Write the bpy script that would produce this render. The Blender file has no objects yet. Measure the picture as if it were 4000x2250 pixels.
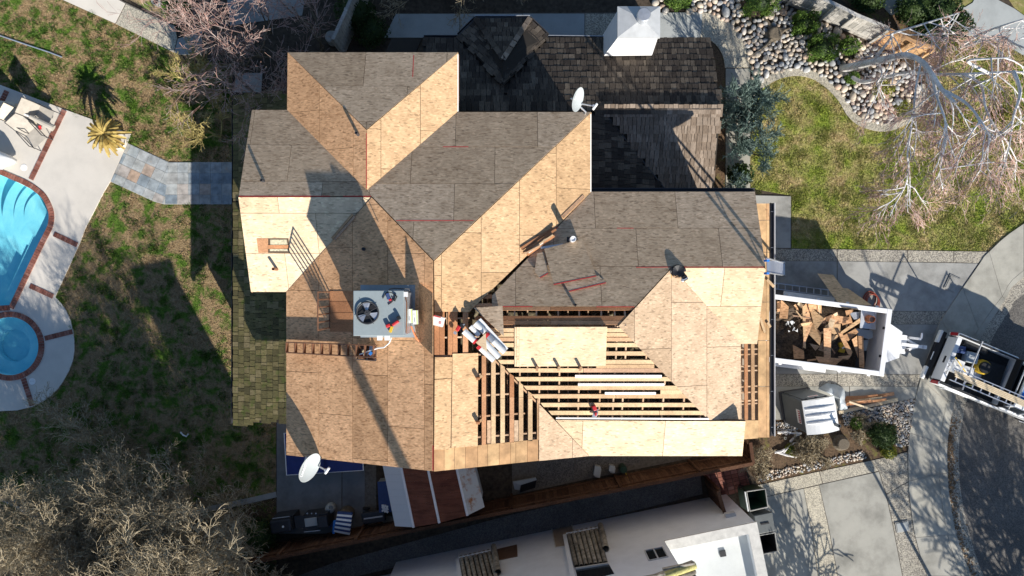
import bpy, bmesh, math, random
import numpy as np
from mathutils import Vector, Matrix, noise as mnoise
R = math.radians
# ------------------------------------------------------------------ camera, sky, sun, exposure
F, H = 2773.0, 27.0                      # focal length in photo pixels, drone height in metres
scene = bpy.context.scene
C = scene.collection
cam_d = bpy.data.cameras.new('camera'); cam = bpy.data.objects.new('camera', cam_d); C.objects.link(cam)
cam_d.sensor_width = 36; cam_d.lens = 36 * F / 4000.0; cam_d.clip_end = 2000; cam_d.clip_start = 0.1
cam.location = (0, 0, H); cam.rotation_euler = (0, 0, 0)
scene.camera = cam
SUN_EL, SUN_AZ = 27.5, 28.5              # elevation; degrees east of south
to_sun = Vector((math.cos(R(SUN_EL)) * math.sin(R(SUN_AZ)), -math.cos(R(SUN_EL)) * math.cos(R(SUN_AZ)), math.sin(R(SUN_EL))))
world = bpy.data.worlds.new('World'); scene.world = world; world.use_nodes = True
wn = world.node_tree; bg = wn.nodes['Background']
sky = wn.nodes.new('ShaderNodeTexSky'); sky.sky_type = 'NISHITA'; sky.sun_disc = False
sky.sun_elevation = R(SUN_EL); sky.sun_rotation = R(180 - SUN_AZ)
sky.altitude = 20; sky.air_density = 1.0; sky.dust_density = 0.2; sky.ozone_density = 3.0
wn.links.new(sky.outputs[0], bg.inputs[0]); bg.inputs[1].default_value = 0.082
sun_d = bpy.data.lights.new('sun', 'SUN'); sun = bpy.data.objects.new('sun', sun_d); C.objects.link(sun)
sun_d.energy = 4.8; sun_d.angle = R(0.53); sun_d.color = (1.0, 0.945, 0.86)
sun.rotation_euler = (-to_sun).to_track_quat('-Z', 'Y').to_euler()
scene.view_settings.view_transform = 'Standard'; scene.view_settings.look = 'None'
scene.view_settings.exposure = 0.66; scene.view_settings.gamma = 1.0
scene.render.engine = 'CYCLES'

# ------------------------------------------------------------------ helpers
def P(px, py, z=0.0):
    """photo position -> place in the world at height z"""
    D = H - z
    return Vector(((px - 2000) / F * D, (1125 - py) / F * D, z))

class Plane:
    """roof plane z = z0 + gx*X + gy*Y"""
    def __init__(s, z0, gx, gy):
        s.z0, s.gx, s.gy = z0, gx, gy
        s.n = Vector((-gx, -gy, 1)).normalized()
        g = Vector((gx, gy, 0)); L = g.length
        s.up = Vector((gx, gy, L * L)).normalized() if L > 1e-6 else Vector((0, 1, 0))
        s.al = s.up.cross(s.n).normalized()
    def z(s, x, y): return s.z0 + s.gx * x + s.gy * y
    def hit(s, px, py, lift=0.0):
        dx, dy = (px - 2000) / F, (1125 - py) / F
        z0 = s.z0 + lift / s.n.z
        t = (H - z0) / (1 + s.gx * dx + s.gy * dy)
        return Vector((t * dx, t * dy, H - t))

def link(o, parent=None, off=None):
    C.objects.link(o)
    if parent is not None:
        o.parent = parent
        base = parent.get('_base')
        if base is not None and off is None:
            o.matrix_parent_inverse = Matrix.Translation(-Vector(base))
    return o

def mesh_obj(name, verts, faces, mat, parent=None, smooth=False, local=False):
    me = bpy.data.meshes.new(name)
    me.from_pydata([tuple(v) for v in verts], [], faces)
    me.update()
    if mat is not None: me.materials.append(mat)
    if smooth: me.polygons.foreach_set('use_smooth', [True] * len(me.polygons))
    o = bpy.data.objects.new(name, me)
    return link(o, parent, True if local else None)

def np_mesh(name, V, T, mat, parent=None, smooth=False, local=False):
    """triangle mesh from numpy arrays"""
    V = np.asarray(V, dtype=np.float32); T = np.asarray(T, dtype=np.int32)
    k = T.shape[1]
    me = bpy.data.meshes.new(name)
    me.vertices.add(len(V)); me.vertices.foreach_set('co', V.ravel())
    me.loops.add(T.size); me.loops.foreach_set('vertex_index', T.ravel())
    me.polygons.add(len(T))
    me.polygons.foreach_set('loop_start', np.arange(0, T.size, k, dtype=np.int32))
    me.polygons.foreach_set('loop_total', np.full(len(T), k, dtype=np.int32))
    me.polygons.foreach_set('use_smooth', np.full(len(T), smooth, dtype=bool))
    me.update(calc_edges=True); me.validate()
    me.materials.append(mat)
    o = bpy.data.objects.new(name, me)
    return link(o, parent, True if local else None)

def tag(o, label, cat, group=None):
    o['label'] = label; o['category'] = cat
    if group: o['group'] = group
    return o
def struct(o): o['kind'] = 'structure'; return o
def stuff(o): o['kind'] = 'stuff'; return o

def thing(name, label, cat, loc=(0, 0, 0), rz=0.0, group=None, local=False):
    """Empty at the thing's base; children are built in world space unless local"""
    o = bpy.data.objects.new(name, None); o.empty_display_size = 0.2
    C.objects.link(o); o.location = loc; o.rotation_euler = (0, 0, rz)
    tag(o, label, cat, group)
    if not local: o['_base'] = tuple(loc)
    return o

class MB:
    """collects simple solids into one mesh"""
    def __init__(s): s.v = []; s.f = []
    def add(s, vs, fs):
        k = len(s.v); s.v += [Vector(v) for v in vs]; s.f += [tuple(i + k for i in f) for f in fs]; return s
    def box(s, c, size, rot=None, taper=1.0):
        x, y, z = (a / 2 for a in size); vs = []
        for dz in (-z, z):
            t = 1.0 if dz < 0 else taper
            for dx, dy in ((-x, -y), (x, -y), (x, y), (-x, y)): vs.append(Vector((dx * t, dy * t, dz)))
        if rot is not None:
            m = rot if isinstance(rot, Matrix) else Matrix.Rotation(rot, 3, 'Z'); vs = [m @ v for v in vs]
        c = Vector(c); vs = [v + c for v in vs]
        return s.add(vs, [(3, 2, 1, 0), (4, 5, 6, 7), (0, 1, 5, 4), (1, 2, 6, 5), (2, 3, 7, 6), (3, 0, 4, 7)])
    def prism(s, top, off):
        """polygon `top` (3D points) extruded by vector(s) off downwards"""
        n = len(top); off = Vector(off)
        nrm = Vector((0, 0, 0))
        for i in range(n): nrm += Vector(top[i]).cross(Vector(top[(i + 1) % n]))
        t = [Vector(p) for p in top]
        if nrm.dot(off) > 0: t.reverse()
        vs = t + [p + off for p in t]
        fs = [tuple(range(n)), tuple(range(2 * n - 1, n - 1, -1))]
        for i in range(n):
            j = (i + 1) % n; fs.append((i, i + n, j + n, j))
        return s.add(vs, fs)
    def tube(s, p, q, r0, r1=None, n=8, cap=True):
        p, q = Vector(p), Vector(q); r1 = r0 if r1 is None else r1
        d = (q - p); 
        if d.length < 1e-6: return s
        d.normalize(); a = d.orthogonal().normalized(); b = d.cross(a)
        vs = []
        for c, r in ((p, r0), (q, r1)):
            for i in range(n):
                t = 2 * math.pi * i / n; vs.append(c + (a * math.cos(t) + b * math.sin(t)) * r)
        fs = [(i, (i + 1) % n, n + (i + 1) % n, n + i) for i in range(n)]
        if cap: fs += [tuple(range(n - 1, -1, -1)), tuple(range(n, 2 * n))]
        return s.add(vs, fs)
    def path(s, pts, r, n=6):
        """tube along a polyline, joints shared"""
        pts = [Vector(p) for p in pts]; m = len(pts); vs = []; prev = None
        for i, p in enumerate(pts):
            d = (pts[min(i + 1, m - 1)] - pts[max(i - 1, 0)]).normalized()
            a = d.orthogonal().normalized() if prev is None else (prev - d * prev.dot(d)).normalized()
            prev = a; b = d.cross(a); rr = r[i] if isinstance(r, (list, tuple)) else r
            for k in range(n):
                t = 2 * math.pi * k / n; vs.append(p + (a * math.cos(t) + b * math.sin(t)) * rr)
        fs = []
        for i in range(m - 1):
            for k in range(n):
                fs.append((i * n + k, i * n + (k + 1) % n, (i + 1) * n + (k + 1) % n, (i + 1) * n + k))
        fs += [tuple(range(n - 1, -1, -1)), tuple(range((m - 1) * n, m * n))]
        return s.add(vs, fs)
    def lathe(s, c, prof, n=20, M=None):
        """prof: list of (r, z); closed if first/last r = 0"""
        c = Vector(c); vs = []; k = len(prof)
        for i in range(n):
            t = 2 * math.pi * i / n
            for r, z in prof:
                v = Vector((r * math.cos(t), r * math.sin(t), z))
                vs.append(c + (M @ v if M is not None else v))
        fs = []
        for i in range(n):
            j = (i + 1) % n
            for q in range(k - 1): fs.append((i * k + q, j * k + q, j * k + q + 1, i * k + q + 1))
        return s.add(vs, fs)
    def build(s, name, mat, parent=None, smooth=False, local=False, bevel=0.0):
        o = mesh_obj(name, s.v, s.f, mat, parent, smooth, local)
        if bevel:
            m = o.modifiers.new('bevel', 'BEVEL'); m.width = bevel; m.segments = 2; m.limit_method = 'ANGLE'
        return o

_unit = {}
def unit_box(mat, wedge=0.0):
    k = (mat.name, wedge)
    if k not in _unit:
        b = MB().box((0, 0, 0), (1, 1, 1))
        me = bpy.data.meshes.new('piece')
        vs = [Vector(v) for v in b.v]
        if wedge:
            for v in vs:
                if v.y > 0 and v.z > 0: v.z -= wedge
        me.from_pydata([tuple(v) for v in vs], [], b.f); me.materials.append(mat); me.update(); _unit[k] = me
    return _unit[k]

def basis(o, x, y, z):
    m = Matrix.Identity(4)
    for i, a in enumerate((x, y, z)):
        for j in range(3): m[j][i] = a[j]
    for j in range(3): m[j][3] = o[j]
    return m

def piece(name, mat, c, ax, ay, az, size, parent, wedge=0.0, local=False):
    """a shared unit box placed as a board, shake, brick ..."""
    o = bpy.data.objects.new(name, unit_box(mat, wedge))
    link(o, parent, True if local else None)
    M = basis(Vector(c), Vector(ax) * size[0], Vector(ay) * size[1], Vector(az) * size[2])
    o.matrix_basis = M
    return o

def clip(subject, clipper):
    """Sutherland-Hodgman, 2D tuples, clipper convex"""
    def area(p): return sum(p[i][0] * p[(i + 1) % len(p)][1] - p[(i + 1) % len(p)][0] * p[i][1] for i in range(len(p)))
    if area(clipper) < 0: clipper = clipper[::-1]
    out = list(subject)
    for i in range(len(clipper)):
        a, b = clipper[i], clipper[(i + 1) % len(clipper)]
        inp, out = out, []
        if not inp: break
        side = lambda p: (b[0] - a[0]) * (p[1] - a[1]) - (b[1] - a[1]) * (p[0] - a[0])
        for j in range(len(inp)):
            p, q = inp[j - 1], inp[j]; sp, sq = side(p), side(q)
            if (sp >= 0) != (sq >= 0):
                t = sp / (sp - sq); out.append((p[0] + (q[0] - p[0]) * t, p[1] + (q[1] - p[1]) * t))
            if sq >= 0: out.append(q)
    res = []
    for p in out:
        if not res or abs(p[0] - res[-1][0]) + abs(p[1] - res[-1][1]) > 1e-5: res.append(p)
    if len(res) > 1 and abs(res[0][0] - res[-1][0]) + abs(res[0][1] - res[-1][1]) < 1e-5: res.pop()
    if len(res) < 3 or abs(area(res)) < 2e-4: return []
    return res

def inside(p, poly):
    x, y = p; c = False; n = len(poly)
    for i in range(n):
        x1, y1 = poly[i]; x2, y2 = poly[i - 1]
        if (y1 > y) != (y2 > y) and x < (x2 - x1) * (y - y1) / (y2 - y1) + x1: c = not c
    return c

def slab(name, px_poly, z, mat, thick=0.1, parent=None):
    """flat piece of ground outlined in the photo at height z"""
    return MB().prism([P(x, y, z) for x, y in px_poly], (0, 0, -thick)).build(name, mat, parent)

def smooth_line(pts, n=6):
    """Catmull-Rom through pts"""
    out = []
    for i in range(len(pts) - 1):
        p0 = pts[max(i - 1, 0)]; p1 = pts[i]; p2 = pts[i + 1]; p3 = pts[min(i + 2, len(pts) - 1)]
        for k in range(n):
            t = k / n
            out.append(tuple(0.5 * (2 * b + (c - a) * t + (2 * a - 5 * b + 4 * c - d) * t * t + (3 * b - a - 3 * c + d) * t ** 3)
                             for a, b, c, d in zip(p0, p1, p2, p3)))
    out.append(tuple(pts[-1])); return out

# ------------------------------------------------------------------ materials
class NT:
    def __init__(s, name):
        s.m = bpy.data.materials.new(name); s.m.use_nodes = True; s.t = s.m.node_tree
        s.b = s.t.nodes['Principled BSDF']; s.pos = s.t.nodes.new('ShaderNodeNewGeometry')
    def n(s, kind, **kw):
        o = s.t.nodes.new(kind)
        for k, v in kw.items(): setattr(o, k, v)
        return o
    def L(s, a, b): s.t.links.new(a, b)
    def set(s, sock, v):
        if hasattr(v, 'node'): s.L(v, sock)
        else: sock.default_value = v
    def vec(s, scale=(1, 1, 1), rot=(0, 0, 0), src=None):
        mp = s.n('ShaderNodeMapping'); mp.inputs['Scale'].default_value = scale; mp.inputs['Rotation'].default_value = rot
        s.L(src or s.pos.outputs['Position'], mp.inputs['Vector']); return mp.outputs[0]
    def noise(s, scale, detail=4, rough=0.55, vec=None, dist=0.0):
        o = s.n('ShaderNodeTexNoise'); o.inputs['Scale'].default_value = scale; o.inputs['Detail'].default_value = detail
        o.inputs['Roughness'].default_value = rough; o.inputs['Distortion'].default_value = dist
        s.L(vec or s.pos.outputs['Position'], o.inputs['Vector']); return o.outputs['Fac']
    def voro(s, scale, vec=None, feature='F1', out='Distance'):
        o = s.n('ShaderNodeTexVoronoi', feature=feature); o.inputs['Scale'].default_value = scale
        s.L(vec or s.pos.outputs['Position'], o.inputs['Vector']); return o.outputs[out]
    def ramp(s, fac, stops):
        o = s.n('ShaderNodeValToRGB'); e = o.color_ramp.elements
        while len(e) < len(stops): e.new(0.5)
        for el, (p, c) in zip(e, stops):
            el.position = p; el.color = (*c, 1) if len(c) == 3 else c
        s.L(fac, o.inputs[0]); return o.outputs[0]
    def mix(s, fac, a, b, mode='MIX'):
        o = s.n('ShaderNodeMix', data_type='RGBA', blend_type=mode)
        for sock, v in ((o.inputs[0], fac), (o.inputs[6], a), (o.inputs[7], b)):
            if hasattr(v, 'node'): s.L(v, sock)
            elif isinstance(v, (int, float)): sock.default_value = v
            else: sock.default_value = (*v, 1) if len(v) == 3 else v
        return o.outputs[2]
    def math(s, op, a, b=0.5, clampv=False):
        o = s.n('ShaderNodeMath', operation=op); o.use_clamp = clampv
        s.set(o.inputs[0], a); s.set(o.inputs[1], b); return o.outputs[0]
    def rand(s):
        """a random value per object and per loose piece"""
        oi = s.n('ShaderNodeObjectInfo')
        return s.math('FRACT', s.math('ADD', oi.outputs['Random'], s.math('MULTIPLY', s.pos.outputs['Random Per Island'], 7.31)))
    def bump(s, h, strength=0.3, dist=0.02):
        o = s.n('ShaderNodeBump'); o.inputs['Strength'].default_value = strength; o.inputs['Distance'].default_value = dist
        s.L(h, o.inputs['Height']); s.L(o.outputs[0], s.b.inputs['Normal'])
    def col(s, c, rough=0.8, metal=0.0, spec=0.3):
        s.set(s.b.inputs['Base Color'], c if hasattr(c, 'node') else (*c, 1))
        s.b.inputs['Roughness'].default_value = rough; s.b.inputs['Metallic'].default_value = metal
        s.b.inputs['Specular IOR Level'].default_value = spec
        return s.m

def mat_plain(name, c, rough=0.6, metal=0.0, var=0.12, scale=6.0, spec=0.4, bump=0.0):
    t = NT(name); f = t.noise(scale, 5, 0.6)
    lo = tuple(x * (1 - var) for x in c); hi = tuple(min(1, x * (1 + var)) for x in c)
    cc = t.ramp(f, [(0.3, lo), (0.7, hi)])
    if bump: t.bump(t.noise(scale * 6, 4), bump, 0.01)
    return t.col(cc, rough, metal, spec)

def mat_piece(name, stops, rough=0.85, grain=(30, 30, 30), gvar=0.35, big=1.2, bump=0.25, dirt=None, spec=0.2):
    """pieces that differ from one another: colour by random, streaky grain, blotches"""
    t = NT(name); base = t.ramp(t.rand(), stops)
    g = t.noise(1.0, 3, 0.6, t.vec(grain))
    c = t.mix(t.math('MULTIPLY', t.math('SUBTRACT', g, 0.5), 1.0), base, base)
    dark = t.ramp(g, [(0.3, (1 - gvar,) * 3), (0.62, (1 + gvar * 0.25,) * 3)])
    c = t.mix(1.0, base, dark, 'MULTIPLY')
    b = t.ramp(t.noise(big, 4, 0.6), [(0.35, (0.78,) * 3), (0.65, (1.12,) * 3)])
    c = t.mix(1.0, c, b, 'MULTIPLY')
    if dirt:
        m = t.ramp(t.noise(dirt[1], 5, 0.65), [(dirt[2], (0, 0, 0)), (dirt[2] + 0.12, (1, 1, 1))])
        c = t.mix(m, c, dirt[0])
    if bump: t.bump(g, bump, 0.01)
    return t.col(c, rough, 0, spec)

def mat_osb(name, tone, along='x', contrast=1.0):
    """strand board: flakes lying every way, a shade of its own for each sheet"""
    t = NT(name)
    oi = t.n('ShaderNodeObjectInfo')
    off = t.n('ShaderNodeVectorMath', operation='SCALE'); cx = t.n('ShaderNodeCombineXYZ')
    for i in range(3): t.L(oi.outputs['Random'], cx.inputs[i])
    t.L(cx.outputs[0], off.inputs[0]); off.inputs['Scale'].default_value = 37.0
    ad = t.n('ShaderNodeVectorMath', operation='ADD'); t.L(t.pos.outputs['Position'], ad.inputs[0]); t.L(off.outputs[0], ad.inputs[1])
    src = ad.outputs[0]
    ang = 0.0 if along == 'x' else math.pi / 2
    fl = []
    for k, a in enumerate((0.0, 0.55, -0.6, 1.35)):
        fl.append(t.voro(1.0, t.vec((9 + k, 34 - 2 * k, 20), (0, 0, ang + a), src), out='Color'))
    c = None
    pale = tuple(min(1, x * (1 + 0.30 * contrast)) for x in tone); dark = (tone[0] * (1 - .34 * contrast), tone[1] * (1 - .42 * contrast), tone[2] * (1 - .5 * contrast))
    sep = []
    for v in fl:
        s = t.n('ShaderNodeSeparateColor'); t.L(v, s.inputs[0]); sep.append(s.outputs[0])
    big = t.noise(2.2, 3, 0.6, src)
    f = t.math('ADD', t.math('MULTIPLY', sep[0], 0.45), t.math('MULTIPLY', sep[1], 0.35))
    f = t.math('ADD', f, t.math('MULTIPLY', sep[2], 0.2))
    c = t.ramp(f, [(0.18, dark), (0.45, tone), (0.8, pale)])
    hl = t.math('GREATER_THAN', sep[3], 0.93); c = t.mix(t.math('MULTIPLY', hl, 0.5), c, tuple(min(1, x * 1.5) for x in tone))
    dk = t.math('LESS_THAN', sep[1], 0.06); c = t.mix(t.math('MULTIPLY', dk, 0.45), c, tuple(x * 0.35 for x in tone))
    c = t.mix(1.0, c, t.ramp(big, [(0.3, (0.84, 0.82, 0.8)), (0.7, (1.1, 1.1, 1.1))]), 'MULTIPLY')
    c = t.mix(1.0, c, t.ramp(oi.outputs['Random'], [(0.0, (0.82, 0.79, 0.76)), (0.5, (1.0, 0.98, 0.96)), (1.0, (1.10, 1.10, 1.12))]), 'MULTIPLY')
    t.bump(f, 0.25, 0.004)
    return t.col(c, 0.75, 0, 0.25)

def mat_concrete(name, c, agg=0.0, stain=0.25, rough=0.9, scale=1.0):
    t = NT(name)
    f = t.noise(0.9 * scale, 6, 0.65); g = t.noise(60, 3, 0.7)
    a = t.mix(1.0, c, t.ramp(f, [(0.3, (1 - stain,) * 3), (0.55, (1.0, 1.0, 1.0)), (0.75, (1 + stain * .3,) * 3)]), 'MULTIPLY')
    if agg:
        v = t.voro(34, out='Color'); s = t.n('ShaderNodeSeparateColor'); t.L(v, s.inputs[0])
        a = t.mix(1.0, a, t.ramp(s.outputs[0], [(0.1, (1 - agg,) * 3), (0.5, (1, 1, 1)), (0.9, (1 + agg, 1 + agg, 1 + agg * .8))]), 'MULTIPLY')
        t.bump(t.voro(34), 0.5, 0.008)
    else:
        a = t.mix(1.0, a, t.ramp(g, [(0.3, (0.93,) * 3), (0.7, (1.05,) * 3)]), 'MULTIPLY'); t.bump(g, 0.12, 0.004)
    a = t.mix(1.0, a, t.ramp(t.rand(), [(0, (0.93, 0.93, 0.94)), (1, (1.05, 1.04, 1.02))]), 'MULTIPLY')
    sp = t.ramp(t.noise(3.3, 6, 0.75), [(0.62, (1, 1, 1)), (0.74, (0.72, 0.7, 0.68))])
    a = t.mix(stain * 1.6, a, t.mix(1.0, a, sp, 'MULTIPLY'))
    return t.col(a, rough, 0, 0.25)

def mat_lawn(name, dry, dry2, green, green2, lo, hi, scale=1.1):
    t = NT(name)
    m = t.ramp(t.noise(scale, 6, 0.68, t.vec((1, 1, 0.15)), 0.4), [(lo, (0, 0, 0)), (hi, (1, 1, 1))])
    d = t.ramp(t.noise(6, 5, 0.7, t.vec((1, 1, 0.2))), [(0.3, dry), (0.7, dry2)])
    g = t.ramp(t.noise(4, 4, 0.7, t.vec((1, 1, 0.2))), [(0.3, green), (0.7, green2)])
    c = t.mix(m, d, g)
    c = t.mix(1.0, c, t.ramp(t.noise(45, 3, 0.7), [(0.3, (0.6,) * 3), (0.7, (1.35,) * 3)]), 'MULTIPLY')
    c = t.mix(1.0, c, t.ramp(t.rand(), [(0.0, (0.75,) * 3), (1.0, (1.25,) * 3)]), 'MULTIPLY')
    t.bump(t.noise(30, 4, 0.7), 0.5, 0.03)
    return t.col(c, 0.9, 0, 0.1)

M = {}
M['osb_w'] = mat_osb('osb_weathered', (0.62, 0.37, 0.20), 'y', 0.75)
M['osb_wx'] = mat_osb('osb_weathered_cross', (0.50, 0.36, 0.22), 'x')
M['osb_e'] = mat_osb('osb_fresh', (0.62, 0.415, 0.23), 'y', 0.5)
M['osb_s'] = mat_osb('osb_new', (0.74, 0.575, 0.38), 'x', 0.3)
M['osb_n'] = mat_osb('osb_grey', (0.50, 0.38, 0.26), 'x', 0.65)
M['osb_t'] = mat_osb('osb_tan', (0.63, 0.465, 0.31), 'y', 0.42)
M['deck'] = mat_plain('deck_under', (0.10, 0.065, 0.04), 0.9)
M['red_paint'] = mat_plain('red_edge_paint', (0.62, 0.06, 0.05), 0.6)
M['board'] = mat_piece('pine_board', [(0, (0.50, 0.30, 0.16)), (0.3, (0.66, 0.46, 0.27)), (0.6, (0.72, 0.52, 0.30)), (0.85, (0.56, 0.33, 0.19)), (1, (0.42, 0.32, 0.25))], grain=(22, 22, 22), gvar=0.25, dirt=((0.28, 0.2, 0.14), 9.0, 0.68))
M['pine_new'] = mat_piece('new_pine', [(0, (0.70, 0.54, 0.34)), (1, (0.80, 0.65, 0.44))], grain=(20, 20, 20), gvar=0.15)
M['redboard'] = mat_piece('cedar_board', [(0, (0.42, 0.19, 0.09)), (0.5, (0.52, 0.25, 0.12)), (1, (0.60, 0.33, 0.18))], grain=(22, 22, 22), gvar=0.25, dirt=((0.2, 0.1, 0.06), 9.0, 0.7))
M['ply'] = mat_piece('eave_plywood', [(0, (0.55, 0.32, 0.16)), (1, (0.66, 0.43, 0.22))], grain=(3, 3, 3), gvar=0.3, dirt=((0.34, 0.2, 0.11), 5.0, 0.6))
M['rafter'] = mat_piece('rafter_wood', [(0, (0.55, 0.34, 0.2)), (1, (0.7, 0.5, 0.33))], grain=(14, 14, 14))
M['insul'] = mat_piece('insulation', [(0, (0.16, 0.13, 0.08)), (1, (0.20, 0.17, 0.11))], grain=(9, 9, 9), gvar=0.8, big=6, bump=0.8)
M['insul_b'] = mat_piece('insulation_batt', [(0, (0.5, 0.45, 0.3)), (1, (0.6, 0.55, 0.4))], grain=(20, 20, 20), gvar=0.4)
M['stucco'] = mat_plain('stucco_house', (0.42, 0.36, 0.29), 0.95, var=0.08, scale=3, bump=0.3)
M['shake'] = mat_piece('cedar_shake_shade_tone', [(0, (0.045, 0.036, 0.03)), (0.35, (0.075, 0.06, 0.048)), (0.7, (0.10, 0.08, 0.062)), (1, (0.16, 0.13, 0.10))], grain=(70, 8, 20), gvar=0.45, big=2.0, bump=0.5)  # cedar darkened in colour for the slopes lying in shade
M['shake_s'] = mat_piece('cedar_shake_sun_tone', [(0, (0.20, 0.15, 0.11)), (0.5, (0.27, 0.21, 0.16)), (1, (0.34, 0.27, 0.21))], grain=(70, 8, 20), gvar=0.4, big=2.0, bump=0.5)  # same cedar made paler for the slope that catches sun
M['shake_m'] = mat_piece('cedar_shake_mossy', [(0, (0.10, 0.085, 0.04)), (0.4, (0.15, 0.13, 0.055)), (0.75, (0.20, 0.165, 0.07)), (1, (0.26, 0.21, 0.11))], grain=(8, 70, 20), gvar=0.45, big=2.0, bump=0.5, dirt=((0.10, 0.12, 0.03), 2.6, 0.55))
M['shake_u'] = mat_plain('shake_under', (0.03, 0.025, 0.02), 0.95)
M['white_metal'] = mat_plain('white_metal', (0.80, 0.80, 0.80), 0.45, 0.0, 0.05, 3, 0.4)
M['white_pl'] = mat_plain('white_plastic', (0.82, 0.82, 0.80), 0.4, 0, 0.03, 3)
M['galv'] = mat_plain('galvanised', (0.55, 0.57, 0.60), 0.35, 0.6, 0.15, 5)
M['steel_gr'] = mat_plain('grey_sheet_metal', (0.36, 0.40, 0.42), 0.5, 0.2, 0.06, 8)
M['hvac'] = mat_plain('hvac_paint', (0.30, 0.345, 0.35), 0.6, 0.0, 0.05, 14)
M['black'] = mat_plain('black_plastic', (0.018, 0.018, 0.02), 0.5)
M['dark'] = mat_plain('dark_metal', (0.05, 0.05, 0.055), 0.5)
M['red'] = mat_plain('red_plastic', (0.55, 0.03, 0.035), 0.45)
M['orange'] = mat_plain('orange_paint', (0.75, 0.16, 0.03), 0.5)
M['yellow'] = mat_plain('yellow_paint', (0.75, 0.48, 0.04), 0.5)
M['green_l'] = mat_plain('lime_print', (0.55, 0.75, 0.08), 0.5)
M['blue'] = mat_plain('blue_plastic', (0.03, 0.20, 0.62), 0.5)
M['alu'] = mat_plain('aluminium', (0.62, 0.64, 0.68), 0.35, 0.7, 0.05)
M['copper'] = mat_plain('rust_brown_metal', (0.24, 0.12, 0.07), 0.6, 0.3, 0.2)
M['concrete'] = mat_concrete('concrete_grey', (0.38, 0.375, 0.35), 0, 0.45)
M['concrete_b'] = mat_concrete('concrete_drive', (0.42, 0.405, 0.35), 0, 0.4)
M['concrete_n'] = mat_concrete('concrete_north_walk', (0.40, 0.42, 0.41), 0, 0.2)
M['aggregate'] = mat_concrete('exposed_aggregate', (0.36, 0.33, 0.28), 0.5, 0.2)
M['agg_light'] = mat_concrete('exposed_aggregate_light', (0.46, 0.42, 0.34), 0.35, 0.15)
M['deckc'] = mat_concrete('pool_deck_concrete', (0.70, 0.65, 0.57), 0, 0.12)
M['shade_agg'] = mat_concrete('shaded_aggregate', (0.15, 0.14, 0.13), 0.4, 0.3)  # aggregate darkened in colour to stand for shade on the side path
M['patio'] = mat_concrete('patio_concrete_shaded', (0.22, 0.22, 0.215), 0, 0.4)  # concrete colour lowered to stand for the shade over the patio
M['asphalt'] = mat_concrete('asphalt', (0.15, 0.14, 0.13), 0.3, 0.3)
M['brick'] = mat_piece('brick_red', [(0, (0.20, 0.075, 0.055)), (0.5, (0.30, 0.12, 0.085)), (1, (0.36, 0.18, 0.14))], grain=(12, 12, 12), gvar=0.25)
M['mortar'] = mat_plain('mortar', (0.45, 0.38, 0.34), 0.95)
M['slate'] = mat_piece('slate_tile', [(0, (0.24, 0.29, 0.33)), (0.3, (0.34, 0.38, 0.40)), (0.6, (0.44, 0.45, 0.44)), (0.85, (0.40, 0.42, 0.41)), (0.95, (0.44, 0.39, 0.35)), (1, (0.46, 0.33, 0.24))], grain=(5, 5, 5), gvar=0.2, big=2.5, dirt=((0.42, 0.34, 0.27), 1.6, 0.66))
M['grout'] = mat_plain('grout', (0.44, 0.43, 0.39), 0.95)
M['soil'] = mat_piece('dark_soil', [(0, (0.075, 0.058, 0.042)), (1, (0.085, 0.064, 0.045))], grain=(7, 7, 7), gvar=0.5, big=1.5, bump=0.6)
M['mulch'] = mat_piece('mulch', [(0, (0.13, 0.085, 0.05)), (1, (0.16, 0.10, 0.06))], grain=(18, 18, 18), gvar=0.6, big=2.5, bump=0.8, dirt=((0.16, 0.15, 0.04), 1.8, 0.56))
M['lawn'] = mat_lawn('lawn_patchy', (0.24, 0.165, 0.085), (0.45, 0.33, 0.185), (0.06, 0.12, 0.02), (0.14, 0.24, 0.035), 0.465, 0.585, 1.7)
M['lawn_e'] = mat_lawn('lawn_front', (0.32, 0.235, 0.10), (0.60, 0.48, 0.25), (0.13, 0.20, 0.026), (0.34, 0.39, 0.065), 0.36, 0.62, 1.0)
M['stone'] = mat_piece('river_stone', [(0, (0.30, 0.31, 0.32)), (0.25, (0.48, 0.48, 0.47)), (0.5, (0.58, 0.51, 0.42)), (0.75, (0.64, 0.54, 0.42)), (0.9, (0.52, 0.37, 0.27)), (1, (0.72, 0.69, 0.64))], rough=0.7, grain=(9, 9, 9), gvar=0.2, big=4)
M['fence'] = mat_piece('fence_redwood_shaded', [(0, (0.08, 0.038, 0.022)), (0.5, (0.12, 0.058, 0.032)), (1, (0.16, 0.085, 0.05))], grain=(25, 25, 3), gvar=0.4)  # redwood tones lowered to put the alley's deep shade into them
M['fence_g'] = mat_piece('fence_grey', [(0, (0.40, 0.38, 0.34)), (0.5, (0.50, 0.48, 0.44)), (1, (0.56, 0.53, 0.48))], grain=(25, 25, 3), gvar=0.3)
M['bark_grey'] = mat_piece('bark_grey', [(0, (0.16, 0.13, 0.095)), (1, (0.23, 0.19, 0.14))], grain=(30, 30, 30))
M['birch'] = mat_piece('birch_bark', [(0, (0.74, 0.72, 0.70)), (1, (0.82, 0.80, 0.78))], grain=(14, 14, 14), gvar=0.3, dirt=((0.08, 0.07, 0.06), 7.0, 0.62))
M['twig_pink'] = mat_piece('twig_reddish', [(0, (0.40, 0.22, 0.18)), (0.5, (0.48, 0.32, 0.27)), (1, (0.60, 0.50, 0.44))], grain=(10, 10, 10), gvar=0.2, bump=0)
M['twig_birch'] = mat_piece('twig_birch', [(0, (0.42, 0.23, 0.18)), (0.5, (0.52, 0.33, 0.27)), (1, (0.68, 0.56, 0.50))], grain=(10, 10, 10), gvar=0.2, bump=0)
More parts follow.
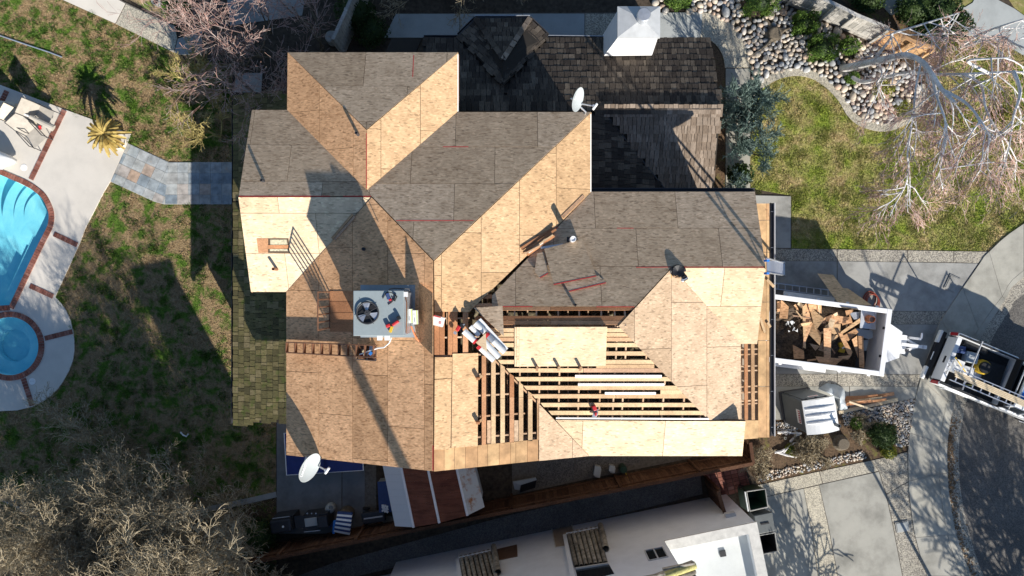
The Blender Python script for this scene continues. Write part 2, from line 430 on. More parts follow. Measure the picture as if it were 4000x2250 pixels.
M['twig_yel'] = mat_piece('twig_yellow', [(0, (0.34, 0.27, 0.09)), (1, (0.50, 0.42, 0.18))], grain=(10, 10, 10), gvar=0.2, bump=0)
M['twig_grey'] = mat_piece('twig_grey', [(0, (0.26, 0.20, 0.12)), (0.5, (0.38, 0.31, 0.20)), (1, (0.52, 0.45, 0.32))], grain=(10, 10, 10), gvar=0.2, bump=0)
def mat_leaf(name, a, b):
    t = NT(name); c = t.ramp(t.rand(), [(0, a), (1, b)]); m = t.col(c, 0.6, 0, 0.3)
    tr = t.n('ShaderNodeBsdfTranslucent'); t.L(c, tr.inputs[0]); mx = t.n('ShaderNodeMixShader'); mx.inputs[0].default_value = 0.25
    out = t.t.nodes['Material Output']; t.L(t.b.outputs[0], mx.inputs[1]); t.L(tr.outputs[0], mx.inputs[2]); t.L(mx.outputs[0], out.inputs[0])
    return m
M['leaf'] = mat_leaf('leaf_green', (0.05, 0.11, 0.018), (0.19, 0.30, 0.05))
M['leaf_d'] = mat_leaf('leaf_dark', (0.02, 0.045, 0.012), (0.06, 0.10, 0.025))
M['leaf_y'] = mat_leaf('leaf_yellow_green', (0.16, 0.18, 0.02), (0.30, 0.30, 0.04))
M['leaf_j'] = mat_leaf('juniper_needles', (0.10, 0.16, 0.14), (0.24, 0.32, 0.28))
M['frond'] = mat_leaf('frond_dry', (0.30, 0.20, 0.05), (0.58, 0.44, 0.14))
M['stucco_w'] = mat_plain('stucco_white', (0.74, 0.76, 0.78), 0.95, var=0.06, scale=2.2, bump=0.35)
M['wall_trim'] = mat_plain('wall_trim', (0.6, 0.58, 0.53), 0.9, var=0.15, scale=5)
M['flatroof'] = mat_concrete('flat_roof_coating', (0.66, 0.68, 0.66), 0, 0.12)
M['tile'] = mat_piece('clay_tile_weathered', [(0, (0.24, 0.21, 0.17)), (0.5, (0.33, 0.29, 0.23)), (1, (0.42, 0.38, 0.31))], grain=(6, 6, 6), gvar=0.5, big=3)
M['glass'] = mat_plain('window_glass', (0.02, 0.025, 0.03), 0.08, 0, 0.02, 1, 0.8)
M['frame'] = mat_plain('window_frame', (0.5, 0.5, 0.5), 0.5)
M['fabric_b'] = mat_plain('blue_fabric', (0.04, 0.07, 0.18), 0.9)

def text_mesh(txt, size, M4, mat, parent, local=False, ext=.0008):
    """flat lettering as a mesh part"""
    cu = bpy.data.curves.new('lettering', 'FONT'); cu.body = txt; cu.size = size; cu.align_x = 'CENTER'; cu.extrude = ext
    t = bpy.data.objects.new('lettering_curve', cu); C.objects.link(t)
    me = bpy.data.meshes.new_from_object(t.evaluated_get(bpy.context.evaluated_depsgraph_get()))
    bpy.data.objects.remove(t); me.materials.clear(); me.materials.append(M[mat])
    o = bpy.data.objects.new('lettering', me); link(o, parent, True if local else None); o.matrix_basis = M4; return o
# ------------------------------------------------------------------ ground, lawns, paths, pool, street
rnd = random.Random(7)
# one soil sheet to the horizon, with the pool basin cut out as a hole in a ring of quads
POOL_IN = [(-700, 380), (0, 681), (50, 703), (99, 727), (122, 739), (141, 753), (156, 766), (169, 782), (179, 800), (186, 818), (190, 838), (190, 855), (188, 870), (180, 894), (145, 965), (37, 1192), (0, 1199), (-80, 1205), (-700, 1190)]
SPA_C, SPA_RI, SPA_RO = (38, 1352), 113, 134
def spa_ring(r, n=72): return [(SPA_C[0] + r * math.cos(2 * math.pi * i / n), SPA_C[1] + r * math.sin(2 * math.pi * i / n)) for i in range(n)]
def sheet_with_holes(name, outer, holes, z, mat, parent=None):
    bm = bmesh.new(); edges = []
    for ring in [outer] + holes:
        vs = [bm.verts.new(Vector(p) if len(p) == 3 else P(p[0], p[1], z)) for p in ring]
        edges += [bm.edges.new((vs[i], vs[(i + 1) % len(vs)])) for i in range(len(vs))]
    bmesh.ops.triangle_fill(bm, edges=edges, use_beauty=True, use_dissolve=False)
    bmesh.ops.recalc_face_normals(bm, faces=bm.faces)
    if sum(f.normal.z for f in bm.faces) < 0: bmesh.ops.reverse_faces(bm, faces=bm.faces)
    me = bpy.data.meshes.new(name); bm.to_mesh(me); bm.free(); me.materials.append(mat)
    o = bpy.data.objects.new(name, me); return link(o, parent)
G = 400
struct(sheet_with_holes('ground', [(-G, -G, 0), (G, -G, 0), (G, G, 0), (-G, G, 0)], [POOL_IN, spa_ring(SPA_RI)], 0.0, M['soil']))

# lawns
LAWN_W = [(-900, -400), (246, -30), (246, 0), (450, 93), (678, 205), (700, 250), (905, 250), (905, 632), (660, 632), (497, 557), (510, 523), (373, 470), (259, 430), (0, 330), (-900, 0)]
LAWN_W2 = [(405, 750), (432, 708), (520, 749), (600, 787), (640, 799), (905, 799), (1078, 1640), (1078, 2000), (720, 2005), (500, 2080), (-900, 2300), (-900, 1640), (0, 1607), (67, 1604), (129, 1589), (197, 1548), (243, 1496), (269, 1450), (290, 1372), (285, 1293), (259, 1216), (215, 1160), (310, 953), (331, 896)]
LAWN_E = [(2930, 400), (3000, 322), (3060, 296), (3119, 288), (3181, 301), (3240, 340), (3287, 392), (3318, 444), (3360, 480), (3430, 501), (3494, 497), (3562, 460), (3600, 410), (3612, 362), (3660, 300), (3700, 190), (3760, 145), (3830, 145), (3900, 165), (4000, 220), (4600, 420), (4600, 560), (4000, 872), (3864, 981), (3092, 970), (3092, 765), (2930, 735)]
LAWN_T = [(3575, -120), (3695, 16), (3735, 27), (3770, 25), (3800, 7), (3850, -120)]
LAWN_T2 = [(3900, -60), (3962, 30), (4000, 58), (4300, 200), (4300, -60)]
LAWN_N = [(490, -10), (683, 97), (720, 60), (740, -40)]
for nm, poly, m in (('lawn', LAWN_W, 'lawn'), ('lawn', LAWN_W2, 'lawn'), ('lawn', LAWN_E, 'lawn_e'), ('lawn', LAWN_T, 'lawn_e'), ('lawn', LAWN_T2, 'lawn_e'), ('lawn', LAWN_N, 'lawn')):
    struct(sheet_with_holes(nm, poly, [], 0.006, M[m]))

def grass(name, poly, n, mat, seed, hmin=0.02, hmax=0.07, z=0.006, xr=None):
    """blades: one bent triangle pair each, grown in tufts"""
    rs = np.random.RandomState(seed)
    w = np.array([P(x, y, 0)[:2] for x, y in poly]); lo, hi = w.min(0), w.max(0)
    if xr: lo = np.maximum(lo, xr[0]); hi = np.minimum(hi, xr[1])
    pts = lo + rs.rand(int(n * 1.0), 2) * (hi - lo)
    c = np.zeros(len(pts), bool); m = len(w)
    for i in range(m):
        x1, y1 = w[i]; x2, y2 = w[i - 1]
        if y1 == y2: continue
        t = (y1 > pts[:, 1]) != (y2 > pts[:, 1])
        c ^= t & (pts[:, 0] < (x2 - x1) * (pts[:, 1] - y1) / (y2 - y1) + x1)
    pts = pts[c]; k = len(pts)
    # taller where tufts grow
    gx = np.sin(pts[:, 0] * 2.1 + np.sin(pts[:, 1] * 1.3) * 2) * np.sin(pts[:, 1] * 2.7 + np.sin(pts[:, 0] * 1.7) * 2)
    h = hmin + (hmax - hmin) * rs.rand(k) * (0.45 + 0.55 * (gx > 0.25))
    a = rs.rand(k) * 2 * np.pi; b = a + np.pi / 2 + rs.randn(k) * 0.5; lean = h * (0.4 + 0.9 * rs.rand(k)); ww = 0.008 + 0.012 * rs.rand(k)
    base = np.c_[pts, np.full(k, z - 0.002)]
    d = np.c_[np.cos(a), np.sin(a), np.zeros(k)] * ww[:, None]
    tip = base + np.c_[np.cos(b) * lean, np.sin(b) * lean, h]
    V = np.empty((k * 3, 3)); V[0::3] = base - d; V[1::3] = base + d; V[2::3] = tip
    o = np_mesh(name, V, np.arange(k * 3).reshape(-1, 3), mat); stuff(o); return o
VIS = (np.array([-20.0, -11.5]), np.array([20.0, 11.5]))
tag(grass('grass', LAWN_W, 110000, M['lawn'], 1, xr=VIS), 'short patchy brown and green grass beside the pool deck and slate path', 'grass')
tag(grass('grass', LAWN_W2, 150000, M['lawn'], 2, xr=VIS), 'short patchy grass between the spa and the mossy shake roof', 'grass')
tag(grass('grass', LAWN_E, 150000, M['lawn_e'], 3, xr=VIS), 'yellowish green front lawn grass beside the driveway', 'grass')

def tufts(label, poly, n, seed, mat, rmin=.07, rmax=.2, hmax=.13):
    """clumps of taller greener grass"""
    rs = np.random.RandomState(seed); P0, P1 = [], []; xs = [q[0] for q in poly]; ys = [q[1] for q in poly]; k = 0
    while k < n:
        x, y = rs.uniform(max(min(xs), 0), min(max(xs), 4000)), rs.uniform(max(min(ys), 0), min(max(ys), 2250))
        if not inside((x, y), poly): continue
        if rs.rand() > .35 + .65 * (mnoise.noise(Vector((x * .012, y * .012, seed))) > .05): k += .3; continue
        c = P(x, y, 0); r_ = rs.uniform(rmin, rmax); m = int(60 * (r_ / .1) ** 1.6); a = rs.rand(m) * 6.283; d = r_ * np.sqrt(rs.rand(m))
        b = np.c_[c.x + d * np.cos(a), c.y + d * np.sin(a), np.zeros(m)]; h = hmax * (.4 + .6 * rs.rand(m)) * (1.1 - .6 * d / r_)
        P0.append(b); P1.append(b + np.c_[np.cos(a) * h * .6, np.sin(a) * h * .6, h] + rs.randn(m, 3) * .01); k += 1
    B, T_ = np.concatenate(P0), np.concatenate(P1); m = len(B); a = rs.rand(m) * 6.283; w_ = np.c_[np.cos(a), np.sin(a), np.zeros(m)] * .011
    V = np.empty((m * 3, 3)); V[0::3] = B - w_; V[1::3] = B + w_; V[2::3] = T_
    return tag(stuff(np_mesh('grass_tufts', V, np.arange(m * 3).reshape(-1, 3), M[mat])), label, 'grass')
M['tuft'] = mat_leaf('tuft_green', (0.035, 0.085, 0.012), (0.13, 0.24, 0.035)); M['tuft_e'] = mat_leaf('tuft_yellowish', (0.10, 0.14, 0.02), (0.30, 0.32, 0.07))
tufts('dark green grass tufts dotted over the dry lawn by the palm and slate path', LAWN_W, 330, 5, 'tuft'); tufts('dark green grass tufts on the dry lawn between spa and house', LAWN_W2, 330, 6, 'tuft'); tufts('thick grass tufts of the front lawn', LAWN_E, 260, 7, 'tuft_e', .1, .3, .08)

# --- pool deck, coping bricks, water
DECK = [(-900, -10), (0, 331), (259, 430), (373, 471), (510, 523), (497, 559), (430, 709), (405, 750), (331, 895), (310, 952), (215, 1159), (240, 1187), (259, 1216), (275, 1252), (285, 1293), (290, 1332), (290, 1371), (284, 1410), (269, 1449), (243, 1495), (222, 1523), (197, 1547), (165, 1570), (129, 1588), (67, 1603), (0, 1606), (-900, 1640)]
deck = struct(sheet_with_holes('pool_deck', DECK, [POOL_IN, spa_ring(SPA_RI)], 0.05, M['deckc']))
# edge of the deck
mb = MB()
for i in range(len(DECK) - 2):
    a, b = P(*DECK[i], 0.05), P(*DECK[i + 1], 0.05); mb.add([a, b, b - Vector((0, 0, .06)), a - Vector((0, 0, .06))], [(0, 1, 2, 3)])
mb.build('deck_edge', M['deckc'], deck)
def brick_run(pts, w, z, parent, mat, step=0.105, closed=False, name='brick', skip=None):
    """bricks side by side along a photo polyline, each lying across it"""
    q = [P(x, y, z) for x, y in pts]
    if closed: q.append(q[0])
    seg = [(q[i], q[i + 1]) for i in range(len(q) - 1)]; tot = sum((b - a).length for a, b in seg)
    n = int(tot / step); st = tot / n; k = 0; acc = 0.0; d0 = st / 2
    for i in range(n):
        s = d0 + i * st
        while k < len(seg) - 1 and acc + (seg[k][1] - seg[k][0]).length < s: acc += (seg[k][1] - seg[k][0]).length; k += 1
        a, b = seg[k]; d = (b - a).normalized(); c = a + d * (s - acc)
        px = 2000 + c.x * F / (H - z); py = 1125 - c.y * F / (H - z)
        if px < -30 or (skip and skip(px, py)): continue
        nr = Vector((-d.y, d.x, 0))
        piece(name, mat, c + Vector((0, 0, rnd.uniform(-.003, .003))), d, nr, (0, 0, 1), (st - 0.012, w, 0.06), parent)
cop = smooth_line([(0, 671), (52, 693), (104, 716), (143, 741), (171, 766), (190, 798), (201, 833), (200, 869), (191, 897), (152, 975), (44, 1204)], 5)
brick_run(cop, 0.20, 0.055, deck, M['brick'])
brick_run(spa_ring((SPA_RI + SPA_RO) / 2 + 1), 0.205, 0.056, deck, M['brick'], closed=True)
brick_run([(-30, 1206), (38, 1202)], 0.2, 0.0545, deck, M['brick'])
for a, b in (((253, 430), (122, 702)), ((212, 914), (303, 957)), ((118, 1116), (209, 1158)), ((176, 1322), (284, 1295)), ((92, 1478), (127, 1585)), ((28, 355), (-20, 455))):
    brick_run([a, b], 0.185, 0.042, deck, M['brick'])
for x, y in ((93, 654), (126, 1490)):
    p = P(x, y, 0.05); o = MB().lathe(p, [(0, .012), (.115, .012), (.128, .004), (.128, -.01)], 24).build('skimmer_lid', M['white_pl'])
    for k in range(3): MB().lathe(p + Vector(((k - 1) * .05, .01, .0135)), [(0, 0), (.008, 0), (.008, -.003)], 8).build('finger_hole', M['dark'], o)
    tag(o, 'round white skimmer lid in the deck beside the ' + ('spa ring' if y > 1000 else 'long brick band'), 'pool lid')
def water_mat():
    t = NT('pool_water'); tr = t.n('ShaderNodeBsdfTransparent'); tr.inputs[0].default_value = (0.80, 0.96, 0.98, 1)
    gl = t.n('ShaderNodeBsdfGlossy'); gl.inputs['Roughness'].default_value = 0.03
    fr = t.n('ShaderNodeFresnel'); fr.inputs[0].default_value = 1.33
    b = t.n('ShaderNodeBump'); b.inputs['Strength'].default_value = 0.25; b.inputs['Distance'].default_value = 0.05
    t.L(t.noise(2.4, 3, 0.5), b.inputs['Height']); t.L(b.outputs[0], gl.inputs['Normal']); t.L(b.outputs[0], fr.inputs['Normal'])
    mx = t.n('ShaderNodeMixShader'); t.L(t.math('MULTIPLY', fr.outputs[0], t.math('SUBTRACT', 1.0, t.pos.outputs['Backfacing'])), mx.inputs[0]); t.L(tr.outputs[0], mx.inputs[1]); t.L(gl.outputs[0], mx.inputs[2])
    t.L(mx.outputs[0], t.t.nodes['Material Output'].inputs[0]); return t.m
M['water'] = water_mat()
t = NT('pool_plaster_caustics'); cc = t.ramp(t.noise(1.1, 5, 0.6, None, 1.2), [(0.3, (0.24, 0.65, 0.76)), (0.55, (0.33, 0.75, 0.83)), (0.72, (0.46, 0.84, 0.88))]); M['plaster'] = t.col(cc, 0.8)  # streaky noise paints caustic light into the plaster tones
def basin(name, ring, depth, mat):
    top = [P(x, y, 0.02) for x, y in ring]; n = len(top)
    c = Vector((sum(p.x for p in top) / n, sum(p.y for p in top) / n, 0))
    bot = [Vector((p.x, p.y, -depth)) for p in top]
    vs = top + bot; fs = [tuple(range(n, 2 * n))] + [(i, (i + 1) % n, n + (i + 1) % n, n + i) for i in range(n)]
    return struct(mesh_obj(name, vs, fs, mat))
pool = basin('swimming_pool', POOL_IN, 0.6, M['plaster'])
spa = basin('spa_pool', spa_ring(SPA_RI), 0.5, M['plaster'])
struct(sheet_with_holes('pool_water', POOL_IN, [], -0.07, M['water'])); struct(sheet_with_holes('spa_water', spa_ring(SPA_RI), [], -0.07, M['water']))
# curved entry steps at the round end and a bench along the straight side
cx, cy = P(186, 845)[:2]
for k, (r, dz) in enumerate(((1.0, -.16), (1.45, -.24), (1.95, -.32))):
    ring = []
    for i in range(25):
        a = R(120 + i * 6.3); ring.append(Vector((cx + r * math.cos(a), cy + 0.05 + r * math.sin(a), dz)))
    poly = [(p.x, p.y) for p in ring] + [(cx, cy)]
    pin = [tuple(P(x, y)[:2]) for x, y in POOL_IN[1:-2]]
    mb = MB(); mb.prism([Vector((x, y, dz)) for x, y in poly], (0, 0, -.6 - dz)); mb.build('pool_step', M['plaster'], pool)
mb = MB(); a, b = P(184, 880), P(40, 1188); d = (b - a).normalized(); nr = Vector((d.y, -d.x, 0)); nr = nr if nr.x < 0 else -nr
mb.prism([Vector((*q[:2], -.22)) for q in (a, b, b + nr * .45, a + nr * .45)], (0, 0, -.38)); mb.build('pool_bench', M['plaster'], pool)
ro, ri = SPA_RI * H / F, 0.62
c0 = P(*SPA_C); prof = [(ro - .002, -.24), (ri, -.24), (ri, -.49)]
MB().lathe(c0 + Vector((.12, 0, 0)) * 0, prof, 48).build('spa_bench', M['plaster'], spa)

# --- slate path
SL_W = [(499, 559), (656, 633), (656, 700), (640, 797), (600, 786), (432, 709)]
SL_E = [(656.5, 634), (911, 634), (911, 797), (640, 797)]
slp = struct(MB().prism([P(x, y, 0.03) for x, y in ((499, 559), (660, 633), (912, 633), (912, 798), (640, 798), (600, 787), (431, 709))], (0, 0, -.03)).build('slate_path', M['grout']))
def tile_poly(poly, mat, z, th, parent, shrink=1.0, name='tile'):
    cx = sum(p[0] for p in poly) / len(poly); cy = sum(p[1] for p in poly) / len(poly)
    q = []
    for x, y in poly:
        d = math.hypot(x - cx, y - cy) or 1; q.append((cx + (x - cx) * (1 - shrink / d), cy + (y - cy) * (1 - shrink / d)))
    return MB().prism([P(x, y, z) for x, y in q], (0, 0, -th)).build(name, mat, parent)
u, v = (37.8, 17.6), (-18.5, 39.4)
for i in range(-3, 6):
    for j in range(-3, 6):
        o = (531 + u[0] * i + v[0] * j, 619.6 + u[1] * i + v[1] * j)
        cell = [o, (o[0] + u[0], o[1] + u[1]), (o[0] + u[0] + v[0], o[1] + u[1] + v[1]), (o[0] + v[0], o[1] + v[1])]
        pl = clip(cell, SL_W)
        if pl and max(p[0] for p in pl) - min(p[0] for p in pl) > 5: tile_poly(pl, M['slate'], 0.042 + rnd.uniform(-.003, .003), 0.02, slp)
xs = [656.5, 692, 735, 779, 823, 867, 911]; ys = [634, 675, 718, 761, 797]
for i in range(6):
    for j in range(4):
        pl = clip([(xs[i], ys[j]), (xs[i + 1], ys[j]), (xs[i + 1], ys[j + 1]), (xs[i], ys[j + 1])], SL_E)
        if i == 0 and j > 0: pl = clip([(645, ys[j]), (xs[1], ys[j]), (xs[1], ys[j + 1]), (645, ys[j + 1])], [(656, 640), (700, 640), (700, 797), (640, 797)])
        if pl: tile_poly(pl, M['slate'], 0.042 + rnd.uniform(-.003, .003), 0.02, slp)

M['joint'] = mat_plain('joint_dirt', (0.16, 0.14, 0.115), 0.95, 0, .3, 12)
# --- concrete walks
def slabs(name, base_poly, z, pieces, base_mat='joint'):
    """a walk: a bed with poured slabs as pieces; pieces: (poly, material)"""
    b = struct(slab(name, base_poly, z - 0.012, M[base_mat], 0.06))
    for poly, m in pieces: tile_poly(poly, M[m], z, 0.05, b, 1.2, 'slab')
    return b
slabs('concrete_path', [(246, -60), (246, 0), (450, 92), (678, 204), (690, 150), (683, 101), (481, 5), (400, -60)], 0.05, [
    ([(200, -60), (246, 0), (450, 92), (490, 14), (360, -60)], 'deckc'), ([(451, 93), (679, 205), (692, 150), (683, 101), (491, 15)], 'agg_light'), ([(680, 205), (700, 214), (790, 214), (790, 120), (694, 150)], 'concrete')])
slabs('north_walk', [(1545, 53), (2755, 48), (2755, 147), (1545, 147)], 0.04, [
    ([(1545, 54), (1795, 54), (1795, 147), (1500, 147)], 'concrete_n'), ([(1796, 54), (2040, 54), (2040, 147), (1796, 147)], 'concrete_n'), ([(2041, 53), (2284, 53), (2284, 147), (2041, 147)], 'concrete_n'),
    ([(2285, 53), (2420, 53), (2420, 147), (2285, 147)], 'aggregate'), ([(2421, 50), (2750, 48), (2737, 146), (2421, 147)], 'concrete_n')])
arc = []
for i in range(13):
    a = R(90 - i * 90 / 12); arc.append((2744 + 184 * math.cos(a), 262 - 213 * math.sin(a)))
inn = []
for i in range(13):
    a = R(90 - i * 90 / 12); inn.append((2738 + 94 * math.cos(a), 264 - 116 * math.sin(a)))
struct(slab('curved_walk', arc + inn[::-1], 0.045, M['agg_light'], 0.08))
slabs('side_walk', [(2834, 266), (2931, 266), (2931, 740), (2834, 740)], 0.035, [([(2835, 267), (2930, 267), (2930, 480), (2835, 480)], 'concrete_b'), ([(2835, 481), (2930, 481), (2930, 740), (2835, 740)], 'concrete_b')])
struct(slab('planting_bed', [(2700, 148), (2745, 150), (2790, 175), (2818, 215), (2832, 265), (2832, 740), (2700, 740)], 0.012, M['mulch'], 0.02))
# mow strip round the rock bed
ms = smooth_line([(2928, 372), (2958, 344), (3000, 314), (3052, 290), (3119, 281), (3181, 295), (3243, 336), (3290, 388), (3321, 440), (3362, 476), (3430, 497), (3492, 492), (3559, 455), (3595, 404), (3606, 362), (3600, 330)], 5)
def ribbon(name, line, w, z, th, mat, parent=None):
    pts = [P(x, y, z) for x, y in line]; L_, R_ = [], []
    for i, p in enumerate(pts):
        d = (pts[min(i + 1, len(pts) - 1)] - pts[max(i - 1, 0)]).normalized(); nr = Vector((-d.y, d.x, 0))
        L_.append(p + nr * w / 2); R_.append(p - nr * w / 2)
    vs = []; n = len(pts); dn = Vector((0, 0, -th))
    for i in range(n): vs += [L_[i], R_[i], R_[i] + dn, L_[i] + dn]
    fs = [(3, 2, 1, 0), (4 * n - 4, 4 * n - 3, 4 * n - 2, 4 * n - 1)]
    for i in range(n - 1):
        a, b = 4 * i, 4 * i + 4
        fs += [(a, a + 1, b + 1, b), (a + 1, a + 2, b + 2, b + 1), (a + 2, a + 3, b + 3, b + 2), (a + 3, a, b, b + 3)]
    return mesh_obj(name, vs, fs, mat, parent)
struct(ribbon('mow_strip', ms, 0.29, 0.05, 0.08, M['agg_light']))
lc = smooth_line([(-40, 1925), (60, 1970), (140, 2025), (190, 2070), (260, 2140)], 5)
struct(ribbon('garden_kerb', lc, 0.22, 0.06, 0.1, M['concrete'])); struct(ribbon('garden_kerb', smooth_line([(700, 2012), (800, 1992), (900, 1972), (1000, 1950), (1079, 1932)], 4), 0.2, 0.06, 0.1, M['concrete']))
struct(slab('garden_bed', [(-900, 2350), (-60, 1950), (60, 1985), (150, 2045), (240, 2130), (480, 2110), (700, 2022), (1080, 1940), (1080, 2330), (900, 2500), (-900, 2600)], 0.01, M['mulch'], 0.02))

# --- rock bed with river stones
ROCK = [(2560, -30), (2560, 44), (2752, 44), (2800, 58), (2850, 95), (2890, 145), (2915, 200), (2932, 262), (2934, 350), (2990, 305), (3050, 278), (3119, 267), (3185, 280), (3252, 325), (3300, 378), (3332, 430), (3368, 463), (3430, 482), (3488, 478), (3548, 444), (3582, 396), (3590, 340), (3540, 250), (3480, 215), (3060, 20), (3000, -30)]
rockbed = struct(sheet_with_holes('rock_bed', ROCK, [], 0.012, M['soil']))
def rock_mesh(seed, mat):
    r = random.Random(seed); bm = bmesh.new(); bmesh.ops.create_icosphere(bm, subdivisions=2, radius=1.0)
    s = Vector((r.uniform(-9, 9), r.uniform(-9, 9), r.uniform(-9, 9)))
    for v in bm.verts: v.co *= 1 + 0.16 * mnoise.noise(v.co * 0.9 + s)
    me = bpy.data.meshes.new('stone'); bm.to_mesh(me); bm.free(); me.materials.append(mat)
    me.polygons.foreach_set('use_smooth', [True] * len(me.polygons)); return me
ROCKS = [rock_mesh(i, M['stone']) for i in range(8)]
def scatter_stones(poly, n, rmin, rmax, seed, parent, nbig, z=0.012, avoid=()):
    r = random.Random(seed); pts = []; xs = [p[0] for p in poly]; ys = [p[1] for p in poly]
    k = F / H; tries = 0; cell = {}
    while len(pts) < n and tries < n * 60:
        tries += 1; x, y = r.uniform(min(xs), max(xs)), r.uniform(min(ys), max(ys))
        if not inside((x, y), poly) or x > 4030 or y < -25: continue
        if any((x - a) ** 2 + (y - b) ** 2 < c * c for a, b, c in avoid): continue
        rad = rmin + (rmax - rmin) * r.random() ** 1.6 * (1 - 0.35 * tries / (n * 60)); cx, cy = int(x // 24), int(y // 24); ok = True
        for i in (-1, 0, 1):
            for j in (-1, 0, 1):
                for a, b, c in cell.get((cx + i, cy + j), ()):
                    if (x - a) ** 2 + (y - b) ** 2 < ((rad + c) * k * 0.84) ** 2: ok = False
        if ok: cell.setdefault((cx, cy), []).append((x, y, rad)); pts.append((x, y, rad))
    pts.sort(key=lambda p: -p[2])
    V, T = [], []; off = 0
    for i, (x, y, rad) in enumerate(pts):
        q = P(x, y, z + rad * 0.38); me = ROCKS[r.randrange(8)]
        Mx = Matrix.Translation(q) @ Matrix.Rotation(r.uniform(0, 6.3), 4, 'Z') @ Matrix.Rotation(r.uniform(-.3, .3), 4, 'X') @ Matrix.Diagonal((rad * r.uniform(1.0, 1.3), rad * r.uniform(.78, 1.0), rad * r.uniform(.6, .8), 1))
        if i < nbig:
            o = bpy.data.objects.new('stone', me); link(o, parent); o.matrix_basis = Mx
        else:
            co = np.empty(len(me.vertices) * 3, np.float32); me.vertices.foreach_get('co', co); co = co.reshape(-1, 3)
            A = np.array(Mx); V.append(co @ A[:3, :3].T + A[:3, 3])
            tri = np.array([p.vertices[:] for p in me.polygons]); T.append(tri + off); off += len(co)
    if V: stuff(np_mesh('stones', np.concatenate(V), np.concatenate(T), M['stone'], parent, True))
HEDGES = [(2640, 5, 55), (2955, 20, 58), (3135, 100, 42), (3202, 192, 52), (3310, 190, 40), (3020, 130, 34)]
scatter_stones(ROCK, 1500, 0.075, 0.185, 5, rockbed, 290, avoid=HEDGES)

# --- driveway, street
drv = slabs('driveway', [(3030, 970), (3864, 983), (3823, 1035), (3699, 1216), (3595, 1480), (3585, 1560), (3450, 1590), (3290, 1620), (2960, 1640), (2960, 970)], 0.03, [
    ([(2960, 971), (3270, 974), (3270, 1019), (2960, 1018)], 'aggregate'), ([(3271, 974), (3545, 978), (3545, 1023), (3271, 1019)], 'aggregate'), ([(3546, 978), (3725, 981), (3725, 1025), (3546, 1023)], 'aggregate'), ([(3726, 981), (3863, 983), (3825, 1028), (3726, 1025)], 'aggregate'),
    ([(2960, 1019), (3270, 1020), (3270, 1215), (2960, 1215)], 'concrete'), ([(3271, 1020), (3822, 1029), (3699, 1216), (3271, 1215)], 'concrete'),
    ([(2960, 1216), (3270, 1216), (3270, 1265), (2960, 1265)], 'aggregate'), ([(3271, 1216), (3698, 1217), (3675, 1266), (3271, 1265)], 'aggregate'),
    ([(2960, 1266), (3270, 1266), (3270, 1461), (2960, 1461)], 'concrete'), ([(3271, 1266), (3674, 1267), (3600, 1463), (3271, 1461)], 'concrete'),
    ([(2960, 1462), (3270, 1462), (3270, 1508), (2960, 1508)], 'aggregate'), ([(3271, 1462), (3599, 1464), (3588, 1509), (3271, 1508)], 'aggregate'),
    ([(2960, 1509), (3318, 1509), (3318, 1590), (3150, 1640), (2960, 1640)], 'concrete_b'), ([(3319, 1509), (3587, 1510), (3578, 1556), (3470, 1578), (3319, 1600)], 'concrete_b')])
slabs('entry_slab', [(2930, 760), (3090, 765), (3090, 970), (2930, 970)], 0.036, [([(2930, 762), (3090, 766), (3089, 969), (2930, 969)], 'concrete')])
SW_L = [(4400, 640), (3999, 874), (3864, 983), (3823, 1035), (3699, 1216), (3662, 1283), (3597, 1480), (3565, 1620), (3548, 1760), (3550, 1880), (3555, 1960), (3577, 2100), (3622, 2250), (3720, 2500)]
SW_J = [(4400, 800), (3999, 1056), (3915, 1158), (3849, 1247), (3797, 1330), (3735, 1460), (3700, 1570), (3676, 1690), (3668, 1765), (3670, 1850), (3675, 1930), (3702, 2090), (3755, 2250), (3860, 2500)]
SW_C = [(4400, 830), (3999, 1083), (3930, 1168), (3868, 1257), (3828, 1325), (3768, 1455), (3730, 1565), (3706, 1690), (3700, 1765), (3702, 1850), (3708, 1930), (3736, 2090), (3795, 2250), (3900, 2500)]
SW_A = [(4400, 900), (3999, 1150), (3950, 1205), (3900, 1280), (3868, 1340), (3812, 1470), (3775, 1570), (3752, 1690), (3745, 1770), (3748, 1850), (3756, 1940), (3788, 2090), (3842, 2250), (3950, 2500)]
sL, sJ, sC, sA = (smooth_line(a, 4) for a in (SW_L, SW_J, SW_C, SW_A))
struct(slab('sidewalk_bed', sL + sJ[::-1], 0.03, M['concrete'], 0.1))
swk = struct(slab('pavement', sL + sC[::-1], 0.045, M['mortar'], 0.1))
cuts = [0, 4, 8, 14, 18, 24, 30, 36, 44, 48, 52]
for a, b in zip(cuts, cuts[1:]):
    tile_poly(sL[a:b + 1] + sJ[a:b + 1][::-1], M['concrete_b'], 0.06, 0.03, swk, 1.0, 'slab')
    tile_poly(sJ[a:b + 1] + sC[a:b + 1][::-1], M['concrete_b'], 0.064, 0.12, swk, 0.8, 'kerb_stone')
def strip(name, A, B, z, mat):
    n = len(A); vs = [P(*p, z) for p in A] + [P(*p, z) for p in B]
    return struct(mesh_obj(name, vs, [(i, i + 1, n + i + 1, n + i) for i in range(n - 1)][::1], mat))
strip('gutter_pan', sC, sA, 0.012, M['aggregate'])
far = [(5600, 500 + 45 * i) for i in range(len(sA))]
strip('street', sA, far, 0.008, M['asphalt'])
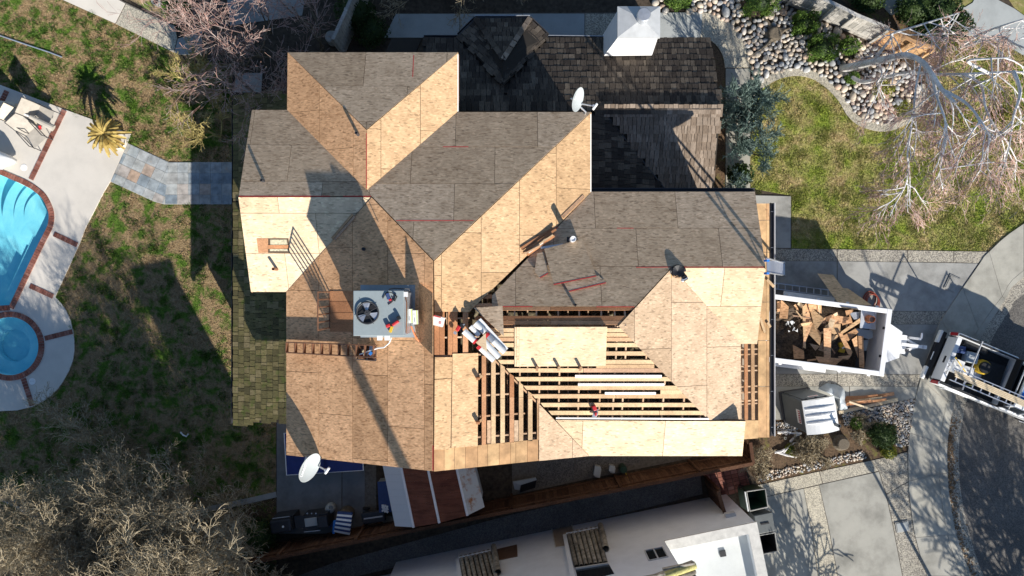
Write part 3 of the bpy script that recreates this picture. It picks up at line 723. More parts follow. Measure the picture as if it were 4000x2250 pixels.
# neighbour's driveway
slabs('neighbour_driveway', [(2960, 1895), (3404, 1798), (3546, 1765), (3553, 1960), (3577, 2100), (3620, 2245), (3680, 2400), (3000, 2450), (2960, 2100)], 0.03, [
    ([(2960, 1896), (3200, 1842), (3213, 1889), (2972, 1944)], 'agg_light'), ([(3201, 1842), (3404, 1799), (3432, 1839), (3214, 1889)], 'agg_light'),
    ([(2974, 1945), (3139, 1908), (3172, 2080), (3215, 2400), (2990, 2400)], 'concrete_b'), ([(3140, 1908), (3199, 1895), (3236, 2060), (3300, 2400), (3216, 2400), (3173, 2080)], 'agg_light'),
    ([(3200, 1894), (3433, 1842), (3460, 1930), (3485, 2040), (3525, 2250), (3550, 2400), (3301, 2400), (3237, 2060)], 'concrete_b'),
    ([(3434, 1840), (3405, 1799), (3545, 1766), (3551, 1880), (3462, 1930)], 'aggregate'), ([(3462, 1931), (3551, 1881), (3556, 1960), (3578, 2100), (3486, 2040)], 'aggregate'), ([(3487, 2041), (3579, 2101), (3622, 2248), (3670, 2400), (3551, 2400), (3526, 2250)], 'aggregate')])
# front bed by the portable toilet
FB = [(2900, 1720), (2960, 1640), (3150, 1640), (3319, 1602), (3470, 1580), (3580, 1556), (3548, 1760), (3404, 1796), (2960, 1893), (2920, 1830)]
struct(sheet_with_holes('front_bed', FB, [], 0.014, M['mulch']))
fbst = struct(sheet_with_holes('pebble_bed', [(3290, 1612), (3470, 1582), (3574, 1560), (3548, 1740), (3500, 1745), (3500, 1650), (3420, 1660), (3300, 1660)], [], 0.018, M['soil']))
scatter_stones([(3290, 1612), (3470, 1582), (3574, 1560), (3548, 1740), (3500, 1745), (3500, 1650), (3420, 1660), (3300, 1660)], 520, 0.03, 0.085, 11, fbst, 150, 0.018)
scatter_stones([(2960, 1884), (3150, 1838), (3390, 1788), (3370, 1760), (3200, 1800), (2960, 1850)], 150, 0.03, 0.08, 12, fbst, 40, 0.018)
scatter_stones([(3035, 1650), (3120, 1650), (3110, 1700), (3035, 1690)], 60, 0.03, 0.08, 13, fbst, 20, 0.018)
# walk and patio south of the house
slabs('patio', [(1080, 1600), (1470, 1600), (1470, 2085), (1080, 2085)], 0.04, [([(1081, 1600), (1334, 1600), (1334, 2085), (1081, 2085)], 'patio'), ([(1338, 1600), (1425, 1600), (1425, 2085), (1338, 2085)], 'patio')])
slabs('side_path', [(2000, 1760), (2740, 1700), (2700, 1790), (2300, 1870), (2000, 1935)], 0.03, [([(2095, 1745), (2244, 1735), (2246, 1876), (2097, 1905)], 'shade_agg'), ([(2246, 1735), (2500, 1715), (2500, 1808), (2248, 1874)], 'shade_agg')])
struct(slab('alley', [(700, 2420), (1300, 2200), (2000, 2010), (2400, 1922), (2735, 1850), (2745, 1930), (2000, 2110), (1270, 2280), (800, 2420)], 0.01, M['asphalt'], 0.02))
# paver path between the gate and the driveway
BP = [(2745, 1850), (2905, 1808), (2935, 1912), (2960, 1945), (2960, 2000), (2850, 2000), (2775, 1950)]
bp = struct(slab('paver_path', BP, 0.02, M['soil'], 0.02))
for i in range(-2, 11):
    for j in range(-1, 14):
        ux, uy, vx, vy = 26, -6, 3.5, 14.2
        ox, oy = 2745 + i * ux + j * vx, 1850 + i * uy + j * vy + (7 if 0 else 0)
        pl = clip([(ox, oy), (ox + ux, oy + uy), (ox + ux + vx, oy + uy + vy), (ox + vx, oy + vy)], [(2745, 1850), (2905, 1808), (2935, 1912), (2775, 1950)])
        if pl: tile_poly(pl, M['brick'], 0.045 + rnd.uniform(-.004, .004), 0.03, bp, 1.6, 'paver')
# walks beyond the grey fence
struct(slab('far_walk', [(3640, -60), (3660, 0), (3695, 20), (3735, 30), (3770, 28), (3800, 10), (3835, -60), (3880, -60), (3900, 0), (3960, 32), (4000, 60), (4300, 205), (4300, 340), (4000, 216), (3900, 160), (3830, 140), (3755, 138), (3770, 90), (3740, 60), (3690, 35)], 0.03, M['concrete_n'], 0.06))
struct(slab('far_patio', [(3430, -60), (3570, -60), (3560, 40), (3480, 60), (3435, 10)], 0.02, M['concrete_b'], 0.04))
struct(slab('mulch_bed', [(3210, -60), (3420, -60), (3440, 20), (3640, 40), (3750, 90), (3740, 140), (3690, 200), (3640, 300), (3560, 215)], 0.011, M['mulch'], 0.02))
# ------------------------------------------------------------------ the house under re-roofing
house = thing('house', 'two-storey house with half-stripped roof of bare strand board sheets', 'house', (0, 0, 0))
p = 0.375; ZE = 5.6; DE = H - ZE
XW, XE = -881 / F * DE, 310 / F * DE; XR = (XW + XE) / 2; ZR = ZE + p * (XE - XR)
YN = 691 / F * DE; YS = -652 / F * DE
PW = Plane(ZE - p * XW, p, 0); PE = Plane(ZE + p * XE, -p, 0); PN = Plane(ZE + p * YN, 0, -p)
YW2 = 2.6236; ZW2 = ZE + p * (YN - YW2); PS2 = Plane(ZW2 - p * YW2, 0, p)
XW3, XE3 = -875 / F * DE, -210 / F * DE; XR3 = (XW3 + XE3) / 2; YN3 = 920 / F * DE
PW3 = Plane(ZE - p * XW3, p, 0); PE3 = Plane(ZE + p * XE3, -p, 0); PN3 = Plane(ZE + p * YN3, 0, -p)
YNB = 377 / F * DE; YRB = -1.07; ZRB = ZE + p * (YNB - YRB); PNB = Plane(ZE + p * YNB, 0, -p); PSB = Plane(ZRB - p * YRB, 0, p)
XAB = 414 / F * (H - ZRB); PEB = Plane(ZRB + p * XAB, -p, 0)
YRE = 0.592; ZRE = ZE + p * (YNB - YRE); PSE = Plane(ZRE - p * YRE, 0, p)

def roof_part(name, poly, plane, mat='deck', drop=0.03, th=0.10, parent=None):
    """the deck under the sheets"""
    return MB().prism([plane.hit(x, y, -drop) for x, y in poly], plane.n * -th).build(name, M[mat], parent or house)

def sheets(part, poly, plane, mat, wide=2.44, deep=1.22, stag=True, org=None, th=0.014, lift=0.0, seed=0, along=None, gap=0.012, name='osb_panel'):
    """strand board sheets laid in courses over a roof plane; long side across the slope"""
    r = random.Random(seed); al, up = along or plane.al, None
    up = plane.n.cross(al).normalized()
    if up.dot(plane.up) < 0: up = -up
    W = [plane.hit(x, y) for x, y in poly]; o = org and plane.hit(*org) or min(W, key=lambda q: q.dot(up))
    q = [((w - o).dot(al), (w - o).dot(up)) for w in W]
    x0, x1 = min(a for a, b in q), max(a for a, b in q); y0, y1 = min(b for a, b in q), max(b for a, b in q)
    row = math.floor(y0 / deep - 1e-6); 
    while row * deep < y1 - 1e-4:
        sh = (wide / 2 if (row % 2) and stag else 0) + r.uniform(-.12, .12)
        k = math.floor((x0 - sh) / wide)
        while k * wide + sh < x1:
            g = gap / 2
            rect = [(k * wide + sh + g, row * deep + g), ((k + 1) * wide + sh - g, row * deep + g), ((k + 1) * wide + sh - g, (row + 1) * deep - g), (k * wide + sh + g, (row + 1) * deep - g)]
            pl = clip(q, rect)
            if pl and (max(a for a, b in pl) - min(a for a, b in pl)) > .05:
                L0 = lift + r.uniform(0, .003)
                MB().prism([o + al * a + up * b + plane.n * (L0 + th) for a, b in pl], plane.n * -th).build(name, M[mat], part)
            k += 1
        row += 1

def one_sheet(part, poly, plane, mat, lift=0.0, th=0.014, name='osb_panel'):
    return MB().prism([plane.hit(x, y, lift + th) for x, y in poly], plane.n * -th).build(name, M[mat], part)

def edge_line(plane, a, b, w=0.022, lift=0.0175, part=None, mat='red_paint'):
    A, B = plane.hit(*a, lift), plane.hit(*b, lift); d = (B - A).normalized(); s = plane.n.cross(d).normalized() * w / 2
    return MB().prism([A - s, B - s, B + s, A + s], plane.n * -.004).build('painted_edge', M[mat], part or house)

# --- complete slopes: deck + sheets
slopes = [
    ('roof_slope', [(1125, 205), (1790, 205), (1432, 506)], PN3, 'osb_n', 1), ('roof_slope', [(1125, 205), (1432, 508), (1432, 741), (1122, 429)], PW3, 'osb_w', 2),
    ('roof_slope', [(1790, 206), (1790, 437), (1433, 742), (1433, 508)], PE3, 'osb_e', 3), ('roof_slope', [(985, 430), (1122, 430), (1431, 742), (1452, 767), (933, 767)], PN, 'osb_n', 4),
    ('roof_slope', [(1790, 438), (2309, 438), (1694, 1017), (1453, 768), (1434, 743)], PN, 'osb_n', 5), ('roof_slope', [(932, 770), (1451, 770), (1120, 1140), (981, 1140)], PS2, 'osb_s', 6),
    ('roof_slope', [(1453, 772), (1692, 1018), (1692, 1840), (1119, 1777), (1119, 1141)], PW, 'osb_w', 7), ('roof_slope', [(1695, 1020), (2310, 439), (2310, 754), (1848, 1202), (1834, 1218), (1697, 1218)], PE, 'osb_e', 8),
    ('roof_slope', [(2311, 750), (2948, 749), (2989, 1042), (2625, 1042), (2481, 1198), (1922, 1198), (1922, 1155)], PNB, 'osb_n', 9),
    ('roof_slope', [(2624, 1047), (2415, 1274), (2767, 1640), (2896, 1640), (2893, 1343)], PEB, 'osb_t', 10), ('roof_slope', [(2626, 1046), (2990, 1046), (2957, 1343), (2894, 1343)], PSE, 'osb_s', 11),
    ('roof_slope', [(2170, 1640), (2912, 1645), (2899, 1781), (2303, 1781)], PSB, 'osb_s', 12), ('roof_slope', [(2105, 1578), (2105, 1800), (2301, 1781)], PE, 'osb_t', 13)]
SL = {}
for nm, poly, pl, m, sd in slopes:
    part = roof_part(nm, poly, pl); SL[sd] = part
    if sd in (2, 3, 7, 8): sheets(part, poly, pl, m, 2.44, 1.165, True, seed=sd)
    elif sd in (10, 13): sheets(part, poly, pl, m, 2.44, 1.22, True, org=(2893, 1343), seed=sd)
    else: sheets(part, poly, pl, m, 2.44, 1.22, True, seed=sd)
# red painted sheet edges left showing
for pl, a, b, k in ((PN, (933, 766), (1290, 766), 4), (PN, (1340, 766), (1448, 766), 4), (PN, (1548, 861), (1850, 861), 5), (PN, (1730, 573), (1830, 573), 5), (PN3, (1616, 215), (1612, 300), 1), (PNB, (2485, 1044), (2620, 1043), 9), (PNB, (2665, 1043), (2985, 1043), 9), (PNB, (1962, 1197), (2080, 1197), 9), (PNB, (2330, 1198), (2478, 1198), 9), (PNB, (2160, 890), (2180, 890), 9), (PNB, (2410, 891), (2475, 891), 9), (PW3, (1431, 520), (1431, 735), 2), (PW, (1691, 1740), (1691, 1838), 7)):
    edge_line(pl, a, b, part=SL[k])
# hip and ridge edges: fresh board thickness shows as pale lines
for pl, a, b, k in ((PE3, (1789, 212), (1789, 436), 3), (PE, (2308, 445), (2308, 750), 8)): edge_line(pl, a, b, 0.03, part=SL[k], mat='white_pl')

# --- open framing: east slope of the main ridge (boards run north-south)
def open_boards(plane, axis, items, mat, part, th=0.02, lift=-0.02):
    for poly in items:
        MB().prism([plane.hit(x, y, lift + th) for x, y in poly], plane.n * -th).build('roof_board', M[mat], part)
frame = MB(); 
def rafters_NS(plane, xs, y0, y1, part, below=0.03):
    """rafters running up a north or south slope at world-constant X"""
    for x in xs:
        a, b = plane.hit(x, y0(x) if callable(y0) else y0, -below), plane.hit(x, y1(x) if callable(y1) else y1, -below)
        c = (a + b) / 2; c.x = b.x = a.x = a.x
        d = (b - a); L = d.length; d.normalize(); s = plane.n.cross(d).normalized()
        piece('rafter', M['rafter'], (a + b) / 2 - plane.n * .07, d, s, plane.n, (L, .042, .14), part)
part_e = MB().prism([PE.hit(1697, 1218, -.2), PE.hit(1700, 1218, -.2), PE.hit(1700, 1750, -.2), PE.hit(1697, 1750, -.2)], PE.n * -.15).build('ridge_beam', M['rafter'], house)
bx = [(1697, 1717), (1718, 1737), (1750, 1768), (1769, 1787), (1808, 1829)]
for i, (a, b) in enumerate(bx): open_boards(PE, 'y', [[(a, 1212), (b, 1212), (b, 1386), (a, 1386)]], 'redboard', part_e)
for k, (xa, xb, ya) in enumerate(((1882, 1899, 1390), (1919, 1936, 1390), (1955, 1972, 1422), (1991, 2008, 1458), (2027, 2044, 1492), (2063, 2080, 1528), (2098, 2104, 1560))):
    ym = 1552 + rnd.uniform(-5, 5)
    yb = 1738 - k * 3.0
    if k < 2: open_boards(PE, 'y', [[(xa, ya), (xb, ya), (xb, yb), (xa, yb)]], 'redboard' if k == 0 else 'board', part_e)
    else: open_boards(PE, 'y', [[(xa, ya), (xb, ya + 12), (xb, ym), (xa, ym)], [(xa, ym + 1), (xb, ym + 1), (xb, yb), (xa, yb)]], 'board' if k != 3 else 'redboard', part_e)
for xa, xb in ((1903, 1917), (2009, 2025)): open_boards(PE, 'y', [[(xa, 1642), (xb, 1642), (xb, 1732), (xa, 1732)]], 'rafter', part_e, lift=-.03)
for y in (1245, 1320, 1392, 1471, 1556, 1639, 1722):
    a, b = PE.hit(1699, y, -.025), PE.hit(1835 + (y - 1245) * 0.55, y, -.025); b.y = a.y; b.z = PE.z(b.x, b.y) - .025
    d = (b - a); L = d.length; d.normalize(); s = PE.n.cross(d).normalized()
    piece('rafter', M['rafter'], (a + b) / 2 - PE.n * .09, d, s, PE.n, (L, .042, .14), part_e)
# gable overhang boards at the south end
xs = [1695, 1735, 1775, 1818, 1866, 1905, 1950, 1995, 2015, 2060, 2103]
for a, b in zip(xs, xs[1:]):
    f = lambda x: (1757 - (x - 1694) * .100, 1842 - (x - 1694) * .103)
    MB().prism([PE.hit(a + .6, f(a)[0], .0), PE.hit(b - .6, f(b)[0], .0), PE.hit(b - .6, f(b)[1], .0), PE.hit(a + .6, f(a)[1], .0)], PE.n * -.02).build('eave_board', M['ply'], part_e)
# loose and fixed sheets on that slope
one_sheet(part_e, [(1699, 1396), (1767, 1395), (1764, 1478), (1698, 1480)], PE, 'osb_e', .02)
one_sheet(part_e, [(1698, 1483), (1764, 1480), (1760, 1757), (1696, 1757)], PE, 'osb_e', .004)
one_sheet(part_e, [(1768, 1382), (1868, 1379), (1866, 1743), (1763, 1750)], PE, 'osb_e', .012)
# --- south slope of the east block (boards run east-west)
VAL = lambda y: 1848 + (y - 1325) * 0.998                           # valley towards the main slope
HIP = lambda y: 2414 + (y - 1274) * 0.962
part_s = MB().prism([PSB.hit(1850, 1277, -.06), PSB.hit(2412, 1277, -.06), PSB.hit(2412, 1281, -.06), PSB.hit(1850, 1281, -.06)], PSB.n * -.18).build('ridge_beam', M['rafter'], house)
for i, y in enumerate((1290, 1308, 1326, 1348, 1381, 1414, 1447, 1481, 1515, 1548, 1582, 1613)):
    w = 8 if i > 2 else 7.5; x0 = max(VAL(y) + 6, 1880 if i < 4 else 0); x1 = HIP(y) - 2
    cut = [x0, x1] if rnd.random() < .35 else [x0, rnd.uniform(x0 + 130, x1 - 80), x1]
    for a, b in zip(cut, cut[1:]):
        open_boards(PSB, 'x', [[(a + .8, y - w), (b - .8, y - w), (b - .8 + (14 if b == x1 else 0), y + w), (a + .8 + (13 if a == x0 else 0), y + w)]], 'board', part_s)
open_boards(PSB, 'x', [[(2330, 1424), (2556, 1424), (2556, 1438), (2330, 1438)], [(2580, 1524), (2660, 1524), (2668, 1540), (2580, 1540)]], 'board', part_s, lift=-.018)
xs = [2030, 2105, 2181, 2257, 2339, 2392, 2428, 2507, 2585, 2665, 2735]
for x in xs:
    a = PSB.hit(x, 1640, -.025); yr = YRB if x < 2414 else None
    X = a.x; y_top = YRB if X < XAB else YRB - (X - XAB)
    y_bot = a.y; yv = (X - (XE - 0)) * -1
    y_bot = max(y_bot, -1.15 - (X - (-1.05)) if False else y_bot)
    b = Vector((X, y_top, PSB.z(X, y_top) - .025)); 
    # stop at the valley
    yval = PSB.hit(x, 1325 + (x - 1848) / 0.998)[1] if x < 2110 else a.y
    a = Vector((X, max(a.y, yval), 0)); a.z = PSB.z(X, a.y) - .025
    d = b - a; L = d.length; d.normalize(); s = PSB.n.cross(d).normalized()
    piece('rafter', M['rafter'], (a + b) / 2 - PSB.n * .075, d, s, PSB.n, (L, .042, .14), part_s)
a, b = PE.hit(1850, 1325, -.04), PE.hit(2302, 1779, -.04); d = b - a; L = d.length; d.normalize(); s = Vector((0, 0, 1)).cross(d).normalized()
piece('valley_rafter', M['rafter'], (a + b) / 2 - Vector((0, 0, .1)), d, s, s.cross(d) * -1, (L, .05, .16), part_s)
# --- gap below the ridge on its north side
for ya, yb in ((1199, 1212), (1234, 1250), (1252, 1268)):
    open_boards(PNB, 'x', [[(1862 if ya > 1220 else 1930, ya), (2150, ya), (2150, yb), (1850 if ya > 1220 else 1930, yb)], [(2151, ya), (2480 - (ya - 1199) * .9, ya), (2480 - (yb - 1199) * .9, yb), (2151, yb)]], 'redboard', part_s)
for x in (1935, 2010, 2095, 2180, 2262, 2348, 2400, 2440):
    a = PNB.hit(x, 1196, -.03); b = PNB.hit(x, 1274, -.03); b.x = a.x; d = b - a; L = d.length; d.normalize(); s = PNB.n.cross(d).normalized()
    piece('rafter', M['rafter'], (a + b) / 2 - PNB.n * .08, d, s, PNB.n, (L, .042, .14), part_s)
for y0, y1 in ((1150, 1166), (1185, 1198)):
    open_boards(PNB, 'x', [[(1890 - (y0 - 1150) * .9, y0), (1922, y0), (1922, y1), (1890 - (y1 - 1150) * .9, y1)]], 'redboard', part_s)
# --- east eave: skip boards and solid eave sheathing down to the gutter
PEV = Plane(2.72 + p * P(3020, 1200, 2.72).x, -p, 0)
part_v = MB().prism([PEV.hit(2896, 1342, -.16), PEV.hit(2899, 1342, -.16), PEV.hit(2899, 1642, -.16), PEV.hit(2896, 1642, -.16)], PEV.n * -.1).build('purlin', M['rafter'], house)
open_boards(PEV, 'y', [[(2908, 1335), (2921, 1335), (2922, 1640), (2909, 1640)]], 'redboard', part_v)
open_boards(PEV, 'y', [[(2934, 1335), (2947, 1335), (2949, 1640), (2936, 1640)]], 'board', part_v)
for y in (1366, 1386, 1432, 1450, 1512, 1535, 1568, 1580):
    a, b = PEV.hit(2893, y, -.025), PEV.hit(2960, y, -.025); b.y = a.y; b.z = PEV.z(b.x, b.y) - .025; d = b - a; L = d.length; d.normalize(); s = PEV.n.cross(d).normalized()
    piece('rafter', M['rafter'], (a + b) / 2 - PEV.n * .075, d, s, PEV.n, (L, .042, .14), part_v)
for ya, yb in ((795, 860), (861, 985), (986, 1180), (1181, 1330), (1331, 1510), (1511, 1710)):
    for xa, xb in ((2962, 2993), (2994, 3005)) if ya > 1300 else ((2940, 2993), (2994, 3005)):
        k = lambda x, y: PEV.hit(x * 1.0, y, 0)
        MB().prism([k(xa, ya), k(xb, ya), k(xb, yb - 1), k(xa, yb - 1)], PEV.n * -.02).build('eave_board', M['ply'], part_v)
MB().prism([PEV.hit(2912, 1642, 0), PEV.hit(2962, 1642, 0), PEV.hit(2962, 1712, 0), PEV.hit(2906, 1716, 0)], PEV.n * -.02).build('eave_board', M['ply'], part_v)

# --- attic below the open framing
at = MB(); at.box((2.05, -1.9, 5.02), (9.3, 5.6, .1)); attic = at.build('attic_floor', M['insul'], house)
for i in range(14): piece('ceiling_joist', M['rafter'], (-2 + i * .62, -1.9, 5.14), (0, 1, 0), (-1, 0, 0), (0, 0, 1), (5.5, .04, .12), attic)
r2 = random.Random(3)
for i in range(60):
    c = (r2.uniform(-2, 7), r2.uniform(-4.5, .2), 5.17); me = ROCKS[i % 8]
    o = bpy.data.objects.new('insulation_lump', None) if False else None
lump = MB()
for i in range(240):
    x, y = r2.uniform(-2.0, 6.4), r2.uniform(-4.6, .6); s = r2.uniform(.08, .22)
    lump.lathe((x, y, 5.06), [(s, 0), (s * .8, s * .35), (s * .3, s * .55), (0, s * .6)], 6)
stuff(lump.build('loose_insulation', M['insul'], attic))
# --- walls
def wall_block(x0, x1, y0, y1, z1, z0=0.0):
    MB().box(((x0 + x1) / 2, (y0 + y1) / 2, (z0 + z1) / 2), (x1 - x0, y1 - y0, z1 - z0)).build('wall', M['stucco'], house)
wall_block(XW + .35, XR, -3.4, YN - .35, 4.95); wall_block(XR + .01, XE, YS + .5, YN - .35, 4.95); wall_block(XW3 + .35, XE3 - .35, YN - .3, YN3 - .35, 5.45)
wall_block(-7.5, XW + .3, .2, YN - .4, 5.45); wall_block(XE + .05, 6.75, YS + .4, YNB - .4, 4.94); wall_block(6.76, 8.5, YS + .4, YNB - .3, 2.6)
wall_block(XE + .1, 6.3, YNB - .35, 8.0, 2.6); wall_block(-9.0, XW + .25, -3.9, .15, 2.8); wall_block(-9.0, -7.55, .2, 6.2, 2.8)
# gable end triangles
def gable(pts, off): MB().prism(pts, off).build('gable_wall', M['stucco'], house)
gable([Vector((XW + .4, -3.4, 5.5)), Vector((XR, -3.4, ZR - .2)), Vector((XR, -3.4, 4.9)), Vector((XW + .4, -3.4, 4.9))], (0, .12, 0)); gable([Vector((XR + .01, YS + .5, ZR - .2)), Vector((XE + .3, YS + .5, 5.3)), Vector((XE + .3, YS + .5, 4.9)), Vector((XR + .01, YS + .5, 4.9))], (0, .12, 0))
gable([Vector((-7.5, .2, 5.4)), Vector((-7.5, YW2, ZW2 - .15)), Vector((-7.5, YN - .4, 5.4))], (.1, 0, 0))
gable([Vector((6.75, YNB - .35, 5.35)), Vector((6.75, YRE, ZRE - .2)), Vector((6.75, -1.5, 5.4)), Vector((6.75, -1.5, 4.9)), Vector((6.75, YNB - .35, 4.9))], (-.1, 0, 0))
# barge and fascia boards
def fascia(a, b, h=.2, w=.04, mat='redboard', dz=-.05):
    a, b = Vector(a), Vector(b); d = (b - a); L = d.length; d.normalize(); s = Vector((0, 0, 1)).cross(d).normalized(); u = d.cross(s)
    piece('fascia', M[mat], (a + b) / 2 + Vector((0, 0, dz - h / 2)), d, s, u, (L, w, h), house)
for a, b in ((PW.hit(1122, 1775), PW.hit(1692, 1838)), (PE.hit(1695, 1839), PE.hit(2300, 1779)), (PSB.hit(2303, 1779), PSB.hit(2898, 1779)), (PNB.hit(2311, 751), PNB.hit(2948, 751)), (PNB.hit(2949, 752), PNB.hit(2987, 1042)), (PSE.hit(2989, 1048), PSE.hit(2956, 1341)), (PN3.hit(1126, 207), PN3.hit(1789, 207)), (PW3.hit(1127, 207), PW3.hit(1124, 428)), (PE3.hit(1788, 207), PE3.hit(1788, 436)), (PN.hit(1792, 440), PN.hit(2308, 440)), (PE.hit(2308, 440), PE.hit(2308, 752)), (PN.hit(987, 432), PN.hit(1122, 432)), (PN.hit(986, 432), PN.hit(934, 766)), (PS2.hit(934, 771), PS2.hit(982, 1138)), (PS2.hit(982, 1138), PS2.hit(1119, 1138)), (PW.hit(1121, 1142), PW.hit(1121, 1775))):
    fascia(a, b)
# hole cut in the south slope of the west wing, insulation below
hole = one_sheet(SL[6], [(1002, 931), (1047, 931), (1047, 987), (1010, 988)], PS2, 'redboard', .016, .006, 'bare_board')
one_sheet(SL[6], [(1047, 931), (1127, 931), (1131, 989), (1047, 988)], PS2, 'deck', .016, .004, 'opening')
one_sheet(SL[6], [(1056, 936), (1120, 936), (1123, 955), (1056, 957)], PS2, 'insul_b', .02, .004, 'insulation_batt'); one_sheet(SL[6], [(1054, 973), (1126, 973), (1127, 981), (1054, 981)], PS2, 'insul_b', .02, .004, 'insulation_batt')
one_sheet(SL[6], [(1047, 957), (1126, 957), (1127, 971), (1047, 972)], PS2, 'redboard', .024, .01, 'bare_board')
# old boards left round the roof unit on the west slope
for i, (ya, yb) in enumerate(((1137, 1176), (1178, 1220), (1222, 1262), (1264, 1296))):
    one_sheet(SL[7], [(1289, ya), (1398, ya), (1398, yb), (1289, yb)], PW, 'redboard', .02, .012, 'bare_board')

# --- gutters
def gutter(a, b, mat, w=.11, lip='white_metal'):
    a, b = Vector(a), Vector(b); d = (b - a); L = d.length; d.normalize(); s = Vector((0, 0, 1)).cross(d).normalized(); c = (a + b) / 2
    g = MB()
    Mx = Matrix((d, s, Vector((0, 0, 1)))).transposed()
    g.box(c - Vector((0, 0, .10)), (L, w, .012), Mx); g.box(c - Vector((0, 0, .05)) + s * (w / 2 - .006), (L, .012, .11), Mx)
    o = g.build('gutter', M[mat], house)
    MB().box(c - Vector((0, 0, .045)) - s * (w / 2 - .008), (L, .02, .12), Mx).build('gutter_lip', M[lip], o); return o, d, s, c, L
g, d, s, c, L = gutter(P(909, 1655, 2.98), P(913, 365, 2.98), 'dark', .12)
g, d, s, c, L = gutter(P(3019, 1704, 2.72), P(3019, 792, 2.72), 'dark', .15)
g2, *_ = gutter(P(2951, 741, 5.5), P(2311, 741, 5.5), 'dark', .1, 'dark')
for k in range(7):
    q = c - d * (L / 2 - .3 - k * (L - .6) / 6); MB().box(q + Vector((0, 0, -.03)), (.17, .012, .012)).build('gutter_strap', M['galv'], g)

# --- lower shake roofs
shake_n = [0, 0]; rest = {}
def shakes(poly, plane, along, mat, expo, wmin, wmax, seed, keep=0, order=None, lift=0.02, th=0.022):
    """wood shakes in courses; `along` is the direction of a course"""
    r = random.Random(seed); al = Vector(along).normalized(); al = (al - plane.n * al.dot(plane.n)).normalized(); up = plane.n.cross(al).normalized()
    if up.dot(plane.up) < 0: up = -up
    W = [plane.hit(x, y) for x, y in poly]; o = min(W, key=lambda q: q.dot(up)); q = [((w - o).dot(al), (w - o).dot(up)) for w in W]
    x0, x1 = min(a for a, b in q), max(a for a, b in q); y1 = max(b for a, b in q); items = []
    row = 0
    while row * expo < y1:
        x = x0 + r.uniform(-.1, 0)
        while x < x1:
            w = r.uniform(wmin, wmax); c = (x + w / 2, row * expo + expo * .5)
            if inside(c, q): items.append((c, w, row, r.uniform(-.012, .012), r.uniform(-.006, .014), r.uniform(-.012, .012)))
            x += w
        row += 1
    if keep:
        idx = set(sorted(range(len(items)), key=lambda i: order((o + al * items[i][0][0] + up * items[i][0][1])))[:keep])
    else: idx = set()
    for i, (c, w, row, jit, dz, tw) in enumerate(items):
        ctr = o + al * c[0] + up * (c[1] + expo * .25 + jit) + plane.n * (lift + .012 + dz * .6)
        a2 = (al + up * tw).normalized(); ty = (up - plane.n * 0.055).normalized(); nz = a2.cross(ty).normalized()
        if nz.z < 0: nz = -nz
        if i in idx: piece('shake', M[mat], ctr, a2, ty, nz, (w - .016, expo * 1.5, th), house)
        else:
            mb = rest.setdefault(mat, MB()); X, Y, Z = a2 * (w - .016) / 2, ty * expo * .75, nz * th / 2
            vs = [ctr + X * i0 + Y * j0 + Z * k0 for k0 in (-1, 1) for i0, j0 in ((-1, -1), (1, -1), (1, 1), (-1, 1))]
            mb.add(vs, [(3, 2, 1, 0), (4, 5, 6, 7), (0, 1, 5, 4), (1, 2, 6, 5), (2, 3, 7, 6), (3, 0, 4, 7)])
# west: mossy
PLW = Plane(3.03 - p * P(914, 1000, 3.0).x, p, 0)
WL = [(914, 366), (1010, 366), (1125, 430), (1200, 780), (1200, 1590), (1200, 1651), (914, 1652)]
MB().prism([PLW.hit(x, y, -.01) for x, y in WL], PLW.n * -.08).build('shake_underlay', M['shake_u'], house)
shakes([(914, 790), (1180, 790), (1180, 1652), (914, 1652)], PLW, (0, 1, 0), 'shake_m', .235, .09, .27, 21, 150, lambda w: (w - P(1010, 1450, 3)).length)
shakes([(914, 366), (1150, 366), (1150, 789), (914, 789)], PLW, (0, 1, 0), 'shake_m', .235, .1, .27, 22)
# north-east: shade and sun put into the shake tones
ZL = 2.8; YNL = 977 / F * (H - ZL); YRL = 5.81; ZRL = ZL + p * (YNL - YRL)
PLN = Plane(ZL + p * YNL, 0, -p); PLS = Plane(ZRL - p * YRL, 0, p)
NL = [(1655, 148), (2775, 150), (2816, 424), (1655, 424)]
MB().prism([PLN.hit(x, y, -.01) for x, y in [(1655, 148), (2775, 150), (2816, 424), (1650, 424)]], PLN.n * -.08).build('shake_underlay', M['shake_u'], house)
shakes([(2140, 150), (2775, 150), (2814, 418), (1980, 418), (1966, 340)], PLN, (1, 0, 0), 'shake', .235, .09, .24, 23, 75, lambda w: (w - P(2680, 280, 3.3)).length)
shakes([(1655, 150), (1790, 150), (1965, 340), (1979, 418), (1655, 418)], PLN, (1, 0, 0), 'shake', .235, .09, .24, 24)
SLP = [(2360, 437), (2812, 440), (2786, 742), (2600, 742)]
MB().prism([PLS.hit(x, y, -.01) for x, y in [(2300, 428), (2814, 428), (2786, 760), (2300, 760)]], PLS.n * -.08).build('shake_underlay', M['shake_u'], house)
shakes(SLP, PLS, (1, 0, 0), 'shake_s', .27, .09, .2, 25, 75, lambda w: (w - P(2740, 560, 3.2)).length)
# the slope that runs into it from the house wall
PLE = Plane(PLS.z(P(2600, 742, 2.9).x, P(2600, 742, 2.9).y) + p * P(2600, 742, 2.9).x, -p, 0)
EL = [(2312, 444), (2360, 440), (2600, 742), (2312, 742)]
MB().prism([PLE.hit(x, y, .01) for x, y in EL], PLE.n * -.06).build('shake_underlay', M['shake_u'], house)
shakes(EL, PLE, (0, 1, 0), 'shake', .235, .09, .24, 26, lift=.04)
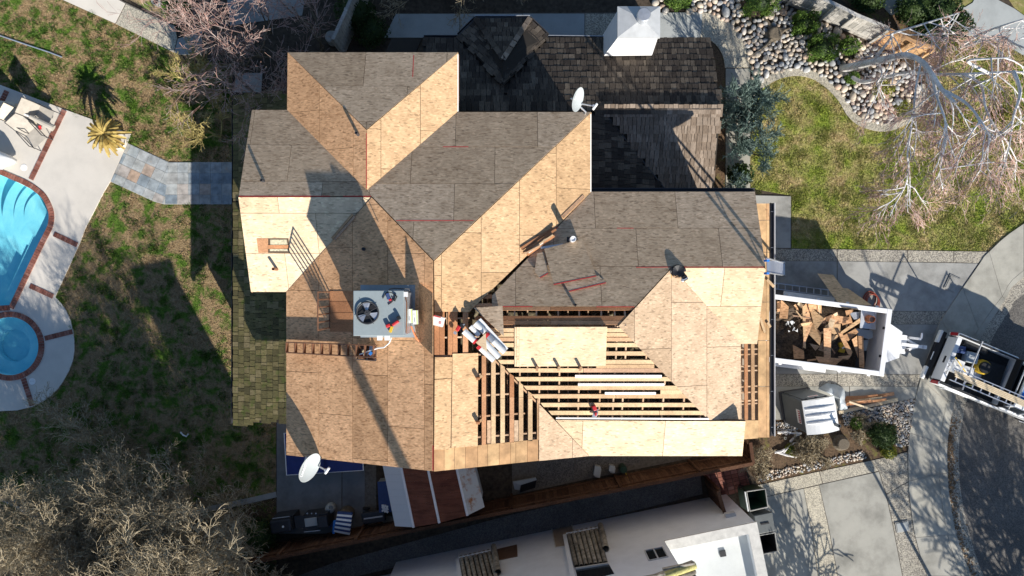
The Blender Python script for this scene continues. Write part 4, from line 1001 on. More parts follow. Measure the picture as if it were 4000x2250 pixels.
# ridge caps
for k in range(23):
    x = 2340 + k * 21; pz = PLN.hit(x, 427); pz.z += .06
    for sg, pl in ((1, PLN), (-1, PLS)):
        up = pl.up; c = Vector((pz.x, YRL, ZRL + .055)) - up * .07 + pl.n * .01
        piece('ridge_cap', M['shake_s' if k > 12 else 'shake'], c, (1, 0, 0.03), up, pl.n, (.20, .15, .02), house)  # sunlit end of the ridge painted with the paler tone
# valley flashing
mb = MB(); a, b = PLE.hit(2362, 442, .05), PLE.hit(2600, 742, .05); mb.tube(a, b, .03, n=6); mb.build('valley_flashing', M['dark'], house)
# half-octagon bay roof
A = P(1966, 335, 3.75); e = [P(1790, 140, 2.85), P(1857, 73, 2.85), P(2070, 73, 2.85), P(2141, 141, 2.85)]; K = P(1966, 232, 3.72)
bay = MB()
for tri in ((e[0], e[1], K, A), (e[1], e[2], K), (e[2], e[3], A, K)):
    bay.prism([Vector(q) for q in tri], (0, 0, -.08))
bay.build('bay_roof', M['shake_u'], house)
def plane_of(a, b, c):
    n = (b - a).cross(c - a); n = n if n.z > 0 else -n; return Plane(a.z + (n.x * a.x + n.y * a.y) / n.z, -n.x / n.z, -n.y / n.z)
for pts, poly, sd in (((e[1], e[2], K), [(1857, 73), (2070, 73), (1966, 232)], 31), ((e[0], e[1], A), [(1792, 140), (1857, 73), (1966, 232), (1966, 335)], 32), ((e[2], e[3], A), [(2070, 73), (2140, 141), (1967, 335), (1967, 232)], 33)):
    pl = plane_of(*[Vector(q) for q in pts]); d = pts[1] - pts[0]; shakes(poly, pl, d, 'shake', .22, .1, .24, sd, lift=.015)
for a, b, m in ((e[1], K, 'shake'), (e[2], K, 'shake')):
    n = 7; d = (b - a) / n
    for k in range(n):
        c = a + d * (k + .5) + Vector((0, 0, .06)); dd = d.normalized(); s = Vector((0, 0, 1)).cross(dd).normalized()
        piece('hip_cap', M['shake_s'] if (a is e[2]) else M['shake'], c, dd, s, dd.cross(s), (d.length * 1.1, .17, .025), house)  # paler tone paints the sunlit hip, darker tone the other
gutter(e[0] + Vector((0, .03, .05)), e[1] + Vector((0, .03, .05)), 'dark', .1, 'dark'); gutter(e[2] + Vector((0, .05, .05)), e[1] + Vector((0, .05, .05)), 'dark', .1, 'galv'); gutter(e[3] + Vector((0, .03, .05)), e[2] + Vector((0, .03, .05)), 'dark', .1, 'dark')
gutter(P(2360, 146, 2.82), P(2142, 143, 2.82), 'dark', .1, 'galv'); gutter(P(1789, 143, 2.82), P(1655, 143, 2.82), 'dark', .1, 'dark')
for m, mb in rest.items(): stuff(mb.build('shakes', M[m], house))
# lower porch roof behind the north wing
MB().prism([P(1530, 150, 2.6), P(1648, 150, 2.6), P(1620, 215, 2.75), P(1500, 215, 2.75)], (0, 0, -.1)).build('porch_roof', M['shake_u'], house)

M['cap_grey'] = mat_plain('cap_grey', (.47, .48, .48), .5, 0, .1, 4)
# --- sheet metal chimney chase
z1 = 5.0; t4 = [P(2418, 32, z1), P(2572, 32, z1), P(2572, 141, z1), P(2418, 141, z1)]
ch = MB(); zb = 2.2
foot = [Vector((q.x, q.y, zb)) for q in t4]
fx0, fx1, yb = P(2358, 143, 3.1).x, P(2552, 143, 3.1).x, P(2362, 212, 3.35).y
lo = [Vector((t4[0].x - .12, t4[0].y, zb)), Vector((t4[1].x + .0, t4[1].y, zb)), Vector((t4[2].x + .02, yb, 3.3)), Vector((t4[3].x - .12, yb, 3.3))]
lo[2] = P(2548, 212, 3.35); lo[3] = P(2362, 214, 3.35); lo[0] = Vector((lo[3].x, t4[0].y, 2.4)); lo[1] = Vector((lo[2].x, t4[1].y, 2.4))
vs = t4 + lo; ch.add(vs, [(0, 3, 2, 1), (0, 4, 7, 3), (3, 7, 6, 2), (2, 6, 5, 1), (1, 5, 4, 0)])
lo2 = [q - Vector((0, 0, .12)) for q in lo]; ch.add(lo + lo2, [(0, 4, 7, 3), (3, 7, 6, 2), (2, 6, 5, 1), (1, 5, 4, 0)])
chim = ch.build('chimney', M['white_metal'], house)
capc = (t4[0] + t4[2]) / 2; cap = MB(); g_ = .05
cv = [q + Vector(((g_ if q.x > capc.x else -g_), (g_ if q.y > capc.y else -g_), .02)) for q in t4]; cv2 = [q - Vector((0, 0, .1)) for q in cv]; apex = capc + Vector((.07, .04, .19))
cap.add(cv + cv2 + [apex], [(0, 8, 1), (1, 8, 2), (2, 8, 3), (3, 8, 0), (0, 4, 5, 1)[::-1], (1, 5, 6, 2)[::-1], (2, 6, 7, 3)[::-1], (3, 7, 4, 0)[::-1], (4, 5, 6, 7)])
cap.build('chimney_cap', M['cap_grey'], chim)
fl = MB(); fl.lathe(apex - Vector((0, 0, .08)), [(.17, 0), (.17, .34), (.215, .34), (.215, .40), (.19, .43), (0, .44)], 28); fl.build('flue_cap', M['galv'], chim, False)
# --- plumbing vents and flue
def vent(px, py, plane, h, r, mat, lean=(0, 0)):
    b = plane.hit(px, py, -.05); o = MB().lathe(b, [(0, h - .03), (r * .78, h - .03), (r * .8, h), (r, h), (r, 0)], 14).build('vent_pipe', M[mat], house); return o
vent(1402, 529, PW3, .38, .045, 'dark'); vent(1034, 709, PN, .3, .04, 'dark'); vent(1424, 974, PW, .18, .05, 'dark'); vent(1085, 1052, PS2, .42, .045, 'copper'); vent(2244, 1190, PNB, .3, .04, 'dark')
one_sheet(SL[9], [(2214, 925), (2240, 925), (2240, 945), (2214, 945)], PNB, 'black', .0165, .003, 'flue_hole')
vent(2233, 938, PNB, .55, .085, 'white_metal')
# ------------------------------------------------------------------ things on the roof
def solid(name, label, cat, pts, off, mat, group=None):
    return tag(MB().prism(pts, off).build(name, M[mat]), label, cat, group)
ZV = Vector((0, 0, 1))
# --- rooftop air conditioner
zt = 8.4; zb = 6.98
c0, c1 = P(1380, 1135, zt), P(1577, 1312, zt); cx, cy = (c0.x + c1.x) / 2, (c0.y + c1.y) / 2; sx, sy = abs(c1.x - c0.x), abs(c1.y - c0.y)
ac = thing('air_conditioner', 'grey rooftop air conditioner box with exposed round fan on the west slope', 'air conditioner', (cx, cy, zb))
MB().box((cx, cy, (zt + zb) / 2), (sx, sy, zt - zb)).build('housing', M['hvac'], ac, bevel=.012)
a, b = P(1408, 1113, 7.15), P(1632, 1318, 7.15)
MB().box(((a.x + b.x) / 2, (a.y + b.y) / 2, 6.95), (b.x - a.x, a.y - b.y, .4)).build('roof_curb', M['steel_gr'], ac)
q = P(1590, 1225, 8.1); MB().box((q.x - .06, q.y, 7.75), (.1, 1.1, 1.0)).build('side_cabinet', M['galv'], ac)
fc = P(1437, 1222, zt)
g = MB()
for k in range(36):
    t0, t1 = 2 * math.pi * k / 36, 2 * math.pi * (k + 1) / 36
    g.tube(fc + Vector((.285 * math.cos(t0), .285 * math.sin(t0), .05)), fc + Vector((.285 * math.cos(t1), .285 * math.sin(t1), .05)), .022, n=6, cap=False)
g.build('fan_ring', M['dark'], ac, True)
MB().lathe(fc, [(0, .006), (.275, .006), (.275, -.02)], 36).build('fan_well', M['black'], ac)
MB().lathe(fc, [(0, .09), (.075, .09), (.08, .04), (.08, 0)], 18).build('fan_motor', M['dark'], ac)
for k in range(3):
    t = R(100 + k * 120); bl = MB(); pts = []
    for i in range(7): a_ = t - .42 + i * .14; pts.append(fc + Vector((.26 * math.cos(a_), .26 * math.sin(a_), .03 + .004 * i)))
    for i in range(6, -1, -1): a_ = t - .3 + i * .1; pts.append(fc + Vector((.08 * math.cos(a_), .08 * math.sin(a_), .03 + .004 * i)))
    bl.prism(pts, (0, 0, -.004)); bl.build('fan_blade', M['alu'], ac)
for k in range(4):
    t = R(45 + k * 90 - 15); d = Vector((math.cos(t), math.sin(t), 0)); MB().tube(fc + ZV * .095, fc + d * .33 + ZV * .07, .007, n=5).build('fan_guard_wire', M['dark'], ac)
e_ = zt + .02
MB().path([P(1586, 1300, zt - .05), P(1589, 1240, zt), P(1588, 1180, zt), P(1583, 1160, zt - .02)], .018).build('conduit', M['copper'], ac)
MB().box(P(1584, 1150, zt - .06), (.12, .13, .1)).build('switch_box', M['white_pl'], ac)
MB().path([P(1600, 1135, 7.9), P(1597, 1128, 8.1), P(1570, 1128, 8.2), P(1540, 1126, 8.1), P(1520, 1130, 7.8)], .014).build('cable', M['dark'], ac)
for x in (1484, 1513): MB().box(P(x, 1320, 7.95), (.12, .12, .16)).build('disconnect_box', M['white_pl'], ac)
MB().path([P(1528, 1321, 7.8), P(1520, 1340, 7.3), P(1500, 1357, 7.05), P(1475, 1360, 6.95), P(1440, 1372, 6.85), P(1405, 1385, 6.75)], .02).build('white_conduit', M['white_pl'], ac)
# metal crate below it with junk
cr = thing('metal_crate', 'dark open metal crate with bits in it below the air conditioner', 'crate', PW.hit(1435, 1365))
Q = lambda x, y, l=.0: PW.hit(x, y, l)
for a, b in (((1400, 1345), (1400, 1402)), ((1400, 1402), (1470, 1408)), ((1470, 1408), (1470, 1350)), ((1470, 1350), (1400, 1345)), ((1435, 1347), (1437, 1405))):
    MB().box((Q(*a) + Q(*b)) / 2 + ZV * .06, ((Q(*b) - Q(*a)).length, .02, .12), math.atan2(b[1] - a[1], a[0] - b[0]) + math.pi).build('crate_side', M['dark'], cr)
MB().prism([Q(1402, 1347, .02), Q(1468, 1352, .02), Q(1468, 1406, .02), Q(1402, 1400, .02)], (0, 0, -.01)).build('crate_floor', M['copper'], cr)
for x, y, m, s in ((1448, 1380, 'blue', .1), (1420, 1370, 'insul_b', .1), (1425, 1386, 'white_pl', .06), (1450, 1360, 'galv', .12), (1412, 1388, 'red', .05)):
    tag(MB().box(Q(x, y, .06), (s, s * .8, .06), x * .3).build('junk_part', M[m]), {'blue': 'small blue part lying in the metal crate', 'insul_b': 'cream block lying in the metal crate', 'white_pl': 'small white fitting lying in the metal crate', 'galv': 'shiny metal part lying in the metal crate', 'red': 'small red part lying in the metal crate'}[m], 'part')
# tools on the air conditioner
zt2 = zt + .001
dr = thing('cordless_tool', 'red cordless nailer with battery and orange magazine on the air conditioner', 'power tool', P(1572, 1265, zt2))
MB().box(P(1545, 1262, zt + .07), (.20, .075, .13), R(35)).build('tool_body', M['red'], dr, bevel=.02); MB().box(P(1516, 1272, zt + .05), (.12, .09, .1), R(20)).build('tool_head', M['red'], dr, bevel=.02)
MB().box(P(1558, 1242, zt + .07), (.08, .10, .12), R(35)).build('battery', M['black'], dr, bevel=.01)
MB().box(P(1528, 1287, zt + .05), (.07, .16, .05), R(-20)).build('magazine', M['yellow'], dr); MB().box(P(1536, 1266, zt + .06), (.1, .05, .1), R(20)).build('grip', M['black'], dr)
rd = thing('tool_pouch', 'dark blue tool with red end and tangled black strap on the air conditioner', 'tool', P(1520, 1160, zt2))
MB().box(P(1516, 1157, zt + .045), (.085, .17, .09), R(15)).build('tool_body', M['fabric_b'], rd, bevel=.015); MB().box(P(1524, 1171, zt + .05), (.07, .05, .09), R(15)).build('tool_cap', M['red'], rd, bevel=.01)
MB().path([P(1495, 1166, zt + .02), P(1506, 1146, zt + .03), P(1516, 1140, zt + .04), P(1532, 1144, zt + .05), P(1544, 1156, zt + .04), P(1540, 1170, zt + .03), P(1528, 1182, zt + .02), P(1516, 1190, zt + .02)], .013).build('strap', M['black'], rd)
MB().path([P(1538, 1148, zt + .03), P(1550, 1158, zt + .05), P(1542, 1176, zt + .05), P(1534, 1166, zt + .03)], .02).build('strap', M['black'], rd)
# leaning sheet on the ridge
v = [P(1637, 1105, 7.2), P(1690, 1145, 8.0), P(1690, 1387, 8.0), P(1637, 1335, 7.2)]
solid('osb_sheet', 'strand board sheet propped up against the ridge beside the air conditioner', 'panel', v, (.013, 0, -.006), 'osb_w')
def carton(x, y, z, s, rz, label, print_, group=None, top='white_pl'):
    b = thing('carton', label, 'box', (P(x, y, z) - ZV * s[2] / 2), rz, group, local=True)
    MB().box((0, 0, s[2] / 2), s).build('box', M[top], b, local=True)
    for c_, sz, m in print_: MB().box((c_[0], c_[1], s[2] + .001 if c_[2] > 0 else c_[2]), sz).build('print', M[m], b, local=True)
    return b
for i, (x, y) in enumerate(((1605, 1234), (1625, 1239))):
    carton(x, y, 7.5, (.13, .38, .3), R(2), ('white carton with a lime stripe standing next to the air conditioner', 'white carton with a lime stripe squeezed against the propped board')[i], [((.045, 0, 1), (.022, .38, .002), 'green_l'), ((-.03, .08, 1), (.03, .07, .002), 'frame'), ((-.02, -.06, 1), (.025, .12, .002), 'galv')], 'white cartons by the roof unit')
carton(1593, 1240, 7.4, (.05, .3, .3), 0, 'narrow white carton wedged between air conditioner and lime striped cartons', [((0, 0, 1), (.02, .1, .002), 'galv')])
bxw = carton(1713, 1254, 7.45, (.3, .26, .3), R(-14), 'white carton with small red logo sitting by the open framing', [((-.05, .12, 1), (.2, .03, .002), 'red')])
MB().box((.06, -.02, .3015), (.055, .06, .003)).build('logo', M['red'], bxw, local=True); MB().box((.06, -.02, .3035), (.03, .015, .001)).build('logo_text', M['white_pl'], bxw, local=True)
MB().path([Q(1606, 1275, .4), Q(1616, 1300, .3), Q(1628, 1325, .12), Q(1636, 1332, .06)], .022).build('orange_hose', M['orange']); tag(bpy.data.objects['orange_hose'], 'orange hose end lying below the lime striped cartons', 'hose')
# ladder lying on the west slope
ld = thing('ladder', 'long brown ladder lying flat on the west slope below the air conditioner', 'ladder', Q(1250, 1370))
top = lambda x: (1337 + (x - 1120) * .035, 1377 + (x - 1120) * .055)
for k in (0, 1):
    a, b = Q(1120, top(1120)[k], .22), Q(1470, top(1470)[k], .22); d = b - a; L = d.length; d.normalize(); s = PW.n.cross(d).normalized()
    piece('rail', M['copper'], (a + b) / 2, d, s, PW.n, (L, .025, .13), ld)
for i in range(11):
    x = 1121 + i * 34; a, b = Q(x, top(x)[0], .22), Q(x, top(x)[1], .22); d = b - a; L = d.length; d.normalize(); s = PW.n.cross(d).normalized()
    piece('rung', M['copper'], (a + b) / 2, d, s, PW.n, (L, .025, .12), ld)
# upright rack of rods next to the unit
rk = thing('metal_rack', 'upright rack of thin brown rods standing on old boards beside the air conditioner', 'rack', Q(1287, 1215))
for y in range(6):
    yy = 1140 + y * 28; b = Q(1288, yy, .0); MB().tube(b, b + ZV * 1.3, .022, n=5).build('rod', M['copper'], rk)
for h in (.02, 1.29):
    a, b = Q(1288, 1138) + ZV * h, Q(1288, 1282) + ZV * h; MB().tube(a, b, .022, n=5).build('rod', M['copper'], rk)
# boards on the hip shade
for i, (a, b) in enumerate((((1298, 932), (1378, 838)), ((1308, 935), (1386, 846)))):
    A_, B_ = PW.hit(*a, .03), PW.hit(*b, .03)
    d = B_ - A_; L = d.length; d.normalize(); s = PW.n.cross(d).normalized(); o = piece('plank', M['board'], (A_ + B_) / 2, d, s, PW.n, (L, .07, .04), None)
    tag(o, 'plank lying with its twin in the shade at the west wing valley', 'plank', 'twin planks in the valley')
# --- underlayment rolls
ROLLS = [((1812, 1293), (1860, 1336), .09, 0), ((1856, 1262), (1895, 1298), .085, 1), ((1868, 1350), (1930, 1408), .085, 2), ((1905, 1312), (1972, 1376), .085, 3), ((1893, 1335), (1950, 1396), .085, 4), ((1838, 1275), (1872, 1310), .07, 5)]
zr = 7.18
lab = ['white underlayment roll lying farthest towards the ridge by the nail gun', 'short white underlayment roll lying against the shaded plank end', 'long white underlayment roll with red wrapper at the lower edge of the pile', 'white underlayment roll with grey label beside the white plank', 'white underlayment roll in the middle below the strand board scrap', 'thin white roll in the shade inside the underlayment pile']
for (a, b, r_, k) in ROLLS:
    z = zr + r_ + (.1 if k in (4,) else .03)
    A_, B_ = P(*a, z), P(*b, z); d = (B_ - A_).normalized()
    o = MB().tube(A_, B_, r_, n=20); ob = o.build('underlayment_roll', M['white_pl'], None, False); tag(ob, lab[k], 'roll')
    MB().tube(A_ - d * .004, A_ + d * .004, r_ * .35, n=12).build('core', M['dark'], ob); MB().tube(B_ - d * .004, B_ + d * .004, r_ * .35, n=12).build('core', M['dark'], ob)
    if k in (0, 2): MB().tube(B_ - d * .06 if k == 0 else A_, B_ + d * .002 if k == 0 else A_ + d * .1, r_ * 1.015, n=20, cap=False).build('wrapper', M['red'], ob)
    if k == 3: MB().tube(A_ + d * .02, A_ + d * .22, r_ * 1.012, n=20, cap=False).build('wrapper', M['galv'], ob); MB().tube(A_ - d * .07, A_ + d * .02, r_ * 1.015, n=20, cap=False).build('wrapper', M['red'], ob)
solid('white_plank', 'white plank lying along the underlayment rolls', 'plank', [P(1862, 1255, 7.25), P(1878, 1243, 7.25), P(1985, 1361, 7.25), P(1972, 1373, 7.25)], (0, 0, -.04), 'white_pl')
solid('osb_scrap', 'triangular strand board scrap lying on the underlayment rolls', 'scrap', [P(1897, 1302, 7.46), P(1860, 1338, 7.46), P(1900, 1372, 7.46), P(1903, 1384, 7.46)], (0, 0, -.013), 'osb_s')
ng = thing('nail_gun', 'red and black nail gun at the end of the underlayment rolls', 'nail gun', P(1795, 1285, zr))
MB().box(P(1790, 1282, zr + .13), (.1, .16, .14), R(-30)).build('gun_body', M['red'], ng, bevel=.02); MB().box(P(1806, 1272, zr + .14), (.14, .12, .13), R(-30)).build('motor', M['black'], ng, bevel=.02)
MB().box(P(1803, 1291, zr + .1), (.06, .17, .06), R(40)).build('handle', M['black'], ng, bevel=.01); MB().box(P(1778, 1300, zr + .09), (.09, .07, .08), R(-30)).build('nose', M['galv'], ng); MB().box(P(1812, 1268, zr + .215), (.05, .03, .02), R(30)).build('belt_hook', M['galv'], ng)
# --- loose sheets and offcuts on the north slope of the east block
def on(pl, pts, l, label, mat='osb_n', name='osb_offcut', th=.014):
    return tag(MB().prism([pl.hit(x, y, l) for x, y in pts], pl.n * -th).build(name, M[mat]), label, 'offcut')
o1 = on(PNB, [(2126, 972), (2275, 933), (2330, 1078), (2163, 1112)], .14, 'large squarish strand board offcut with red edge beside the flue pipe'); edge_line(PNB, (2163, 1111), (2329, 1078), .03, .145, o1)
o2 = on(PNB, [(2098, 990), (2124, 984), (2142, 1067), (2108, 1086), (2088, 1062)], .09, 'narrow strand board offcut lying between lumber pile and large offcut'); edge_line(PNB, (2109, 1085), (2141, 1067), .03, .095, o2)
o3 = on(PNB, [(2200, 1106), (2338, 1076), (2368, 1104), (2223, 1139)], .05, 'long strand board offcut with red edge half under the large squarish offcut'); edge_line(PNB, (2223, 1138), (2367, 1104), .03, .055, o3)
o4 = tag(MB().prism([P(1849, 1202, 7.05), P(1963, 1195, 7.0), P(1968, 1313, 7.18)], (0, 0, -.014)).build('osb_offcut', M['osb_n']), 'triangular strand board sheet lying over the open framing beside the rolls', 'offcut')
edge_line(PNB, (2112, 968), (2200, 955), .07, .1, o1, 'galv')
LB = [((2036, 970), (2160, 892), 9, 'redboard', .05), ((2044, 984), (2172, 896), 8, 'redboard', .09), ((2052, 990), (2160, 918), 6, 'board', .12), ((2060, 997), (2166, 922), 8, 'redboard', .07), ((2064, 986), (2120, 946), 9, 'white_pl', .1), ((2048, 992), (2110, 960), 6, 'board', .14)]
ll = ['dark plank at the back of the lumber pile on the roof valley', 'long dark plank in the middle of the lumber pile on the roof valley', 'thin pale batten on top of the lumber pile on the roof valley', 'reddish plank at the front of the lumber pile on the roof valley', 'white painted plank at the front of the lumber pile on the roof valley', 'short pale offcut at the lower end of the lumber pile on the roof valley']
for (a, b, w, m, l), la in zip(LB, ll):
    A_, B_ = PE.hit(*a, l), PNB.hit(*b, l + .03); d = B_ - A_; L = d.length; d.normalize(); s = ZV.cross(d).normalized(); u_ = d.cross(s)
    tag(piece('plank', M[m], (A_ + B_) / 2, d, s, u_, (L, w * .0075, .04), None), la, 'plank')
A_, B_ = PE.hit(2197, 848, .03), PE.hit(2280, 766, .03); d = B_ - A_; L = d.length; d.normalize(); s = ZV.cross(d).normalized()
tag(piece('plank', M['board'], (A_ + B_) / 2, d, s, d.cross(s), (L, .1, .04), None), 'pale plank lying by itself along the roof valley', 'plank')
# --- stacked sheets, toe blocks, battens
for k, (dx, l) in enumerate(((0, .02), (10, .036), (18, .052))):
    on(PSB, [(2010 + dx, 1278), (2372 - (3 if k else 0), 1277), (2366, 1430), (2010 + dx, 1432)], l + .014, ['lowest new strand board sheet of the stack on the open framing', 'middle new strand board sheet of the stack on the open framing', 'topmost new strand board sheet of the stack on the open framing'][k], 'osb_s', 'osb_sheet')['category'] = 'panel'
for x in (2097, 2182, 2266):
    b = PSB.hit(x, 1431, 0); o = thing('toe_bracket', 'wooden toe block holding up the stack of new sheets', 'bracket', b, 0, 'toe blocks under the sheet stack')
    MB().box(b + Vector((0, -.02, .14)), (.06, .07, .36)).build('post', M['board'], o); MB().box(b + Vector((0, -.07, .02)), (.07, .12, .04)).build('foot', M['board'], o)
for x, y in ((1868, 1476), (1868, 1648)):
    b = PE.hit(x, y, 0); o = thing('toe_bracket', 'wooden toe block at the edge of the sheets on the main slope', 'bracket', b, 0, 'toe blocks on the main slope')
    MB().box(b + Vector((0, 0, .1)), (.1, .06, .26)).build('post', M['redboard'], o); MB().box(b + Vector((.06, .03, .02)), (.14, .07, .04), R(35)).build('foot', M['board'], o)
for a, b, y, w, la in ((2247, 2585, 1471, 11, 'wide white trim batten lying on the open framing'), (2258, 2595, 1503, 9, 'second white trim batten lying below the wide one on the framing'), (2363, 2562, 1537, 8, 'short white trim batten lying on the open framing'), (2172, 2768, 1634, 5, 'long thin white batten along the upper edge of the lowest sheets')):
    solid('trim_batten', la, 'batten', [PSB.hit(a, y - w / 2, .05), PSB.hit(b, y - w / 2 + (3 if w == 5 else 0), .05), PSB.hit(b, y + w / 2 + (3 if w == 5 else 0), .05), PSB.hit(a, y + w / 2, .05)], PSB.n * -.04, 'white_pl')
# circular saw
b = PSB.hit(2322, 1602, 0); sw = thing('circular_saw', 'red and silver circular saw resting on the open framing boards', 'saw', b)
MB().box(b + Vector((.02, -.08, .05)), (.13, .26, .02), R(-15)).build('base_plate', M['alu'], sw)
Mx = Matrix.Rotation(R(90), 3, 'Y'); MB().lathe(b + Vector((.05, -.07, .13)), [(0, -.02), (.1, -.02), (.1, .02), (0, .02)], 20, Matrix.Rotation(R(-15), 3, 'Z') @ Mx).build('blade_guard', M['alu'], sw)
MB().box(b + Vector((-.03, .08, .14)), (.14, .15, .13), R(20)).build('motor', M['red'], sw, bevel=.02); MB().path([b + Vector((-.08, .16, .1)), b + Vector((-.1, .08, .24)), b + Vector((-.03, -.04, .22))], .02).build('handle', M['black'], sw)
MB().box(b + Vector((.02, -.08, .2)), (.06, .1, .06), R(-15)).build('housing', M['red'], sw, bevel=.01)
# tool belt on the ridge
b = PNB.hit(2648, 1062, 0); b.z = ZRE
tb = thing('tool_belt', 'black leather tool belt with tan pouch dropped on the east ridge', 'tool belt', b)
ring = [b + Vector((.21 * math.cos(t), .13 * math.sin(t) + .02, .02 + .02 * math.sin(3 * t))) for t in [i * .42 for i in range(15)]]
MB().path(ring, .045).build('belt', M['black'], tb); MB().lathe(b + Vector((0, .02, -.02)), [(.2, .0), (.17, .12), (0, .05)], 14).build('bag', M['black'], tb)
MB().box(b + Vector((-.05, -.12, .04)), (.16, .06, .1), R(-15)).build('pouch', M['ply'], tb, bevel=.02)
MB().box(b + Vector((.2, -.17, .03)), (.16, .17, .1), R(30)).build('pouch', M['black'], tb, bevel=.03); MB().box(b + Vector((.22, -.2, .09)), (.13, .03, .02), R(30)).build('buckle', M['alu'], tb); MB().box(b + Vector((.13, -.24, .05)), (.08, .09, .07), R(-20)).build('pouch', M['galv'], tb, bevel=.02); MB().box(b + Vector((-.2, -.12, .02)), (.03, .12, .03), R(5)).build('hammer_handle', M['yellow'], tb)
# --- extension ladder leaning at the east gable
la_ = thing('ladder', 'aluminium extension ladder with blue tips leaning at the east gable', 'ladder', (10.4, .8, 0))
T0, T1 = P(2994, 1018, 7.7), P(2994, 1068, 7.7); B0, B1 = P(3066, 1022, .03), P(3066, 1074, .03)
for a, b in ((T0, B0), (T1, B1)):
    d = a - b; L = d.length; d.normalize(); s = Vector((0, 1, 0)); piece('rail', M['alu'], (a + b) / 2, d, s, d.cross(s), (L, .028, .08), la_)
    MB().box(a - d * .05, (.09, .06, .12), Matrix.Rotation(R(20), 3, 'Y')).build('tip', M['blue'], la_)
for i in range(26):
    f = (i + .7) / 26.5; a, b = B0.lerp(T0, f), B1.lerp(T1, f); MB().tube(a, b, .018, n=6).build('rung', M['alu'], la_)
# --- satellite dishes
def dish(label, cpx, cpy, z, dia, hdir, elev, lnb, mast_to, text):
    c = P(cpx, cpy, z); h = Vector((*hdir, 0)).normalized(); n = (h * math.cos(R(elev)) + ZV * math.sin(R(elev))).normalized()
    x = ZV.cross(n).normalized(); y = n.cross(x); Mx = Matrix((x, y, n)).transposed(); r = dia / 2
    o = thing('satellite_dish', label, 'satellite dish', mast_to)
    prof = [(r * k / 8, .11 * dia * (k / 8) ** 2) for k in range(9)] + [(r * 1.02, .11 * dia + .004), (r * 1.0, .11 * dia - .014)] + [(r * k / 8, .11 * dia * (k / 8) ** 2 - .014) for k in range(7, -1, -1)]
    MB().lathe(c, prof, 40, Mx).build('reflector', M['dishm'], o, True)
    L_ = P(*lnb); arm = MB(); lo = c - y * r * .95 + n * .02; arm.tube(lo, L_, .024, n=6); arm.build('arm', M['galv'], o)
    MB().box(L_ + h * .05, (.07, .22, .1), math.atan2(h.y, h.x) - .25).build('receiver', M['white_pl'], o, bevel=.02)
    MB().lathe(L_, [(0, -.05), (.035, -.05), (.035, .05), (0, .05)], 12).build('feed_horn', M['galv'], o)
    MB().path([c - n * .03, c - n * .15 - ZV * .05, Vector(mast_to) + ZV * .25, Vector(mast_to)], .025).build('mast', M['galv'], o)
    if text:
        tx = x if x.y > 0 else -x; ty = n.cross(tx)
        pos = c + n * (.05 * dia + .03) - ty * -r * .42
        text_mesh(text, .13 * dia / .85, basis(pos, tx, ty, n), 'letter', o)
    return o
M['dishm'] = mat_plain('dish_grey', (0.43, 0.46, 0.46), 0.45, 0, .03, 4); M['letter'] = mat_plain('letter_white', (0.9, 0.9, 0.9), 0.5)
dish('pale grey satellite dish at the north corner of the main roof over grey shakes', 2249, 387, 6.4, .70, (.93, -.37), 24, (2318, 414, 6.25), PN.hit(2285, 446), 'dish')
dish('larger pale satellite dish hanging over the south edge above the blue table', 1201, 1822, 6.35, .87, (.93, -.33), 23, (1272, 1836, 6.2), PW.hit(1206, 1778), 'DIRECTV')
# ------------------------------------------------------------------ driveway: trailer, truck, toilet
rt = math.atan2(-.127, .992)
tr = thing('dump_trailer', 'white dump trailer parked under the eave, heaped with roofing scrap', 'trailer', (11.12, -1.66, 0), rt, local=True)
TL, TW, ZF, ZR_ = 4.3, 2.38, .75, 1.95
def tb(name, c, s, m, bev=0): return MB().box(c, s).build(name, M[m], tr, local=True, bevel=bev)
tb('bed_floor', (0, 0, ZF - .03), (TL - .1, TW - .1, .06), 'dark')
for sg in (-1, 1):
    tb('side_wall', (0, sg * (TW / 2 - .05), (ZF + ZR_) / 2), (TL - .02, .05, ZR_ - ZF), 'white_metal'); tb('top_rail', (0, sg * (TW / 2 - .08), ZR_), (TL, .17, .08), 'white_metal', .01)
    for k in range(4): tb('tie_hook', (-1.5 + k * 1.05, sg * (TW / 2 + .035), ZR_ - .06), (.1, .06, .05), 'white_metal')
    tb('fender', (-.3, sg * (TW / 2 + .1), .72), (1.9, .22, .05), 'white_metal')
    for x in (-.75, .15):
        w_ = MB().lathe((x, sg * (TW / 2 + .08), .36), [(0, -.1), (.2, -.1), (.34, -.09), (.36, -.05), (.36, .05), (.34, .09), (.2, .1), (0, .1)], 20, Matrix.Rotation(R(90), 3, 'X')).build('wheel', M['black'], tr, local=True)
        MB().lathe((x, sg * (TW / 2 + .185), .36), [(0, 0), (.19, 0), (.19, .01)], 16, Matrix.Rotation(R(90), 3, 'X')).build('rim', M['galv'], w_, local=True)
tb('front_wall', (TL / 2 - .05, 0, (ZF + ZR_) / 2), (.05, TW - .02, ZR_ - ZF), 'white_metal'); tb('top_rail', (TL / 2 - .09, 0, ZR_ + .003), (.18, TW, .085), 'white_metal', .01)
tb('tailgate', (-TL / 2 + .05, 0, (ZF + ZR_) / 2), (.05, TW - .02, ZR_ - ZF), 'white_metal')
for sg in (-1, 1): tb('rail_latch', (TL / 2 - .2, sg * .5, ZR_ + .0), (.03, .09, .12), 'black')
nose = MB().prism([Vector((TL / 2 + .02, -1.0, 1.0)), Vector((TL / 2 + 1.0, -.5, 1.0)), Vector((TL / 2 + 1.0, .45, 1.0)), Vector((TL / 2 + .02, .95, 1.0))], (0, 0, -.5)).build('pump_box', M['white_metal'], tr, local=True)
tg = MB()
for sg in (-1, 1): tg.tube((TL / 2, sg * .8, .5), (TL / 2 + 1.9, 0, .6), .05, n=6)
